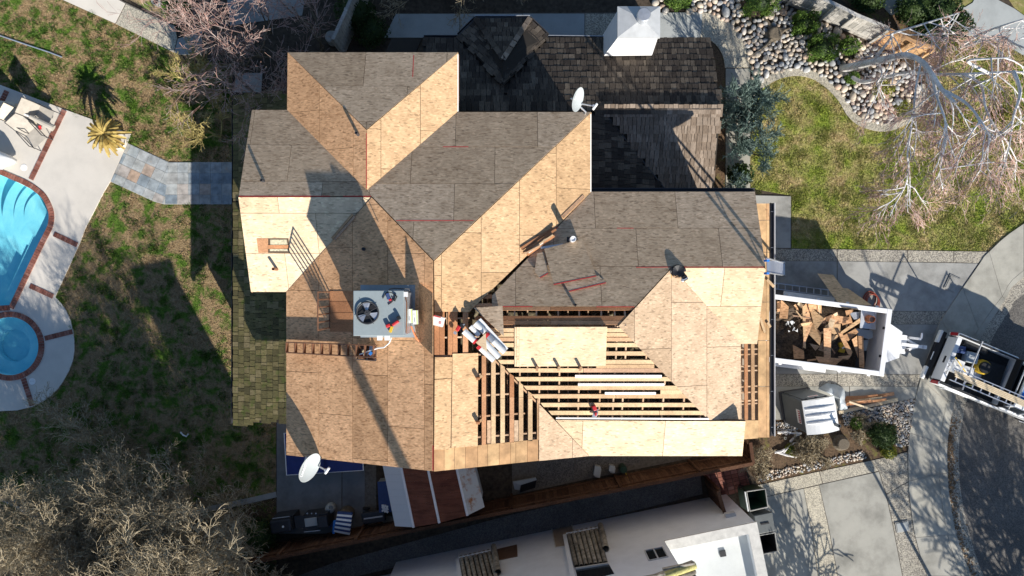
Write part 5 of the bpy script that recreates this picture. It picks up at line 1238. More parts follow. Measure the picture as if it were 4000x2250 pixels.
tg.box((TL / 2 + 1.6, 0, .65), (.8, .12, .12)); tg.build('tongue', M['white_metal'], tr, local=True)
tb('coupler', (TL / 2 + 2.05, 0, .65), (.16, .14, .12), 'white_metal'); tb('jack', (TL / 2 + 1.5, .28, .95), (.09, .09, .7), 'alu'); tb('jack_handle', (TL / 2 + 1.53, .4, 1.32), (.05, .2, .04), 'alu'); tb('chain_loop', (TL / 2 + 1.4, -.2, .72), (.12, .1, .06), 'dark'); tb('tongue_step', (TL / 2 + 1.25, 0, .62), (.3, .7, .04), 'white_metal')
# the load: scrap seen in the trailer; outlines in a 3.45x enlargement of (3000,1080)
def Z3(x, y, z): return P(3000 + x / 3.45, 1080 + y / 3.45, z)
heap = MB(); rr = random.Random(4)
ca, sa = math.cos(rt), math.sin(rt)
def TWp(u_, v_, z): return Vector((11.12 + u_ * ca - v_ * sa, -1.66 + u_ * sa + v_ * ca, z))
n1, n2 = 26, 16; hv = []
for i in range(n1 + 1):
    for j in range(n2 + 1):
        u_ = -TL / 2 + .1 + (TL - .55) * i / n1; v_ = -TW / 2 + .12 + (TW - .24) * j / n2
        e = min(1, (n1 - i) / 5) * min(1, j / 4 + .3) * min(1, (n2 - j) / 3 + .4)
        hv.append(TWp(u_, v_, ZF + .02 + (.2 + .16 * rr.random()) * e + .5 * e * max(0, mnoise.noise(Vector((u_ * 1.3, v_ * 1.3, 3))) + .4)))
hf = [(i * (n2 + 1) + j, (i + 1) * (n2 + 1) + j, (i + 1) * (n2 + 1) + j + 1, i * (n2 + 1) + j + 1) for i in range(n1) for j in range(n2)]
M['rubble'] = mat_piece('torn_shingle_rubble', [(0, (.07, .05, .035)), (1, (.11, .08, .055))], grain=(16, 16, 16), gvar=.6, big=4, bump=.8)
tag(stuff(mesh_obj('roofing_rubble', hv, hf, M['rubble'])), 'dark torn shingle and felt rubble filling the dump trailer', 'rubble')
SC = [([(180, 315), (280, 410), (265, 570), (155, 565)], 'w', 1.25), ([(420, 340), (480, 380), (455, 430), (395, 375)], 's', 1.2), ([(520, 355), (600, 640), (470, 970), (500, 600), (460, 420)], 'w', 1.22), ([(540, 370), (720, 380), (720, 500), (640, 450), (560, 470)], 'w', 1.2), ([(550, 390), (760, 570), (640, 735)], 'e', 1.3), ([(370, 460), (385, 460), (470, 560), (455, 575)], 'p', 1.3), ([(335, 520), (580, 548), (578, 566), (340, 540)], 'p', 1.28),
      ([(465, 400), (505, 400), (510, 975), (480, 960)], 'e', 1.26), ([(440, 635), (600, 610), (560, 655), (460, 670)], 'e', 1.29), ([(600, 620), (720, 770), (700, 930), (510, 735)], 'e', 1.18), ([(760, 560), (850, 515), (1090, 550), (1120, 620), (900, 640), (780, 600)], 'w', 1.2), ([(835, 560), (910, 585), (860, 720), (800, 690)], 's', 1.32), ([(870, 640), (980, 640), (970, 760), (850, 790)], 'e', 1.22),
      ([(750, 700), (855, 690), (845, 1100), (755, 1090)], 'w', 1.34), ([(640, 1075), (1010, 1110), (910, 1195), (690, 1165)], 'w', 1.3), ([(945, 1080), (1130, 1055), (1080, 1120), (960, 1110)], 'w', 1.24), ([(945, 760), (1000, 765), (1140, 1020), (1120, 1060), (1080, 1050)], 'w', 1.3), ([(855, 840), (1240, 560), (1245, 620), (870, 860)], 'e', 1.28), ([(960, 830), (1180, 700), (1220, 750), (1070, 880)], 'w', 1.18),
      ([(1130, 850), (1200, 800), (1215, 1100)], 'w', 1.24), ([(1215, 800), (1285, 805), (1300, 1235), (1235, 1220)], 'w', 1.28), ([(335, 920), (485, 1000), (490, 1110), (350, 1110)], 'w', 1.1), ([(740, 860), (750, 1015), (680, 990)], 'n', 1.12), ([(1040, 460), (1150, 445), (1140, 480), (1060, 530)], 'w', 1.26), ([(700, 630), (760, 560), (790, 640)], 'w', 1.25), ([(345, 390), (375, 375), (420, 460), (400, 470)], 'w', 1.15),
      ([(990, 560), (1060, 540), (1130, 620), (1000, 660)], 'w', 1.16), ([(670, 390), (690, 390), (700, 500), (690, 510)], 's', 1.24), ([(850, 950), (910, 1030), (900, 1045), (845, 965)], 'p', 1.12), ([(560, 900), (700, 940), (640, 1000)], 'n', 1.02), ([(130, 340), (175, 330), (160, 470), (125, 480)], 'w', 1.1), ([(530, 1120), (660, 1105), (650, 1130), (530, 1145)], 'w', 1.12), ([(880, 510), (935, 480), (940, 520), (900, 540)], 's', 1.25)]
for k, (poly, m, z) in enumerate(SC):
    tilt = (rr.uniform(-.25, .25), rr.uniform(-.25, .25)); cx_ = sum(a for a, b in poly) / len(poly); cy_ = sum(b for a, b in poly) / len(poly)
    pts = [Z3(a, b, z + .28 + ((a - cx_) * tilt[0] + (b - cy_) * tilt[1]) / 372) for a, b in poly]
    o = MB().prism(pts, (0, 0, -.014)).build('osb_scrap', M[{'w': 'osb_w', 'e': 'osb_e', 's': 'osb_s', 'p': 'board', 'n': 'osb_n'}[m]])
    tag(o, {'w': 'orange brown strand board scrap', 'e': 'golden strand board scrap', 's': 'pale cream strand board scrap', 'p': 'thin pale wooden stick', 'n': 'dull grey strand board scrap'}[m] + ' thrown on the heap in the dump trailer', 'scrap', {'w': 'brown', 'e': 'golden', 's': 'pale', 'p': 'stick', 'n': 'grey'}[m] + ' scraps heaped in the trailer')
fp = thing('flue_plate', 'rusty square metal plate with round flue collar in the trailer corner', 'flashing', Z3(1350, 590, 1.0))
MB().prism([Z3(1255, 455, 1.6), Z3(1468, 470, 1.6), Z3(1450, 715, 1.5), Z3(1238, 695, 1.5)], (0, 0, -.01)).build('plate', M['galv'], fp)
M['rust'] = mat_plain('rust', (.26, .10, .05), .85, 0, .35, 9); c_ = Z3(1362, 575, 1.56); MB().lathe(c_, [(.16, 0), (.125, .1), (.12, .22), (.105, .22), (.105, .1)], 20).build('collar', M['rust'], fp); MB().lathe(c_ + ZV * .12, [(0, 0), (.11, 0)], 20).build('collar_floor', M['concrete_b'], fp)
for k, (poly, m, z, la) in enumerate((([(1095, 490), (1250, 475), (1235, 570), (1160, 580)], 'galv', 1.1, 'bent galvanised flashing piece beside the rusty flue plate'), ([(1190, 700), (1410, 730), (1415, 830), (1350, 845), (1210, 800)], 'steel_gr', 1.0, 'large grey metal flashing below the rusty flue plate'), ([(1290, 860), (1360, 850), (1330, 1000), (1290, 1000)], 'steel_gr', .9, 'blue grey metal strip standing near the trailer front'), ([(1100, 480), (1090, 660), (1150, 660)], 'osb_w', 1.05, 'strand board corner under the flashing in the trailer'))):
    solid('metal_scrap', la, 'scrap', [Z3(a, b, z + .35) for a, b in poly], (0, 0, -.01), m)
yb_ = Z3(975, 950, 1.2); yo = thing('yellow_container', 'crushed yellow plastic container in the trailer heap', 'container', yb_)
MB().box(yb_ + Vector((0, .08, .06)), (.2, .2, .18), R(15)).build('body', M['yellow'], yo, bevel=.05); MB().box(yb_ + Vector((.02, -.12, .03)), (.24, .16, .15), R(-12)).build('base', M['yellow'], yo, bevel=.05); MB().box(yb_ + Vector((.05, -.01, .14)), (.12, .05, .03), R(30)).build('label', M['white_pl'], yo)
for k in range(9):
    a = Z3(rr.uniform(240, 430), rr.uniform(600, 780), 1.5); o = MB().prism([a + Vector((rr.uniform(-.1, .1), rr.uniform(-.1, .1), rr.uniform(0, .05))) for _ in range(4)], (0, 0, -.01)).build('felt_scrap', M['white_pl' if k % 3 else 'concrete'])
    tag(o, 'torn pale felt scrap on the dark rubble in the trailer', 'scrap', 'pale felt scraps in the trailer')
# sheets leaning on the trailer, hose, ladder on the drive
def Zs(x, y, z): return P(3000 + x / 1.932, 750 + y / 1.932, z)
solid('osb_sheet', 'long strand board strip resting across the white trailer rail', 'panel', [Zs(372, 615, .45), Zs(492, 625, .5), Zs(685, 890, 2.05), Zs(555, 872, 2.05)], (0, 0, -.013), 'osb_t')
solid('osb_sheet', 'tapered strand board sheet leaning against the outside of the trailer', 'panel', [Zs(560, 722, .06), Zs(605, 728, .06), Zs(785, 855, 1.7), Zs(655, 850, 1.7), Zs(590, 790, .6)], (0, 0, -.013), 'osb_t')
hc = Zs(762, 810, .0); ho = MB()
for k in range(5):
    ring = [hc + Vector(((.3 + .02 * math.sin(k * 2)) * .8 * math.cos(t) + .02 * k, .31 * math.sin(t) - .03 * k, .05 + .03 * k + .04 * math.sin(t + k))) for t in [i * 2 * math.pi / 22 for i in range(23)]]
    ho.path(ring, .018, 5)
M['hose_red'] = mat_plain('hose_red', (.34, .07, .04), .6); tag(ho.build('air_hose', M['hose_red']), 'coiled red brown air hose lying on the drive beside the trailer', 'hose')
l2 = thing('ladder', 'aluminium ladder lying on the drive along the far side of the trailer', 'ladder', Zs(300, 720, 0))
for a, b in (((-60, 672), (480, 742)), ((-60, 715), (480, 788))):
    A_, B_ = Zs(*a, .12), Zs(*b, .12); d = B_ - A_; L = d.length; d.normalize(); s = ZV.cross(d); piece('rail', M['alu'], (A_ + B_) / 2, d, s, ZV, (L, .03, .08), l2)
for i in range(10):
    f = (i + .5) / 10; A_, B_ = Zs(-60, 672, .12).lerp(Zs(480, 742, .12), f), Zs(-60, 715, .12).lerp(Zs(480, 788, .12), f); MB().tube(A_, B_, .018, n=6).build('rung', M['alu'], l2)
for a, b, la in (((-8, 660), (45, 715), 'pale plank end poking out over the east gutter below the ladder'), ((-5, 985), (18, 1020), 'short pale plank end lying on the eave boards above the trailer'), ((-60, 950), (-25, 1060), 'white offcut lying on the skip boards by the east eave')):
    A_, B_ = PEV.hit(3000 + a[0] / 1.932, 750 + a[1] / 1.932, .06), PEV.hit(3000 + b[0] / 1.932, 750 + b[1] / 1.932, .06); d = B_ - A_; L = d.length; d.normalize(); s = PEV.n.cross(d).normalized()
    tag(piece('plank', M['board'], (A_ + B_) / 2, d, s, PEV.n, (L, .09, .03), None), la, 'plank')
# --- pickup truck (local: x forward, origin at the rear bumper on the ground)
ra = math.atan2(-330, 790); tk0 = P(3636, 1382, .6); tk0.z = 0
tk = thing('pickup_truck', 'white pickup truck with ladder rack and tools in its open bed', 'pickup truck', tk0, ra, local=True)
def kb(name, c, s, m, bev=0, rot=None, par=None): return MB().box(c, s, rot).build(name, M[m], par or tk, local=True, bevel=bev)
M['paint'] = mat_plain('white_paint', (.78, .79, .79), .25, 0, .03, 2, .5); M['bedliner'] = mat_plain('bedliner', (.025, .026, .028), .8, 0, .3, 12); M['tail'] = mat_plain('tail_light', (.42, .02, .025), .3)
kb('bumper', (.12, 0, .58), (.24, 1.9, .2), 'black', .03)
for sg in (-1, 1): kb('bumper_end', (.03, sg * .72, .6), (.12, .5, .18), 'white_pl', .04)
kb('plate', (.02, -.05, .69), (.03, .32, .02), 'white_pl'); kb('chassis', (2.9, 0, .55), (5.2, 1.5, .25), 'black')
kb('bed_floor', (1.45, 0, .82), (2.3, 1.84, .06), 'bedliner'); tgt = kb('tailgate', (.34, 0, .98), (.12, 1.66, .58), 'paint', .02)
kb('tailgate_handle', (.275, -.05, 1.05), (.02, .26, .1), 'black', 0, None, tgt)
for sg in (-1, 1):
    kb('bed_side', (1.44, sg * .95, 1.0), (2.34, .13, .62), 'paint', .04); kb('tail_light', (.30, sg * .95, 1.02), (.1, .12, .44), 'tail', .02); kb('rail_cap', (1.44, sg * .93, 1.315), (2.3, .07, .02), 'bedliner')
    for x in (1.15, 4.4):
        w_ = MB().lathe((x, sg * .86, .39), [(0, -.13), (.22, -.13), (.37, -.11), (.39, -.05), (.39, .05), (.37, .11), (.22, .13), (0, .13)], 22, Matrix.Rotation(R(90), 3, 'X')).build('wheel', M['black'], tk, local=True)
        MB().lathe((x, sg * .995, .39), [(0, 0), (.22, 0), (.22, .01)], 18, Matrix.Rotation(R(90), 3, 'X')).build('rim', M['galv'], w_, local=True)
    kb('wheel_arch', (1.15, sg * .97, .93), (.95, .14, .26), 'paint', .05); kb('wheel_well', (1.15, sg * .78, .98), (.9, .25, .28), 'bedliner', .05)
# cab with pillars and glass
cab = MB(); 
lowr = [(2.63, -.96), (5.5, -.96), (5.5, .96), (2.63, .96)]
cab.prism([Vector((x, y, 1.22)) for x, y in lowr], (0, 0, -.75)); cab.build('cab_body', M['paint'], tk, local=True, bevel=.05)
gh = MB(); b4 = [Vector((2.66, -.9, 1.22)), Vector((4.6, -.9, 1.22)), Vector((4.6, .9, 1.22)), Vector((2.66, .9, 1.22))]; t4_ = [Vector((2.78, -.72, 1.78)), Vector((4.0, -.72, 1.80)), Vector((4.0, .72, 1.80)), Vector((2.78, .72, 1.78))]
gh.add(b4 + t4_, [(0, 1, 5, 4), (1, 2, 6, 5), (2, 3, 7, 6), (3, 0, 4, 7)]); gh.build('cab_glass', M['glass'], tk, local=True)
MB().prism([v + ZV * .03 for v in (Vector((2.74, -.74, 1.79)), Vector((4.01, -.74, 1.81)), Vector((4.01, .74, 1.81)), Vector((2.74, .74, 1.79)))], (0, 0, -.06)).build('cab_roof', M['paint'], tk, local=True, bevel=.02)
for i in range(4): MB().tube(b4[i], t4_[i], .045, n=6).build('pillar', M['paint'], tk, local=True)
for sg in (-1, 1): MB().tube((3.4, sg * .92, 1.22), (3.4, sg * .73, 1.79), .04, n=6).build('pillar', M['paint'], tk, local=True); kb('mirror', (4.25, sg * 1.1, 1.25), (.12, .24, .2), 'paint', .03)
kb('bonnet', (4.85, 0, 1.17), (1.3, 1.8, .16), 'paint', .06)
# ladder rack
for x in (.75, 2.52):
    for sg in (-1, 1): MB().tube((x, sg * .93, 1.3), (x, sg * .88, 1.92), .022, n=6).build('rack_post', M['dark'], tk, local=True)
    MB().tube((x, -.93, 1.92), (x, .93, 1.92), .024, n=6).build('rack_bar', M['frame'], tk, local=True)
kb('cab_guard', (2.56, 0, 1.45), (.06, 1.8, .3), 'black')
# lettering on the tailgate
kb('tailgate_top', (.36, 0, 1.285), (.17, 1.7, .03), 'paint', .008)
text_mesh('(530) 294-1780', .11, basis((.325, -.22, 1.303), (0, -1, 0), (1, 0, 0), (0, 0, 1)), 'black', tk, True)
def tw(x, y, z): return Vector((tk0.x + x * math.cos(ra) - y * math.sin(ra), tk0.y + x * math.sin(ra) + y * math.cos(ra), z))
ta = lambda a: Matrix.Rotation(ra + a, 3, 'Z')
# ladder, lumber and the load
l3 = thing('ladder', 'aluminium ladder tied on the rack of the white pickup', 'ladder', tw(2.2, -.55, 1.96))
for y in (-.34, -.78): MB().box(tw(2.45, y, 2.0), (4.6, .03, .08), ta(0)).build('rail', M['alu'], l3)
for i in range(14): MB().box(tw(.35 + i * .32, -.56, 2.0), (.035, .42, .03), ta(0)).build('rung', M['alu'], l3)
for k in range(4):
    o = MB().box(tw(2.6 + .03 * k, -.47 - .055 * k, 2.07), (4.9, .045, .045), ta(R(-.8))).build('timber', M['pine_new']); tag(o, 'long pale timber lying on the ladder of the pickup rack', 'timber', 'timbers on the pickup rack')
for nm, x, y, z, s, m, a, la, ct in (('tool_box', 1.15, .38, .98, (.45, .4, .26), 'steel_gr', 10, 'grey blue tool case in the pickup bed', 'tool box'), ('cooler', .75, -.12, 1.0, (.42, .5, .32), 'white_pl', 0, 'white cooler behind the tailgate of the pickup', 'cooler'), ('bucket', .68, .5, .97, (.3, .26, .26), 'blue', 14, 'dark blue crate behind the tailgate of the pickup', 'crate'), ('plastic_tub', 1.25, -.12, .95, (.4, .34, .2), 'white_pl', 8, 'white tub next to the cooler in the pickup bed', 'tub'), ('tarp', 1.65, -.18, .92, (.6, .36, .1), 'galv', 18, 'grey plastic tarp folded in the pickup bed', 'tarp'), ('black_bag', 2.15, .1, .95, (.7, .9, .2), 'bedliner', 5, 'black bags at the front of the pickup bed', 'bag')):
    g_ = thing(nm, la, ct, tw(x, y, .85)); MB().box(tw(x, y, z), s, ta(R(a))).build('body', M[m], g_, bevel=.03)
    if nm in ('cooler', 'tool_box', 'plastic_tub', 'bucket'): MB().box(tw(x, y, z + s[2] / 2 + .01), (s[0] * .96, s[1] * .96, .03), ta(R(a))).build('lid', M[m if nm != 'bucket' else 'fabric_b'], g_, bevel=.012); MB().box(tw(x, y, z + s[2] / 2 + .035), (s[0] * .25, .03, .02), ta(R(a))).build('handle', M['frame'], g_)
yc = tw(1.7, .22, .9); mb = MB()
for k in range(4): mb.path([yc + Vector(((.26 - .01 * k) * math.cos(t), (.26 - .01 * k) * math.sin(t), .05 + .05 * k)) for t in [i * 2 * math.pi / 20 for i in range(21)]], .028, 6)
tag(mb.build('yellow_hose', M['yellow']), 'coiled yellow hose in the pickup bed', 'hose'); MB().lathe(yc + ZV * .02, [(0, .28), (.2, .28), (.22, .1), (.22, 0)], 18).build('hose_drum', M['black'], bpy.data.objects['yellow_hose'])
tag(MB().tube(tw(.45, .12, 1.33), tw(1.35, -.28, 1.0), .018, n=6).build('broom_handle', M['yellow']), 'yellow pole leaning over the pickup tailgate', 'pole')
for k in range(7): tag(MB().tube(tw(.7 + .05 * k, -.85 + .02 * k, .9 + .03 * k), tw(1.2 + .07 * k, -.72 + .03 * k, 1.05), .02, n=5).build('pipe_piece', M['alu' if k % 2 else 'leaf_y']), ('silver' if k % 2 else 'lime green') + ' pipe bundled at the kerb side of the pickup bed', 'pipe', ('silver' if k % 2 else 'lime') + ' pipes in the pickup')
so = thing('roof_cargo', 'blue and white cool bag on the pickup cab roof', 'bag', tw(3.1, .1, 1.83)); MB().box(tw(3.1, .1, 1.88), (.8, 1.1, .1), ta(0)).build('body', M['white_pl'], so, bevel=.04); MB().box(tw(2.85, .1, 1.885), (.2, 1.08, .1), ta(0)).build('band', M['blue'], so)
# --- portable toilet
tc = P(3212, 1626, 2.3); tc.z = 0; ta2 = R(8.8)
pt = thing('portable_toilet', 'grey portable toilet with ribbed white roof standing on the front bed', 'toilet', tc, ta2, local=True)
w, dp, hh = 1.08, 1.14, 2.12
MB().box((0, 0, .08), (w + .1, dp + .1, .16)).build('skid', M['dark'], pt, local=True, bevel=.03); M['toilet_grey'] = mat_plain('toilet_grey', (.10, .115, .125), .55, 0, .06, 3)
MB().box((0, 0, .16 + (hh - .16) / 2), (w, dp, hh - .16)).build('cabin', M['toilet_grey'], pt, local=True, bevel=.03)
dd = MB().box((0, dp / 2 + .015, 1.05), (w * .8, .03, 1.75)).build('door', M['toilet_grey'], pt, local=True, bevel=.01)
for x in (-.35, 0, .35): MB().box((x, dp / 2 + .04, 1.98), (.07, .04, .05)).build('hinge', M['black'], dd, local=True)
MB().box((.05, dp / 2 + .033, 1.62), (.36, .004, .14)).build('sticker', M['white_pl'], dd, local=True); MB().box((.05, dp / 2 + .036, 1.64), (.3, .004, .05)).build('sticker_print', M['tail'], dd, local=True)
rf = MB(); n = 9; prof = []
for i in range(n): f = i / (n - 1); prof.append((-w / 2 - .03 + f * (w + .06), hh + .05 + .16 * math.sin(math.pi * f)))
for i in range(n - 1):
    (xa, za), (xb, zb_) = prof[i], prof[i + 1]
    rf.add([Vector((xa, -dp / 2 - .03, za)), Vector((xb, -dp / 2 - .03, zb_)), Vector((xb, dp / 2 + .03, zb_)), Vector((xa, dp / 2 + .03, za)), Vector((xa, -dp / 2 - .03, hh)), Vector((xb, -dp / 2 - .03, hh)), Vector((xb, dp / 2 + .03, hh)), Vector((xa, dp / 2 + .03, hh))], [(0, 1, 2, 3), (0, 4, 5, 1), (2, 6, 7, 3)] + ([(0, 3, 7, 4)] if i == 0 else []) + ([(1, 5, 6, 2)] if i == n - 2 else []))
roof = rf.build('roof', M['white_pl'], pt, local=True)
for y in (.3, .05, -.2):
    rb = MB().path([Vector((x_ * .88, y, z_ + .012)) for x_, z_ in prof], .045, 6)
    rb.build('roof_rib', M['white_pl'], roof, local=True)
MB().lathe((w / 2 - .1, -dp / 2 + .2, hh + .05), [(.06, 0), (.06, .35), (.045, .35), (.045, .1)], 14).build('vent_stack', M['toilet_grey'], pt, local=True)
MB().box((-w / 2 - .006, -.05, 1.6), (.006, .5, .34)).build('sticker', M['white_pl'], pt, local=True); MB().box((-w / 2 - .011, -.05, 1.66), (.006, .44, .17)).build('sticker_print', M['tail'], pt, local=True)
for k in range(5): MB().box((-w / 2 - .0155, .11 - .08 * k, 1.66), (.004, .035, .1)).build('sticker_mark', M['white_pl'], pt, local=True)
# plastic sheet and plank pile by the toilet
def Zt(x, y, z): return P(3020 + x / 3.62, 1480 + y / 3.62, z)
out = [(630, 140), (740, 55), (900, 80), (990, 130), (1025, 240), (1020, 330), (1055, 430), (930, 460), (900, 300), (790, 210)]
bm = bmesh.new(); cen = Zt(880, 250, .0); gv = []; N1, N2 = 12, 28
for i in range(N1 + 1):
    for j in range(N2):
        t = j / N2 * len(out); k = int(t); fr = t - k; a_, b_ = out[k % len(out)], out[(k + 1) % len(out)]; e = Zt(a_[0] + (b_[0] - a_[0]) * fr, a_[1] + (b_[1] - a_[1]) * fr, 0)
        q = cen.lerp(e, i / N1); q.z = .03 + .30 * (1 - (i / N1) ** 2) + .16 * mnoise.noise(q * 3.5) * (1 - i / N1 * .6); q.z = max(q.z, .025); gv.append(q)
gf = [(i * N2 + j, i * N2 + (j + 1) % N2, (i + 1) * N2 + (j + 1) % N2, (i + 1) * N2 + j) for i in range(N1) for j in range(N2)]
M['plastic'] = mat_plain('plastic_film', (.42, .46, .48), .25, 0, .1, 3, .6); tag(mesh_obj('plastic_sheet', gv, gf, M['plastic'], None, True), 'crumpled translucent grey plastic sheet beside the portable toilet', 'plastic sheet')
for k, (a, b, wd, m, z) in enumerate((((1010, 290), (1480, 235), .1, 'redboard', .1), ((1000, 260), (1600, 238), .06, 'redboard', .05), ((1080, 330), (1540, 270), .11, 'pine_new', .13), ((1000, 370), (1600, 290), .08, 'redboard', .17), ((930, 475), (1760, 290), .12, 'pine_new', .06), ((1075, 325), (1415, 440), .07, 'pine_new', .24), ((1040, 345), (1380, 300), .05, 'redboard', .2), ((1020, 310), (1710, 210), .12, 'redboard', .02))):
    A_, B_ = Zt(*a, z), Zt(*b, z + .03); d = B_ - A_; L = d.length; d.normalize(); s = ZV.cross(d).normalized()
    tag(piece('plank', M[m], (A_ + B_) / 2, d, s, d.cross(s), (L, wd, .04), None), ['dark plank lying upper edge of the pile by the portable toilet', 'long thin dark plank in the pile by the portable toilet', 'pale broken plank in the middle of the pile by the toilet', 'dark plank across the middle of the pile by the toilet', 'longest pale plank at the pebble side of the pile by the toilet', 'short pale plank lying crosswise on the pile by the toilet', 'thin dark plank on top of the pile by the toilet', 'wide dark plank at the bottom of the pile by the toilet'][k], 'plank')
st = thing('tree_stump', 'sawn grey tree stump in the front bed beside the portable toilet', 'stump', Zt(950, 905, 0)); q = Zt(950, 900, 0)
MB().lathe(q, [(0, .3), (.2, .3), (.23, .27), (.25, .1), (.32, 0)], 14).build('trunk', M['bark_grey'], st)
for x, y, la in ((470, 810, 'open white pipe end in the front bed by the toilet'), (160, 832, 'open dark pipe end in the front bed near the eave')): tag(MB().lathe(Zt(x, y, 0), [(.05, .02), (.05, .1), (.035, .1), (.035, .03), (0, .03)], 14).build('drain_pipe', M['concrete_b']), la, 'pipe')
dl = thing('driftwood', 'bleached forked driftwood limb lying in the front bed', 'driftwood', Zt(180, 1000, 0))
for pts in ([(20, 1040), (120, 1020), (230, 960), (300, 905), (380, 900)], [(140, 1040), (180, 1000), (260, 930)], [(60, 1035), (190, 1080), (330, 1105)], [(60, 755), (180, 745), (280, 770), (400, 765)], [(240, 890), (330, 800), (400, 770)]):
    MB().path([Zt(*a, .06 + .05 * (i % 2)) for i, a in enumerate(pts)], [.05 - .008 * i for i in range(len(pts))]).build('limb', M['birch'], dl)
# utility covers
for x, y, w_, h_, a_, la in ((3719, 1107, .36, .5, -25, 'grey utility box cover set in the driveway'), (3524, 2057, .42, .32, 10, 'white water meter cover in the neighbour driveway')):
    b = P(x, y, .035); o = thing('utility_cover', la, 'cover', b); MB().box(b + ZV * .012, (w_ + .08, h_ + .08, .03), R(a_)).build('rim', M['concrete'], o); MB().box(b + ZV * .03, (w_, h_, .02), R(a_)).build('lid', M['concrete_n' if y > 2000 else 'concrete'], o)
# ------------------------------------------------------------------ neighbour house, fences, side yard, pool things
nb = thing('neighbour_house', 'white stucco neighbour house with flat garage roof and clay tiles', 'house', (8.13, -7.83, 0))
C0 = Vector((8.13, -7.83, 0)); uW = Vector((-.979, -.202, 0)).normalized(); vS = Vector((.202, -.979, 0)).normalized()
def N(s, v, z): return C0 + uW * s + vS * v + ZV * z
def nbox(name, s0, s1, v0, v1, z0, z1, m, par=None):
    q = [N(s0, v0, z1), N(s1, v0, z1), N(s1, v1, z1), N(s0, v1, z1)]
    return MB().prism(q, (0, 0, z0 - z1)).build(name, M[m], par or nb)
gw = nbox('garage_wall', .28, 3.0, .28, 8, 0, 2.84, 'stucco_w')
nbox('flat_roof', .28, 3.0, .28, 7.7, 2.84, 2.9, 'flatroof'); nbox('parapet', 0, 3.1, 0, .28, 0, 3.3, 'stucco_w'); nbox('parapet', 0, .28, .28, 8, 0, 3.297, 'stucco_w')
nbox('parapet_cap', -.03, 3.1, -.03, .31, 3.3, 3.36, 'wall_trim'); nbox('parapet_cap', -.03, .31, .31, 8, 3.3, 3.357, 'wall_trim')
MB().box(N(1.2, .95, 2.93), (.2, .2, .06), R(10)).build('roof_drain', M['black'], nb)
nbox('roof_patch', .5, 1.6, 3.4, 5.6, 2.9, 2.905, 'flatroof')
up = nbox('wall', 3.1, 12.8, 0, 9, 0, 5.7, 'stucco_w'); nbox('wall', 12.8, 26, .4, 8, 0, 4.0, 'stucco_w')
# upper clay tile roof, falling to the east; barrels run up the slope
for k in range(22):
    v0 = -.15 + k * .22
    for j in range(2):
        sA = 2.75 + j * 1.4; a, b = N(sA, v0, 5.78 + j * .44), N(sA + 1.5, v0, 5.78 + (j + 1.07) * .44)
        MB().tube(a, b, .105, .09, 10, False).build('roof_tile', M['tile' if k else 'leaf_y'] if False else M['tile'], nb, True)
q = [N(2.8, -.12, 5.74), N(6.2, -.12, 6.8), N(6.2, 9, 6.8), N(2.8, 9, 5.74)]; MB().prism(q, (0, 0, -.05)).build('roof_deck', M['shake_u'], nb); q = [N(6.21, -.12, 6.8), N(9.7, -.12, 5.74), N(9.7, 9, 5.74), N(6.21, 9, 6.8)]; MB().prism(q, (0, 0, -.05)).build('roof_deck', M['tile'], nb); nbox('flat_roof', 9.75, 12.8, 0.01, 8.9, 5.7, 5.75, 'flatroof')
MB().prism([N(3.1, .02, 5.6), N(9.6, .02, 5.6), N(6.2, .02, 6.72)], vS * .15).build('gable_wall', M['stucco_w'], nb)
M['lichen'] = mat_piece('lichen_tile', [(0, (.42, .38, .12)), (1, (.55, .50, .22))], grain=(14, 14, 14), gvar=.4)
for j in range(4):
    a, b = N(2.72 + j * .95, -.13, 5.86 + j * .298), N(2.72 + (j + 1.05) * .95, -.13, 5.86 + (j + 1.05) * .298); MB().tube(a, b, .12, .11, 10, False).build('rake_tile', M['lichen'], nb, True)
    MB().box((a + b) / 2 - vS * .12 - ZV * .03, (.95, .06, .12), math.atan2(uW.y, uW.x)).build('rake_edge', M['tile'], nb)
# low western part: tiled hip roof and tall chimney
q = [N(12.8, .0, 4.0), N(26, .0, 4.0), N(26, 8.4, 4.0), N(12.8, 8.4, 4.0)]; r0, r1 = N(13.4, 4.2, 5.2), N(22, 4.2, 5.2)
hr = MB(); hr.add(q + [r0, r1], [(0, 4, 5, 1), (1, 5, 2), (2, 5, 4, 3), (3, 4, 0), (0, 1, 2, 3)]); hr.build('low_roof', M['tile'], nb)
cb = nbox('chimney', 14.9, 16.2, .5, 1.7, 0, 7.2, 'stucco_w'); nbox('chimney_cap', 14.8, 16.3, .4, 1.8, 7.2, 7.35, 'wall_trim', cb)
def wallhit(px, py, off=0.0):
    d = Vector(((px - 2000) / F, (1125 - py) / F, -1)); o = Vector((0, 0, H)); t = ((C0 - vS * off - o).dot(vS)) / d.dot(vS); return o + d * t
def window(poly, m, fr='frame'):
    w_ = [wallhit(*p_, .004) for p_ in poly]; o = MB().prism(w_, vS * .02).build('window', M[m], nb); n = len(w_)
    for i in range(4):
        a, b = w_[i], w_[(i + 1) % 4]; MB().tube(a - vS * .01, b - vS * .01, .025, n=4).build('window_frame', M[fr], o)
    return o
w_ = window([(2518, 2152), (2588, 2138), (2609, 2176), (2536, 2191)], 'glass'); a, b = wallhit(2553, 2146, .01), wallhit(2572, 2184, .01); MB().tube(a, b, .03, n=4).build('mullion', M['frame'], w_)
M['beige'] = mat_plain('beige_panel', (.40, .31, .23), .9); M['brownp'] = mat_plain('brown_panel', (.14, .08, .05), .9)
window([(2155, 2063), (2232, 2047), (2260, 2128), (2170, 2140)], 'beige', 'wall_trim'); window([(1942, 2148), (2018, 2130), (2020, 2174), (1950, 2188)], 'brownp', 'brownp')
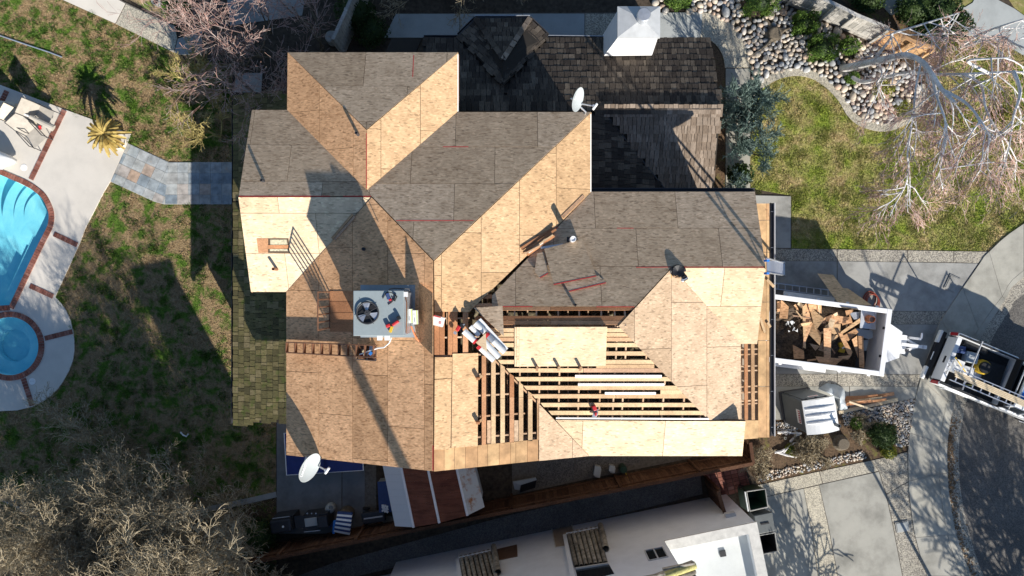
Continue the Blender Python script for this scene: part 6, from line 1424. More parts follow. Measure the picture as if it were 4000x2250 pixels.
# two deep window wells with sloped clay tile sills, ridge tiles at one side and a raised white edge at the other
for tl_, tr_, br_, bl_, rt_ in (((2212, 2084), (2335, 2061), (2375, 2198), (2243, 2214), ((2345, 2050), (2366, 2140))), ((1792, 2178), (1917, 2150), (1950, 2262), (1812, 2285), ((1928, 2133), (1944, 2232)))):
    lerp = lambda a, b, f: (a[0] + (b[0] - a[0]) * f, a[1] + (b[1] - a[1]) * f); sill = MB().prism([wallhit(*q, .02) for q in (tl_, tr_, br_, bl_)], vS * .05).build('window_sill', M['shake_u'], nb)
    for i in range(7): MB().tube(wallhit(*lerp(tl_, tr_, (i + .5) / 7), .14), wallhit(*lerp(bl_, br_, (i + .5) / 7), .04), .075, .065, 10, False).build('sill_tile', M['tile'], sill, True)
    a, b = rt_
    for j in range(2): MB().tube(wallhit(*lerp(a, b, j * .5), .2), wallhit(*lerp(a, b, j * .5 + .54), .12), .1, .115, 10, False).build('ridge_tile', M['tile'], sill, True)
    MB().prism([wallhit(tl_[0] - 14, tl_[1] + 4, .16), wallhit(*tl_, .16), wallhit(bl_[0] + 6, bl_[1] + 50, .1), wallhit(bl_[0] - 12, bl_[1] + 54, .1)], vS * .2).build('sill_edge', M['stucco_w'], sill); MB().tube(wallhit(*tl_, .2), wallhit(*tr_, .2), .03, n=4).build('sill_lip', M['white_pl'], sill)
    w2 = MB().prism([wallhit(*q, .012) for q in ((bl_[0] + 4, bl_[1] + 4), br_, (br_[0] + 24, br_[1] + 42), (bl_[0] + 16, bl_[1] + 60))], vS * .02).build('window', M['glass'], nb); MB().tube(wallhit(bl_[0] + 6, bl_[1] + 8, .03), wallhit(br_[0] + 2, br_[1] + 4, .03), .05, n=4).build('window_frame', M['wall_trim'], w2)
MB().box(wallhit(2828, 2247 - 300, .06) if False else N(.55, -.06, 2.3), (.35, .14, .2), R(12)).build('wall_lamp', M['frame'], nb); MB().path([N(10.3, -.05, .5), N(10.3, -.05, 1.2), N(9.9, -.05, 1.25)], .025).build('wall_pipe', M['white_pl'], nb)

# --- fences
def fence(name, label, line, h, mat, bw=.14, rail_side=1, posts=True, start=0):
    pts = [P(x, y, 0) for x, y in line]; root = thing(name, label, 'fence', pts[0]); k = 0; r_ = random.Random(len(label))
    for a, b in zip(pts, pts[1:]):
        d = b - a; L = d.length; d.normalize(); s = ZV.cross(d).normalized(); n = max(1, int(L / bw)); w_ = L / n
        for i in range(n):
            hh_ = h + r_.uniform(-.02, .015); c = a + d * (i + .5) * w_ + ZV * (hh_ / 2) + s * r_.uniform(-.004, .004)
            piece('fence_board', M[mat], c, d, s, ZV, (w_ - .012, .018, hh_), root)
        for z_ in (.3, h - .35): piece('fence_rail', M[mat], (a + b) / 2 + ZV * z_ + s * rail_side * .035, d, s, ZV, (L, .04, .09), root)
        piece('fence_cap', M[mat], (a + b) / 2 + ZV * (h + .03), d, s, ZV, (L, .12, .035), root)
        m_ = max(1, int(L / 2.3))
        for i in range(m_ + 1): piece('fence_post', M[mat], a + d * L * i / m_ + ZV * h / 2 + s * rail_side * .06, d, s, ZV, (.09, .09, h), root)
    return root
fence('side_fence', 'reddish board fence along the dark alley between the two houses', [(640, 2270), (860, 2166), (2000, 1938), (2400, 1860), (2690, 1803), (2880, 1766)], 1.75, 'fence')
fence('wing_fence', 'short dark wing fence closing the alley by the paver path', [(2748, 1862), (2776, 1958)], 1.9, 'fence')
fence('side_fence', 'redwood return panel between the long fence and the front bed', [(2882, 1768), (2872, 1690)], 1.7, 'fence')
fence('grey_fence', 'sunlit weathered grey board fence behind the river stones', [(2930, -45), (3073, 15), (3205, 73), (3278, 110), (3400, 161)], 1.3, 'fence_g', .17, -1)
fence('brown_fence', 'reddish brown end of the fence behind the birch trunk', [(3405, 163), (3490, 206), (3575, 232)], 1.25, 'ply', .17, -1)
fence('garden_fence', 'dark weathered fence running north from the house corner', [(1345, 215), (1395, 105), (1450, -20)], 1.7, 'fence_g', .16)
# --- wheelie bins
def bin_(label, rim, z, m, lid):
    t4_ = [P(x, y, z) for x, y in rim]; c = sum(t4_, Vector()) / 4; b4_ = [Vector((c.x + (q.x - c.x) * .72, c.y + (q.y - c.y) * .72, .05)) for q in t4_]
    o = thing('wheelie_bin', label, 'bin', (c.x, c.y, 0)); mb = MB(); mb.add(t4_ + b4_, [(0, 4, 5, 1), (1, 5, 6, 2), (2, 6, 7, 3), (3, 7, 4, 0), (4, 7, 6, 5)]); mb.build('bin_body', M[m], o)
    for i in range(4): MB().tube(t4_[i], t4_[(i + 1) % 4], .022, n=6).build('rim', M['concrete' if lid == 'open' else m], o)
    if lid == 'closed': MB().prism([c + (q - c) * 1.04 + ZV * .07 for q in t4_], (0, 0, -.06)).build('lid', M[m], o, bevel=.02); MB().box(c + ZV * .09, (.3, .05, .03), R(10)).build('lid_grip', M['black'], o)
    else:
        e = (t4_[3] - t4_[0]); n_ = (t4_[0] - t4_[1]).normalized(); MB().prism([t4_[0] + n_ * .03, t4_[3] + n_ * .03, t4_[3] + n_ * .12 - ZV * .6, t4_[0] + n_ * .12 - ZV * .6], n_ * .03).build('lid', M[m], o); MB().tube(t4_[0] + n_ * .06, t4_[3] + n_ * .06, .025, n=6).build('handle', M['white_pl'], o)
    for q in (b4_[0], b4_[3]): MB().lathe(q + ZV * .08, [(0, -.03), (.12, -.03), (.12, .03), (0, .03)], 14, Matrix.Rotation(R(90), 3, 'X')).build('wheel', M['black'], o)
M['bin_green'] = mat_plain('bin_green', (.02, .05, .03), .5); M['bin_grey'] = mat_plain('bin_grey', (.10, .11, .11), .5)
bin_('dark green wheelie bin standing open by the paver path', [(2916, 1920), (2989, 1909), (2999, 1980), (2929, 1996)], 1.05, 'bin_green', 'open')
bin_('grey wheelie bin with closed lid at the garage corner', [(2945, 2014), (3013, 2000), (3024, 2071), (2957, 2084)], 1.05, 'bin_grey', 'closed')
bin_('black wheelie bin standing open beyond the grey closed one', [(2962, 2092), (3027, 2080), (3037, 2153), (2973, 2166)], 1.05, 'black', 'open')
# --- metal shed
sh = thing('metal_shed', 'white metal garden shed with rust brown roof panels beside the fence', 'shed', P(1690, 1930, 0))
rows = [((1490, 1795), (1543, 2056), 1.72), ((1561, 1795), (1616, 2060), 2.18), ((1664, 1795), (1716, 2043), 2.38), ((1776, 1795), (1826, 2014), 2.18), ((1846, 1795), (1893, 1981), 1.72)]
def shed_mat(name, base, rustc, lo):
    t = NT(name); c = t.mix(t.ramp(t.noise(1.6, 6, .7), [(lo, (0, 0, 0)), (lo + .12, (1, 1, 1))]), base, t.ramp(t.noise(5, 4), [(.3, rustc), (.7, tuple(x * 1.6 for x in rustc))])); return t.col(c, .7, 0, .3)
M['shed_w'] = shed_mat('shed_white_rusting', (.62, .63, .64), (.20, .08, .03), .66); M['shed_r'] = mat_piece('shed_rust', [(0, (.16, .055, .035)), (1, (.2, .075, .045))], grain=(2, 12, 2), gvar=.35, big=1.5, dirt=((.32, .24, .2), 2.5, .68)); M['shed_wr'] = shed_mat('shed_white_rust_patch', (.60, .60, .58), (.30, .12, .04), .50)
for i in range(4):
    (a, b, z0), (c_, d_, z1) = rows[i], rows[i + 1]; n = 9; m = ['shed_w', 'shed_r', 'shed_r', 'shed_wr'][i]
    for k in range(n):
        f0, f1 = k / n, (k + .985) / n; L_ = lambda p0, p1, f, z: P(p0[0] + (p1[0] - p0[0]) * f, p0[1] + (p1[1] - p0[1]) * f, z)
        MB().prism([L_(a, b, f0, z0), L_(c_, d_, f0, z1), L_(c_, d_, f1, z1), L_(a, b, f1, z0)], (0, 0, -.012)).build('roof_panel', M[m], sh)
for i in (1, 2, 3): a, b, z = rows[i]; MB().tube(P(*a, z + .01), P(*b, z + .01), .045, n=6).build('roof_rib', M['white_metal'], sh)
q0 = [P(*rows[0][0], 0), P(*rows[0][1], 0), P(*rows[4][1], 0), P(*rows[4][0], 0)]; q = [P(*rows[0][0], 1.7), P(*rows[0][1], 1.7), P(*rows[4][1], 1.7), P(*rows[4][0], 1.7)]; qc = sum(q, Vector()) / 4
MB().prism([qc + (x - qc) * .93 for x in q], (0, 0, -1.69)).build('shed_wall', M['shed_w'], sh)
MB().prism([qc + (P(*rows[k][1], rows[k][2] - .02) - qc) * .97 for k in range(5)], (-.05, .05, 0)).build('shed_gable', M['shed_w'], sh)
# --- table tennis table
tt = thing('table_tennis_table', 'dark blue table tennis table with white border on the shaded patio', 'table', P(1265, 1775, 0)); M['tt_blue'] = mat_plain('table_blue', (.02, .035, .16), .5)
T4 = [P(1108, 1691, .76), P(1413, 1688, .76), P(1421, 1838, .76), P(1118, 1857, .76)]; MB().prism(T4, (0, 0, -.03)).build('table_top', M['tt_blue'], tt)
for i in range(4): a, b = T4[i], T4[(i + 1) % 4]; cc_ = sum(T4, Vector()) / 4; MB().prism([a + ZV * .003, b + ZV * .003, b + (cc_ - b).normalized() * .035 + ZV * .003, a + (cc_ - a).normalized() * .035 + ZV * .003], (0, 0, -.003)).build('border_line', M['white_pl'], tt)
MB().prism([P(1262, 1680, .92), P(1268, 1860, .92), P(1268, 1860, .77), P(1262, 1680, .77)], (.01, 0, 0)).build('net', M['black'], tt)
for q in T4: MB().box(Vector((q.x, q.y, .37)) + (cc_ - q) * .12 * Vector((1, 1, 0)).length / 1.5 * .6, (.05, .05, .7)).build('leg', M['dark'], tt)
# --- grill corner
gr = thing('grill', 'black gas grill with closed lid at the patio edge', 'grill', P(1090, 2050, 0)); b = P(1100, 2052, 1.0); M['grillm'] = mat_plain('grill_black', (.03, .03, .033), .4)
MB().box((b.x, b.y, .45), (.8, .5, .8), R(8)).build('cart', M['grillm'], gr); MB().box((b.x, b.y, 1.0), (.78, .52, .28), R(8)).build('lid', M['grillm'], gr, bevel=.08); MB().tube(b + Vector((-.3, .28, .1)), b + Vector((.32, .36, .1)), .015, n=6).build('lid_handle', M['alu'], gr); MB().box((b.x + .62, b.y + .08, .85), (.36, .45, .04), R(8)).build('side_shelf', M['grillm'], gr)
MB().lathe((b.x + .1, b.y, 1.145), [(0, .01), (.04, .01), (.04, 0)], 12).build('thermometer', M['white_pl'], gr)
g2 = thing('griddle', 'dark flat griddle with a white sheet on it next to the grill', 'griddle', P(1220, 2040, 0)); b = P(1230, 2040, .9); MB().box((b.x, b.y, .45), (.95, .5, .8), R(8)).build('cart', M['grillm'], g2); MB().box((b.x - .15, b.y, .87), (.45, .3, .03), R(8)).build('white_sheet', M['concrete_n'], g2); MB().box((b.x + .3, b.y + .03, .93), (.36, .42, .14), R(8)).build('lid', M['grillm'], g2, bevel=.03); MB().tube(b + Vector((-.4, -.36, 0)), b + Vector((.2, -.3, 0)), .015, n=6).build('handle', M['alu'], g2)
for k in range(3): MB().lathe(b + Vector((-.3 + k * .16, .3, -.1)), [(0, .04), (.025, .04), (.025, 0)], 8).build('knob', M['alu'], g2)
for x, y, r_, h_, la in ((1296, 1978, .18, .42, 'white propane tank standing free on the patio'), (1268, 2000, .12, .35, 'smaller white bottle beside the griddle')):
    o = thing('propane_tank', la, 'tank', P(x, y, 0)); MB().lathe(P(x, y, .04), [(0, 0), (r_ * .8, 0), (r_, .06), (r_, h_ - .1), (r_ * .7, h_), (0, h_ + .02)], 18).build('tank_body', M['concrete_n'], o, True); MB().lathe(P(x, y, .04 + h_), [(r_ * .55, 0), (r_ * .55, .1), (r_ * .5, .1), (r_ * .5, 0)], 14).build('collar', M['concrete_n'], o)
tag(MB().lathe(P(1298, 2035, 0), [(0, .35), (.13, .35), (.14, .3), (.12, .02), (0, .02)], 14).build('blue_bucket', M['fabric_b']), 'dark blue bucket between griddle and striped cushions', 'bucket')
brl = thing('smoker_barrel', 'dull barrel with a striped cushion draped over it', 'barrel', P(1355, 2000, 0)); b = P(1360, 2000, 0); MB().lathe(b, [(0, .85), (.2, .84), (.27, .78), (.28, .1), (.25, .03), (0, .03)], 20).build('barrel_body', M['bark_grey'], brl, True); MB().lathe(b, [(.285, .4), (.285, .43)], 20).build('hoop', M['dark'], brl)
cu = thing('striped_cushion', 'navy and white striped cushion lying over the barrel', 'cushion', P(1340, 2045, .9)); n = 10
for k in range(n):
    f0, f1 = k / n, (k + 1) / n; L_ = lambda f, e: P(1318 + e * 58 + (-10 + e * 2) * f * 1.4, 2000 + e * 4 + f * 78 + e * f * 8, .92 + .1 * math.sin(math.pi * f))
    MB().prism([L_(f0, 0), L_(f0, 1), L_(f1, 1), L_(f1, 0)], (0, 0, -.12)).build('stripe', M['white_pl' if k % 2 else 'fabric_b'], cu)
MB().prism([P(1302, 2035, .86), P(1312, 2033, .86), P(1306, 2086, .86), P(1298, 2084, .86)], (0, 0, -.08)).build('piping', M['blue'], cu)
ct = thing('garden_cart', 'low black garden cart beside the shed', 'cart', P(1470, 2020, 0)); b = P(1460, 2018, .5); MB().box((b.x, b.y, .5), (.85, .42, .22), R(8)).build('tray', M['grillm'], ct, bevel=.03); MB().box((b.x, b.y, .6), (.7, .05, .03), R(8)).build('divider', M['frame'], ct)
for sx_ in (-.35, .35):
    for sy_ in (-.2, .2): MB().lathe((b.x + sx_, b.y + sy_, .14), [(0, -.03), (.14, -.03), (.14, .03), (0, .03)], 14, Matrix.Rotation(R(90), 3, 'X')).build('wheel', M['black'], ct)
tt2 = thing('storage_bench', 'dark storage bench with white rags against the shed', 'bench', P(1498, 1945, 0)); b = P(1502, 1940, .6); MB().box((b.x, b.y, .3), (.45, 1.1, .6), R(3)).build('bench_box', M['steel_gr'], tt2, bevel=.02); MB().box((b.x + .02, b.y, .615), (.5, 1.15, .04), R(3)).build('bench_lid', M['fabric_b'], tt2, bevel=.015)
rg = MB(); 
for k in range(9): a = P(1496 + (k % 3) * 8, 1975 + k * 3, .66); rg.box(a, (.1, .07, .04), k * .7)
tag(rg.build('white_rag', M['white_pl']), 'crumpled white rag lying on the storage bench', 'rag')
tag(MB().lathe(P(1520, 2040, .3), [(0, .04), (.22, .03), (.25, 0), (.22, -.03), (0, -.03)], 20).build('round_lid', M['bark_grey']), 'round brown wheel propped at the shed corner', 'wheel')
wb = thing('wheelbarrow', 'pale wheelbarrow tub with black side lying on the shaded side path', 'wheelbarrow', P(2040, 1890, 0)); MB().prism([P(2003, 1882, .5), P(2092, 1866, .5), P(2096, 1875, .5), P(2034, 1895, .5), P(2030, 1915, .4), P(2010, 1912, .4)], (0, 0, -.08)).build('tub', M['concrete_n'], wb); MB().prism([P(2036, 1893, .45), P(2095, 1878, .45), P(2090, 1905, .3), P(2030, 1925, .3)], (0, 0, -.1)).build('frame', M['black'], wb)
for x, y, w_, l_, la in ((2333, 1840, .2, .34, 'grey meter cabinet on the shaded side path'), (2390, 1830, .18, .2, 'small pale box beside the side path')): o = thing('meter_box', la, 'box', P(x, y, 0)); MB().box(P(x, y, .3), (w_, l_, .6), R(-10)).build('cabinet', M['concrete'], o, bevel=.02); MB().box(P(x, y, .61), (w_ + .02, l_ + .02, .03), R(-10)).build('lid', M['concrete_n'], o)
tag(MB().tube(P(2440, 1838, .5), P(2456, 1876, .1), .018, n=6).build('yellow_level', M['yellow']), 'yellow stick leaning at the fence in the side yard', 'stick')
tag(MB().lathe(P(2428, 1822, 0), [(0, .55), (.12, .55), (.14, .5), (.14, .05), (0, .05)], 14).build('dark_pot', M['bin_green']), 'dark round pot beside the side path', 'pot')

# --- pool side
sl = thing('pool_slide', 'white moulded slide end beside the pool coping', 'slide', P(10, 630, 0))
mb = MB(); o_ = [(-160, 520), (0, 588), (60, 612), (84, 628), (84, 640), (62, 652), (42, 660), (28, 668), (0, 662), (-160, 610)]
cen = P(-40, 610, 0); lv = [(1.0, .25), (1.0, .55), (.96, .68), (.85, .74), (.5, .77)]; n = len(o_)
vs = [Vector((cen.x + (P(*q, 0).x - cen.x) * s_, cen.y + (P(*q, 0).y - cen.y) * s_, z_)) for s_, z_ in lv for q in o_]
mb.add(vs, [(i * n + j, i * n + (j + 1) % n, (i + 1) * n + (j + 1) % n, (i + 1) * n + j) for i in range(len(lv) - 1) for j in range(n)] + [tuple(range((len(lv) - 1) * n, len(lv) * n)), tuple(range(n - 1, -1, -1))]); mb.build('slide_body', M['white_pl'], sl, True)
for x, y in ((20, 620), (-60, 590)): MB().box(P(x, y, .14), (.12, .12, .3)).build('foot', M['white_pl'], sl)
M['cream'] = mat_plain('cream_sling', (.66, .58, .45), .9); M['taupe'] = mat_plain('taupe_sling', (.44, .40, .34), .9)
def chair(label, c, rz, back, mat):
    o = thing('lounge_chair', label, 'chair', c, rz, local=True); mb = lambda n_, a, b, r_=.016: MB().tube(a, b, r_, n=6).build(n_, M['dark'], o, local=True)
    L = 1.0; MB().add([(0, -.3, .38), (.55, -.3, .34), (.55, .3, .34), (0, .3, .38)], [(0, 1, 2, 3)]).build('seat', M[mat], o, local=True); h_ = math.sin(R(back)) * .75; x_ = -math.cos(R(back)) * .75
    MB().add([(0, -.3, .38), (0, .3, .38), (x_, .3, .38 + h_), (x_, -.3, .38 + h_)], [(0, 1, 2, 3)]).build('backrest', M[mat], o, local=True)
    for s_ in (-.31, .31):
        mb('side_rail', (.56, s_, .34), (0, s_, .38)); mb('back_rail', (0, s_, .38), (x_, s_, .38 + h_)); mb('leg', (.5, s_, .34), (.58, s_, 0)); mb('leg', (-.05, s_, .38), (-.35, s_, 0)); mb('armrest', (.5, s_, .58), (-.2, s_, .6)); mb('leg', (.5, s_, .34), (.5, s_, .58))
    mb('cross_bar', (x_, -.31, .38 + h_), (x_, .31, .38 + h_))
def Zp(x, y, z=.05): return P(x / 3.62, 300 + y / 3.62, z)
chair('cream sling chair standing nearest the brick band of the pool deck', Zp(400, 640), R(-30), 50, 'cream'); chair('taupe sling chair behind the folded umbrella', Zp(520, 810), R(-48), 35, 'taupe'); chair('dark rocking chair at the lawn edge of the pool deck', Zp(620, 540), R(-25), 70, 'taupe')
for k, (a, b) in enumerate((((-80, 370), (235, 420)), ((-80, 410), (225, 470)), ((-80, 455), (215, 520)))):
    A_, B_ = Zp(*a, .5 - .07 * k), Zp(*b, .45 - .07 * k); d = B_ - A_; L = d.length; d.normalize(); s = ZV.cross(d).normalized(); o = MB().box((A_ + B_) / 2, (L, .24, .1), Matrix((d, s, d.cross(s))).transposed()).build('lounger_cushion', M['cream'], None, bevel=.04); tag(o, ['cream lounger cushion at the back of the stack', 'cream lounger cushion in the middle of the stack', 'cream lounger cushion at the front of the stack'][k], 'cushion')
um = thing('folded_umbrella', 'folded grey parasol lying across the pool chairs', 'parasol', Zp(600, 650, .3)); MB().tube(Zp(420, 560, .75), Zp(760, 730, .45), .07, .13, 10).build('canopy', M['taupe'], um); MB().tube(Zp(240, 480, .85), Zp(440, 570, .74), .03, n=8).build('pole', M['white_pl'], um); MB().tube(Zp(560, 690, .5), Zp(570, 745, .45), .05, n=8).build('red_strap', M['red'], um)
tag(MB().path([P(-120, 98, .05), P(0, 139, .05), P(120, 180, .05), P(190, 203, .05), P(242, 223, .05)], .026).build('pool_pole', M['alu']), 'long silver pool pole lying on the patchy lawn', 'pole')
# potted cycad
pc = P(478, 556, 0); pa = thing('potted_palm', 'dry golden cycad in a white bowl at the corner of the pool deck', 'palm', pc)
MB().lathe(pc, [(0, .05), (.2, .05), (.3, .3), (.33, .33), (.30, .35), (.26, .3), (0, .28)], 24).build('pot', M['deckc'], pa); M['trunkp'] = mat_plain('cycad_trunk', (.2, .14, .09), .95, 0, .4, 20)
tp = P(405, 525, 1.25); MB().path([pc + ZV * .3, pc.lerp(tp, .5) + ZV * .1, tp], [.13, .11, .12], 8).build('trunk', M['trunkp'], pa)
rp = random.Random(9); mb = MB()
for k in range(46):
    a = k * 2.399; el = .9 - (k / 46) * 1.15; Lf = rp.uniform(.62, .78); d = Vector((math.cos(a), math.sin(a), 0)); s = Vector((-d.y, d.x, 0)); prev = None
    for i in range(6):
        f = i / 5; e_ = el - f * .9; c = tp + d * Lf * f * math.cos(el * .7) + ZV * (Lf * (math.sin(el) * f - .55 * f * f)); w_ = .055 * (1 - (abs(f - .45) * 1.3) ** 2) + .008
        cur = (c - s * w_ + ZV * .02, c - ZV * .01, c + s * w_ + ZV * .02)
        if prev: mb.add(list(prev) + list(cur), [(0, 1, 4, 3), (1, 2, 5, 4)])
        prev = cur
mb.build('fronds', M['frond'], pa)
# bits in the north yard
tag(MB().lathe(P(1353, 88, .05), [(0, .02), (.09, .02), (.1, 0)], 18).build('white_disc', M['blue']), 'small blue disc lying in the dark north yard', 'disc')
nt = thing('white_jug', 'pale bucket standing on the strip of grass by the concrete path', 'bucket', P(625, 18, 0)); MB().lathe(P(625, 18, 0), [(0, .03), (.13, .03), (.15, .36), (.13, .36), (.12, .06), (0, .06)], 16).build('bucket_body', M['concrete_n'], nt)
bw = thing('plastic_drum', 'dull grey drum with hose in the dark north yard', 'drum', P(1305, 160, 0)); MB().lathe(P(1305, 160, 0), [(0, .5), (.2, .5), (.23, .45), (.23, .05), (0, .05)], 18).build('drum_body', M['concrete'], bw); MB().path([P(1285, 130, .3), P(1300, 124, .4), P(1325, 136, .45), P(1330, 150, .5)], .04).build('hose', M['galv'], bw)
struct(slab('north_yard_slab', [(920, 285), (1025, 285), (1020, 360), (915, 360)], .03, M['concrete'], .05)); struct(slab('north_yard_path', [(880, -60), (1200, -60), (1180, 60), (900, 100)], .02, M['concrete'], .04))
tag(MB().path([P(705, 1688, .04), P(716, 1700, .05), P(728, 1705, .04), P(735, 1695, .06)], .03).build('bone_toy', M['white_pl']), 'small white curved toy on the dark lawn', 'toy')
# ------------------------------------------------------------------ vegetation
def seg_mesh(name, S, mat, parent, n=3):
    """tapered twigs: S rows p(3) q(3) r0 r1"""
    S = np.asarray(S, dtype=np.float64); p_, q_ = S[:, :3], S[:, 3:6]; d = q_ - p_; d /= np.linalg.norm(d, axis=1)[:, None] + 1e-9
    ref = np.where(np.abs(d[:, 2:3]) < .9, np.array([[0, 0, 1.]]), np.array([[1., 0, 0]])); a = np.cross(d, ref); a /= np.linalg.norm(a, axis=1)[:, None] + 1e-9; b = np.cross(d, a)
    k = len(S); V = np.empty((k, 2 * n, 3)); T = []
    for i in range(n):
        t = 2 * np.pi * i / n; o = a * np.cos(t) + b * np.sin(t); V[:, i] = p_ + o * S[:, 6:7]; V[:, n + i] = q_ + o * S[:, 7:8]
    base = (np.arange(k) * 2 * n)[:, None]
    F_ = [np.array([[i, (i + 1) % n, n + (i + 1) % n, n + i]]) + base for i in range(n)]
    return np_mesh(name, V.reshape(-1, 3), np.concatenate(F_), mat, parent)
def grow(S, p, d, L, r, lvl, rg, cfg):
    n = 4 if lvl < 2 else 3; step = L / n; kids = []
    for i in range(n):
        d = (d + Vector((rg.gauss(0, 1), rg.gauss(0, 1), rg.gauss(0, 1))) * cfg['wig'] + Vector((0, 0, cfg['up']))).normalized()
        q = p + d * step; r1 = max(r * (1 - .8 * (i + 1) / n) if lvl == cfg['max'] else r * (1 - .45 * (i + 1) / n), cfg['rmin']); S.append((*p, *q, r if i == 0 else rr0, r1)); rr0 = r1; p = q
        if lvl < cfg['max'] and (i > 0 or lvl > 0):
            for _ in range(cfg['kids'][lvl]):
                ax = d.orthogonal().normalized(); ax.rotate(Matrix.Rotation(rg.uniform(0, 6.28), 3, d) if True else None); c = (d * math.cos(cfg['ang']) + ax * math.sin(cfg['ang'] * rg.uniform(.7, 1.3))).normalized()
                kids.append((p.copy(), c, L * cfg['ratio'] * rg.uniform(.7, 1.15), max(r1 * .6, cfg['rmin'])))
    for k in kids: grow(S, *k, lvl + 1, rg, cfg)
def bare_tree(name, label, px, py, h, mat_t, mat_c, seed, stems=3, group=None, cfg=None, lean=.45, r=.06, z=0):
    rg = random.Random(seed); b = P(px, py, 0); t = thing(name, label, 'tree', b, 0, group); S = []
    c = dict(wig=.16, up=.05, max=3, kids=[2, 2, 2], ang=.75, ratio=.52, rmin=.006); c.update(cfg or {})
    for i in range(stems):
        a = rg.uniform(0, 6.28); grow(S, b.copy(), Vector((math.cos(a) * lean, math.sin(a) * lean, 1)).normalized(), h * rg.uniform(.6, .75), r * rg.uniform(.8, 1.1), 0, rg, c)
    S = np.array(S); big = S[:, 6] > r * .35
    seg_mesh('trunk', S[big], M[mat_t], t, 6); seg_mesh('crown', S[~big], M[mat_c], t, 3); return t, len(S)
def leaves(name, parent, c, rad, n, size, mat, seed, shell=.55, lump=.25, box=False):
    rs = np.random.RandomState(seed); v = rs.randn(n, 3); v /= np.linalg.norm(v, axis=1)[:, None]
    if box: v = np.sign(v) * np.abs(v) ** .45; v /= np.max(np.abs(v), axis=1)[:, None] ** .6
    rr_ = shell + (1 - shell) * rs.rand(n) ** .5; lp = 1 + lump * np.sin(v[:, 0] * 5 + seed) * np.sin(v[:, 1] * 6 + seed * 2) * np.sin(v[:, 2] * 4 + 1)
    pos = v * (rr_ * lp)[:, None] * np.array(rad) + np.array(c); pos[:, 2] = np.maximum(pos[:, 2], .02)
    a = rs.randn(n, 3); a /= np.linalg.norm(a, axis=1)[:, None]; b = np.cross(a, rs.randn(n, 3)); b /= np.linalg.norm(b, axis=1)[:, None]
    s = (size * (.6 + .8 * rs.rand(n)))[:, None]; V = np.empty((n, 4, 3)); V[:, 0] = pos - a * s; V[:, 1] = pos + b * s * .5; V[:, 2] = pos + a * s; V[:, 3] = pos - b * s * .5
    return np_mesh(name, V.reshape(-1, 3), np.arange(n * 4).reshape(-1, 4), mat, parent)
def shrub(label, px, py, rad, h, n, size, mat, seed, cat='shrub', box=False, group=None, shell=.6):
    b = P(px, py, 0); t = thing('shrub', label, cat, b, 0, group); leaves('foliage', t, (b.x, b.y, h * .52), (rad, rad * .9, h * .5), n, size, M[mat], seed, shell, .2, box)
    core = MB(); core.lathe((b.x, b.y, 0), [(rad * .5, .0), (rad * .68, h * .4), (rad * .55, h * .75), (0, h * .86)], 10); core.build('stem', M['bark_grey'] if False else M['leaf_d'], t, True); return t
# pinkish bare trees in the north yard
PK = dict(wig=.2, up=.03, kids=[1, 2, 3], ang=.62, ratio=.46, rmin=.005)
for k, (x, y, h, s, la) in enumerate(((965, 262, 5.8, 4, 'bare pinkish tree closest to the concrete path end'), (1050, 225, 6.0, 4, 'bare pinkish tree in the middle of the north yard thicket'), (1090, 300, 5.8, 3, 'bare pinkish tree with upright branch near the north yard slab'), (1255, 205, 5.8, 4, 'bare reddish tree beside the wire in the north yard'), (1000, 370, 4.8, 3, 'low bare pinkish tree over the dark yard slab'), (1060, 130, 3.0, 3, 'small bare tree in deep shade of the north yard'))):
    bare_tree('bare_tree', la, x, y, h, 'bark_grey', 'twig_pink', 40 + k, s, 'bare trees in the north yard', PK, .55, .04)
bare_tree('bare_tree', 'pale bare tree hanging over the north walk', 1760, -15, 4.6, 'bark_grey', 'twig_grey', 52, 5, None, dict(wig=.26, kids=[2, 3, 3], ratio=.45, ang=.7, rmin=.007), .6, .05)
for k, (x, y, h, la) in enumerate(((805, 346, 2.2, 'yellow twigged shrub tree at the lawn edge in the north'), (862, 535, 2.3, 'yellow twigged shrub tree next to the slate path'))):
    bare_tree('shrub_tree', la, x, y, h, 'twig_yel', 'twig_yel', 60 + k, 4, None, dict(wig=.2, kids=[2, 3, 2], ratio=.42, ang=.6, rmin=.006), .5, .035)
# thicket at the south-west corner
SWT = dict(wig=.22, up=.05, max=4, kids=[2, 2, 3, 2], ang=.75, ratio=.5, rmin=.0055)
for k, (x, y, h, s, la) in enumerate(((350, 2085, 5.0, 4, 'grey bare tree at the far end of the garden kerb'), (505, 2080, 4.8, 4, 'mossy bare tree closest to the dark lawn'), (655, 2080, 5.0, 4, 'bare tree next to the bend of the garden kerb'), (765, 2095, 5.0, 4, 'bare tree closest to the kerb beside the patio'), (845, 2140, 5.4, 4, 'bare tree between the patio hedge and the thicket'), (645, 2120, 5.8, 4, 'tallest bare tree in the heart of the thicket'), (455, 2130, 5.4, 4, 'bare tree behind the far end of the garden kerb'), (790, 2165, 5.6, 4, 'bare tree in front of the alley fence end'), (565, 2210, 5.6, 4, 'bare tree behind the tallest one'), (290, 2150, 5.4, 4, 'outermost bare tree of the garden thicket'), (880, 2200, 6.0, 4, 'slender bare tree beside the patio hedge'))):
    bare_tree('bare_tree', la, x, y, h, 'bark_grey', 'twig_grey', 70 + k, s, 'bare trees of the garden thicket', SWT, .55, .045)
for k, (x, y) in enumerate(((370, 2120), (480, 2150), (620, 2200), (740, 2150), (820, 2190), (420, 2230))):
    b = P(x, y, 0); shrub('dark evergreen undergrowth beneath the garden thicket', x, y, .9, 1.6, 700, .09, 'leaf_d', 90 + k, group='undergrowth of the thicket')
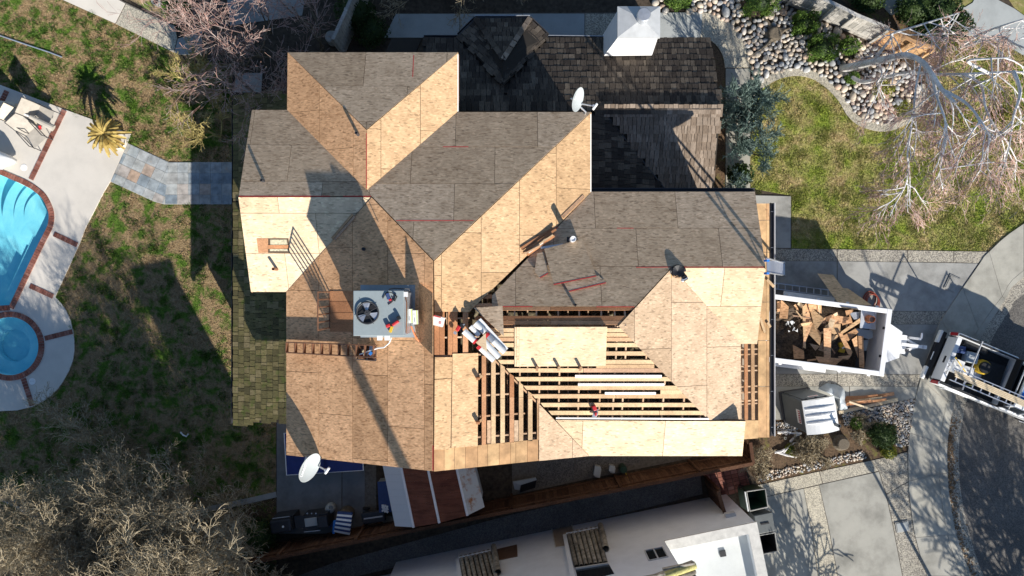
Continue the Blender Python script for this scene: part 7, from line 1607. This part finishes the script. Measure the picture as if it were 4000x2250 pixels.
# trees beyond the picture edge whose shadows fall into it
OFF = dict(wig=.2, up=.04, max=3, kids=[2, 2, 3], ang=.65, ratio=.55, rmin=.02)
for k, (x, y, h, la) in enumerate(((4130, 2640, 5.8, 'bare street tree standing south of the kerb'), (4280, 2480, 6.6, 'bare street tree standing across the road'), (3240, 2610, 3.6, 'bare street tree standing by the neighbour driveway'))):
    bare_tree('street_tree', la, x, y, h, 'bark_grey', 'bark_grey', 110 + k, 3, 'street trees', OFF, .45, .13)
up_ = thing('utility_pole', 'tall wooden utility pole south of the neighbour house', 'pole', (2.7, -15.6, 0)); MB().lathe((2.7, -15.6, 0), [(.21, 0), (.17, 15.3), (0, 15.32)], 14).build('pole', M['bark_grey'], up_); MB().box((2.7, -15.6, 15.2), (.3, .3, .3)).build('pole_cap', M['dark'], up_)
lp = P(3690, 2360, 0); lo = thing('lamp_post', 'slim dark lamp post at the end of the neighbour driveway', 'lamp post', lp); MB().lathe(lp, [(.09, 0), (.06, .4), (.05, 3.0), (0, 3.02)], 12).build('post', M['dark'], lo); MB().lathe(lp + ZV * 3.0, [(.05, 0), (.14, .1), (.16, .35), (.05, .45), (0, .5)], 12).build('lantern', M['dark'], lo)
# juniper
jb = P(2905, 520, 0); jt = thing('juniper', 'blue green feathery juniper beside the side walk', 'juniper', jb); rs = random.Random(5); S = []; 
for k in range(10):
    a = rs.uniform(0, 6.28); f = rs.random(); b = P(2895 + rs.uniform(-20, 20), 500 + rs.uniform(-170, 190), 0)
    grow(S, b, Vector((math.cos(a) * .5, math.sin(a) * .5, 1)).normalized(), rs.uniform(1.0, 1.6), .03, 0, rs, dict(wig=.15, up=.06, max=3, kids=[2, 3, 3], ang=.6, ratio=.5, rmin=.009))
S = np.array(S); seg_mesh('trunk', S[S[:, 6] > .02], M['bark_grey'], jt, 5); seg_mesh('foliage', S[S[:, 6] <= .02], M['leaf_j'], jt, 3)
for x, y, r_ in ((2895, 380, .35), (2900, 500, .4), (2880, 590, .35), (2915, 440, .4)): b = P(x, y, 0); leaves('needle_clump', jt, (b.x, b.y, .9), (r_, r_, .6), 700, .06, M['leaf_j'], int(x + y), .2)
shrub('dark ground shrub beneath the juniper by the wall', 2880, 690, .5, .8, 700, .06, 'leaf_d', 131)
# clipped shrubs in the rock bed
for k, (x, y, r_, h_, la, m) in enumerate(((2640, 2, .55, .9, 'clipped green shrub where the north walk meets the stones', 'leaf'), (2955, 15, .62, .9, 'clipped green shrub above the curved walk', 'leaf'), (3128, 105, .42, .75, 'tall clipped green shrub closest to the grey fence', 'leaf'), (3197, 198, .50, .75, 'largest clipped green shrub among the river stones', 'leaf'), (3305, 190, .38, .6, 'half shaded clipped shrub near the birch trunk', 'leaf'), (3318, 310, .26, .45, 'small spiky grass clump beside the birch foot', 'leaf'))):
    shrub(la, x, y, r_, h_, 2600 if k < 4 else 1500, .035, m, 140 + k, box=k in (1, 2, 3))
for k, (x, y, r_, h_, la) in enumerate(((3370, 5, .7, .9, 'dark hedge shrub beyond the grey fence'), (3545, 50, .75, 1.0, 'dark hedge ball next to the far patio'), (3650, 60, .7, 1.0, 'clipped dark hedge at the far walk'), (3705, 110, .6, .9, 'clipped dark hedge at the far walk corner'), (3620, 130, .6, .8, 'ivy hedge behind the birch limb'))): shrub(la, x, y, r_, h_, 2200, .045, 'leaf_d', 160 + k)
# front bed plants
shrub('dark leafy bush in the pebble bed by the pavement', 3425, 1690, .55, .8, 2600, .035, 'leaf_d', 170); shrub('low mossy bush next to the plank pile', 3340, 1650, .28, .4, 900, .03, 'leaf', 171); shrub('reddish green low bush near the pavement corner', 3460, 1760, .32, .4, 1000, .03, 'leaf_y', 172)
for k, (x, y, la) in enumerate(((3350, 1680, 'grey twiggy dead shrub beside the stump'), (3200, 1770, 'brown twiggy dead shrub in the front bed'), (3150, 1760, 'flattened dead shrub behind the toilet'), (2950, 1800, 'dry brown shrub at the redwood fence end'))): bare_tree('dead_shrub', la, x, y, .7, 'twig_grey', 'twig_grey', 180 + k, 7, None, dict(wig=.25, kids=[2, 2, 2], ratio=.6, ang=.8, rmin=.006, up=-.02), 1.2, .02)
shrub('bright moss patch shrub by the driftwood', 3090, 1755, .3, .16, 700, .03, 'leaf_y', 190); shrub('dark hedge beside the patio kerb', 1020, 2080, .9, 1.2, 2200, .05, 'leaf_d', 191); shrub('dark hedge corner below the patio', 1000, 2200, .9, 1.3, 1800, .05, 'leaf_d', 192)
shrub('dark ivy shrub by the north fence', 1400, 330 - 260, .8, 1.2, 1200, .05, 'leaf_d', 193); shrub('dark shrub at the foot of the north fence', 1460, 140, .7, 1.0, 1000, .05, 'leaf_d', 194); shrub('dark green bush where the concrete path ends', 705, 40, .5, .7, 1200, .05, 'leaf', 195)
# stump among the stones and gnarled root
st2 = thing('tree_stump', 'broad pale stump with roots among the river stones', 'stump', P(3025, 135, 0)); q = P(3022, 138, 0)
MB().lathe(q, [(0, .25), (.2, .26), (.25, .24), (.27, .1), (.38, 0)], 12).build('trunk', M['bark_grey'], st2)
for a in ([(3030, 140), (3060, 120), (3085, 110)], [(3015, 150), (2990, 180), (2960, 200), (2925, 225)], [(3020, 125), (3000, 90), (2985, 70)]): MB().path([P(*c, .1) for c in a], [.1, .07, .03, .02][:len(a)]).build('root', M['bark_grey'], st2)
# --- birch: trunks and limbs follow what the photo shows, twigs hang from them
LIMBS = [([(3290, 268, 0), (3345, 258, 1.3), (3405, 243, 2.4), (3470, 228, 3.4), (3540, 216, 4.2), (3600, 240, 5.0), (3640, 290, 5.6), (3680, 350, 6.2), (3730, 400, 6.6)], .15), ([(3412, 240, 2.5), (3440, 200, 3.1), (3480, 150, 3.6), (3490, 130, 3.9), (3570, 105, 4.6), (3650, 80, 5.2), (3748, 50, 5.8)], .06), ([(3296, 275, .02), (3360, 318, .7), (3430, 310, 1.5), (3500, 292, 2.6), (3560, 285, 3.4), (3650, 290, 4.3), (3760, 290, 5.2), (3860, 285, 5.8), (3960, 280, 6.2), (4060, 290, 6.5)], .08),
         ([(3700, 205, 0), (3750, 182, 1.3), (3800, 150, 2.6), (3850, 125, 3.4), (3920, 100, 4.2), (4000, 75, 4.8)], .085), ([(3752, 184, 1.35), (3830, 160, 2.8), (3900, 140, 3.6), (3960, 170, 4.2), (4010, 190, 4.6)], .07), ([(3640, 290, 5.6), (3660, 380, 6.1), (3690, 460, 6.4), (3700, 530, 6.4)], .05), ([(3680, 350, 6.2), (3770, 400, 6.8), (3830, 470, 7.2), (3870, 540, 7.4)], .05), ([(3600, 240, 5.0), (3580, 330, 5.2), (3570, 420, 5.2), (3560, 500, 5.0), (3540, 570, 4.8)], .04), ([(3760, 290, 5.2), (3830, 330, 5.8), (3850, 420, 6.2), (3890, 500, 6.4), (3940, 560, 6.4)], .045), ([(3960, 280, 6.2), (3985, 360, 6.6), (3960, 450, 6.8), (3950, 520, 6.8)], .06), ([(3560, 500, 5.0), (3545, 600, 4.9), (3550, 660, 4.8), (3535, 730, 4.6), (3520, 750, 4.5)], .035), ([(3700, 530, 6.4), (3680, 620, 6.2), (3670, 690, 6.0)], .04), ([(3860, 285, 5.8), (3780, 240, 6.2), (3850, 230, 6.6), (3940, 225, 7.0)], .05), ([(3430, 235, 2.6), (3445, 290, 2.9), (3425, 330, 3.0), (3500, 330, 3.4)], .04)]
cfgb = dict(wig=.14, up=-.05, max=3, kids=[2, 1, 1], ang=.5, ratio=.55, rmin=.005)
def birch(label, base, limbs, seed):
    bt = thing('birch_tree', label, 'birch', base); S = []; TR = []; BR = []; rg = random.Random(seed)
    for pts, r0 in limbs:
        W2 = smooth_line([tuple(P(*q)) for q in pts], 4); m = len(W2)
        for i in range(m - 1):
            a, b = Vector(W2[i]), Vector(W2[i + 1]); ra_, rb_ = r0 * (1 - .72 * i / m), r0 * (1 - .72 * (i + 1) / m); (TR if r0 > .043 else BR).append((*a, *b, ra_, rb_))
            if i > m * .35 and r0 > .03 and rg.random() < .8:
                d = (b - a).normalized(); o = Vector((rg.gauss(.1, .5), rg.gauss(-.5, .5), rg.gauss(-.2, .25))).normalized(); grow(S, b.copy(), (d * .5 + o).normalized(), rg.uniform(.7, 1.6), .022, 0, rg, cfgb)
    S = np.array(S); mid = S[:, 6] > .0085
    seg_mesh('trunk', TR, M['birch'], bt, 8); stuff(seg_mesh('branches', np.concatenate([S[mid]] + ([np.array(BR)] if BR else [])), M['birch'], bt, 4)); stuff(seg_mesh('twigs', S[~mid], M['twig_birch'], bt, 3))
birch('large leaning white birch with drooping pink twigs over the front lawn', P(3290, 268, 0), [l for l in LIMBS if l[0][0][:2] not in ((3700, 205), (3752, 184))], 77)
birch('smaller white birch leaning over the far pale walk', P(3750, 182, 0), [l for l in LIMBS if l[0][0][:2] in ((3700, 205), (3752, 184))], 78)
for k, (x, y, z_, r_, la) in enumerate(((3450, 350, 1.9, .4, 'yellow green mistletoe clump close to the birch foot'), (3735, 460, 5.0, .62, 'largest yellow green mistletoe clump in the birch'), (3705, 185, 3.0, .4, 'mistletoe clump at the far birch limb'), (3905, 450, 5.6, .3, 'small mistletoe clump among the outer birch twigs'), (3530, 430, 1.2, .35, 'green clump over the end of the mow strip'))):
    c = P(x, y, z_); o = thing('mistletoe', la, 'mistletoe', c); leaves('foliage', o, tuple(c), (r_, r_, r_ * .8), 900, .035, M['leaf_y'], 200 + k, .15)

# fallen leaves along the gutter
rs = np.random.RandomState(31); line = np.array([P(x, y, .02)[:] for x, y in sC[26:]]); lf = []
for k in range(900):
    i = rs.randint(len(line) - 1); q = line[i] + (line[i + 1] - line[i]) * rs.rand(); lf.append(q + np.array([abs(rs.randn()) * .13 + .02, rs.randn() * .1, rs.rand() * .02]))
lf = np.array(lf); a = rs.randn(len(lf), 3); a[:, 2] *= .3; a /= np.linalg.norm(a, axis=1)[:, None]; b = np.cross(a, np.array([0, 0, 1.])) + rs.randn(len(lf), 3) * .15; sz = (.02 + .03 * rs.rand(len(lf)))[:, None]
V = np.empty((len(lf), 4, 3)); V[:, 0] = lf - a * sz; V[:, 1] = lf + b * sz * .6; V[:, 2] = lf + a * sz; V[:, 3] = lf - b * sz * .6
M['litter'] = mat_piece('leaf_litter', [(0, (.14, .08, .04)), (1, (.34, .22, .12))], grain=(20, 20, 20), bump=0)
tag(stuff(np_mesh('leaf_litter', V.reshape(-1, 3), np.arange(len(lf) * 4).reshape(-1, 4), M['litter'])), 'brown fallen leaves gathered along the kerb gutter', 'leaves')
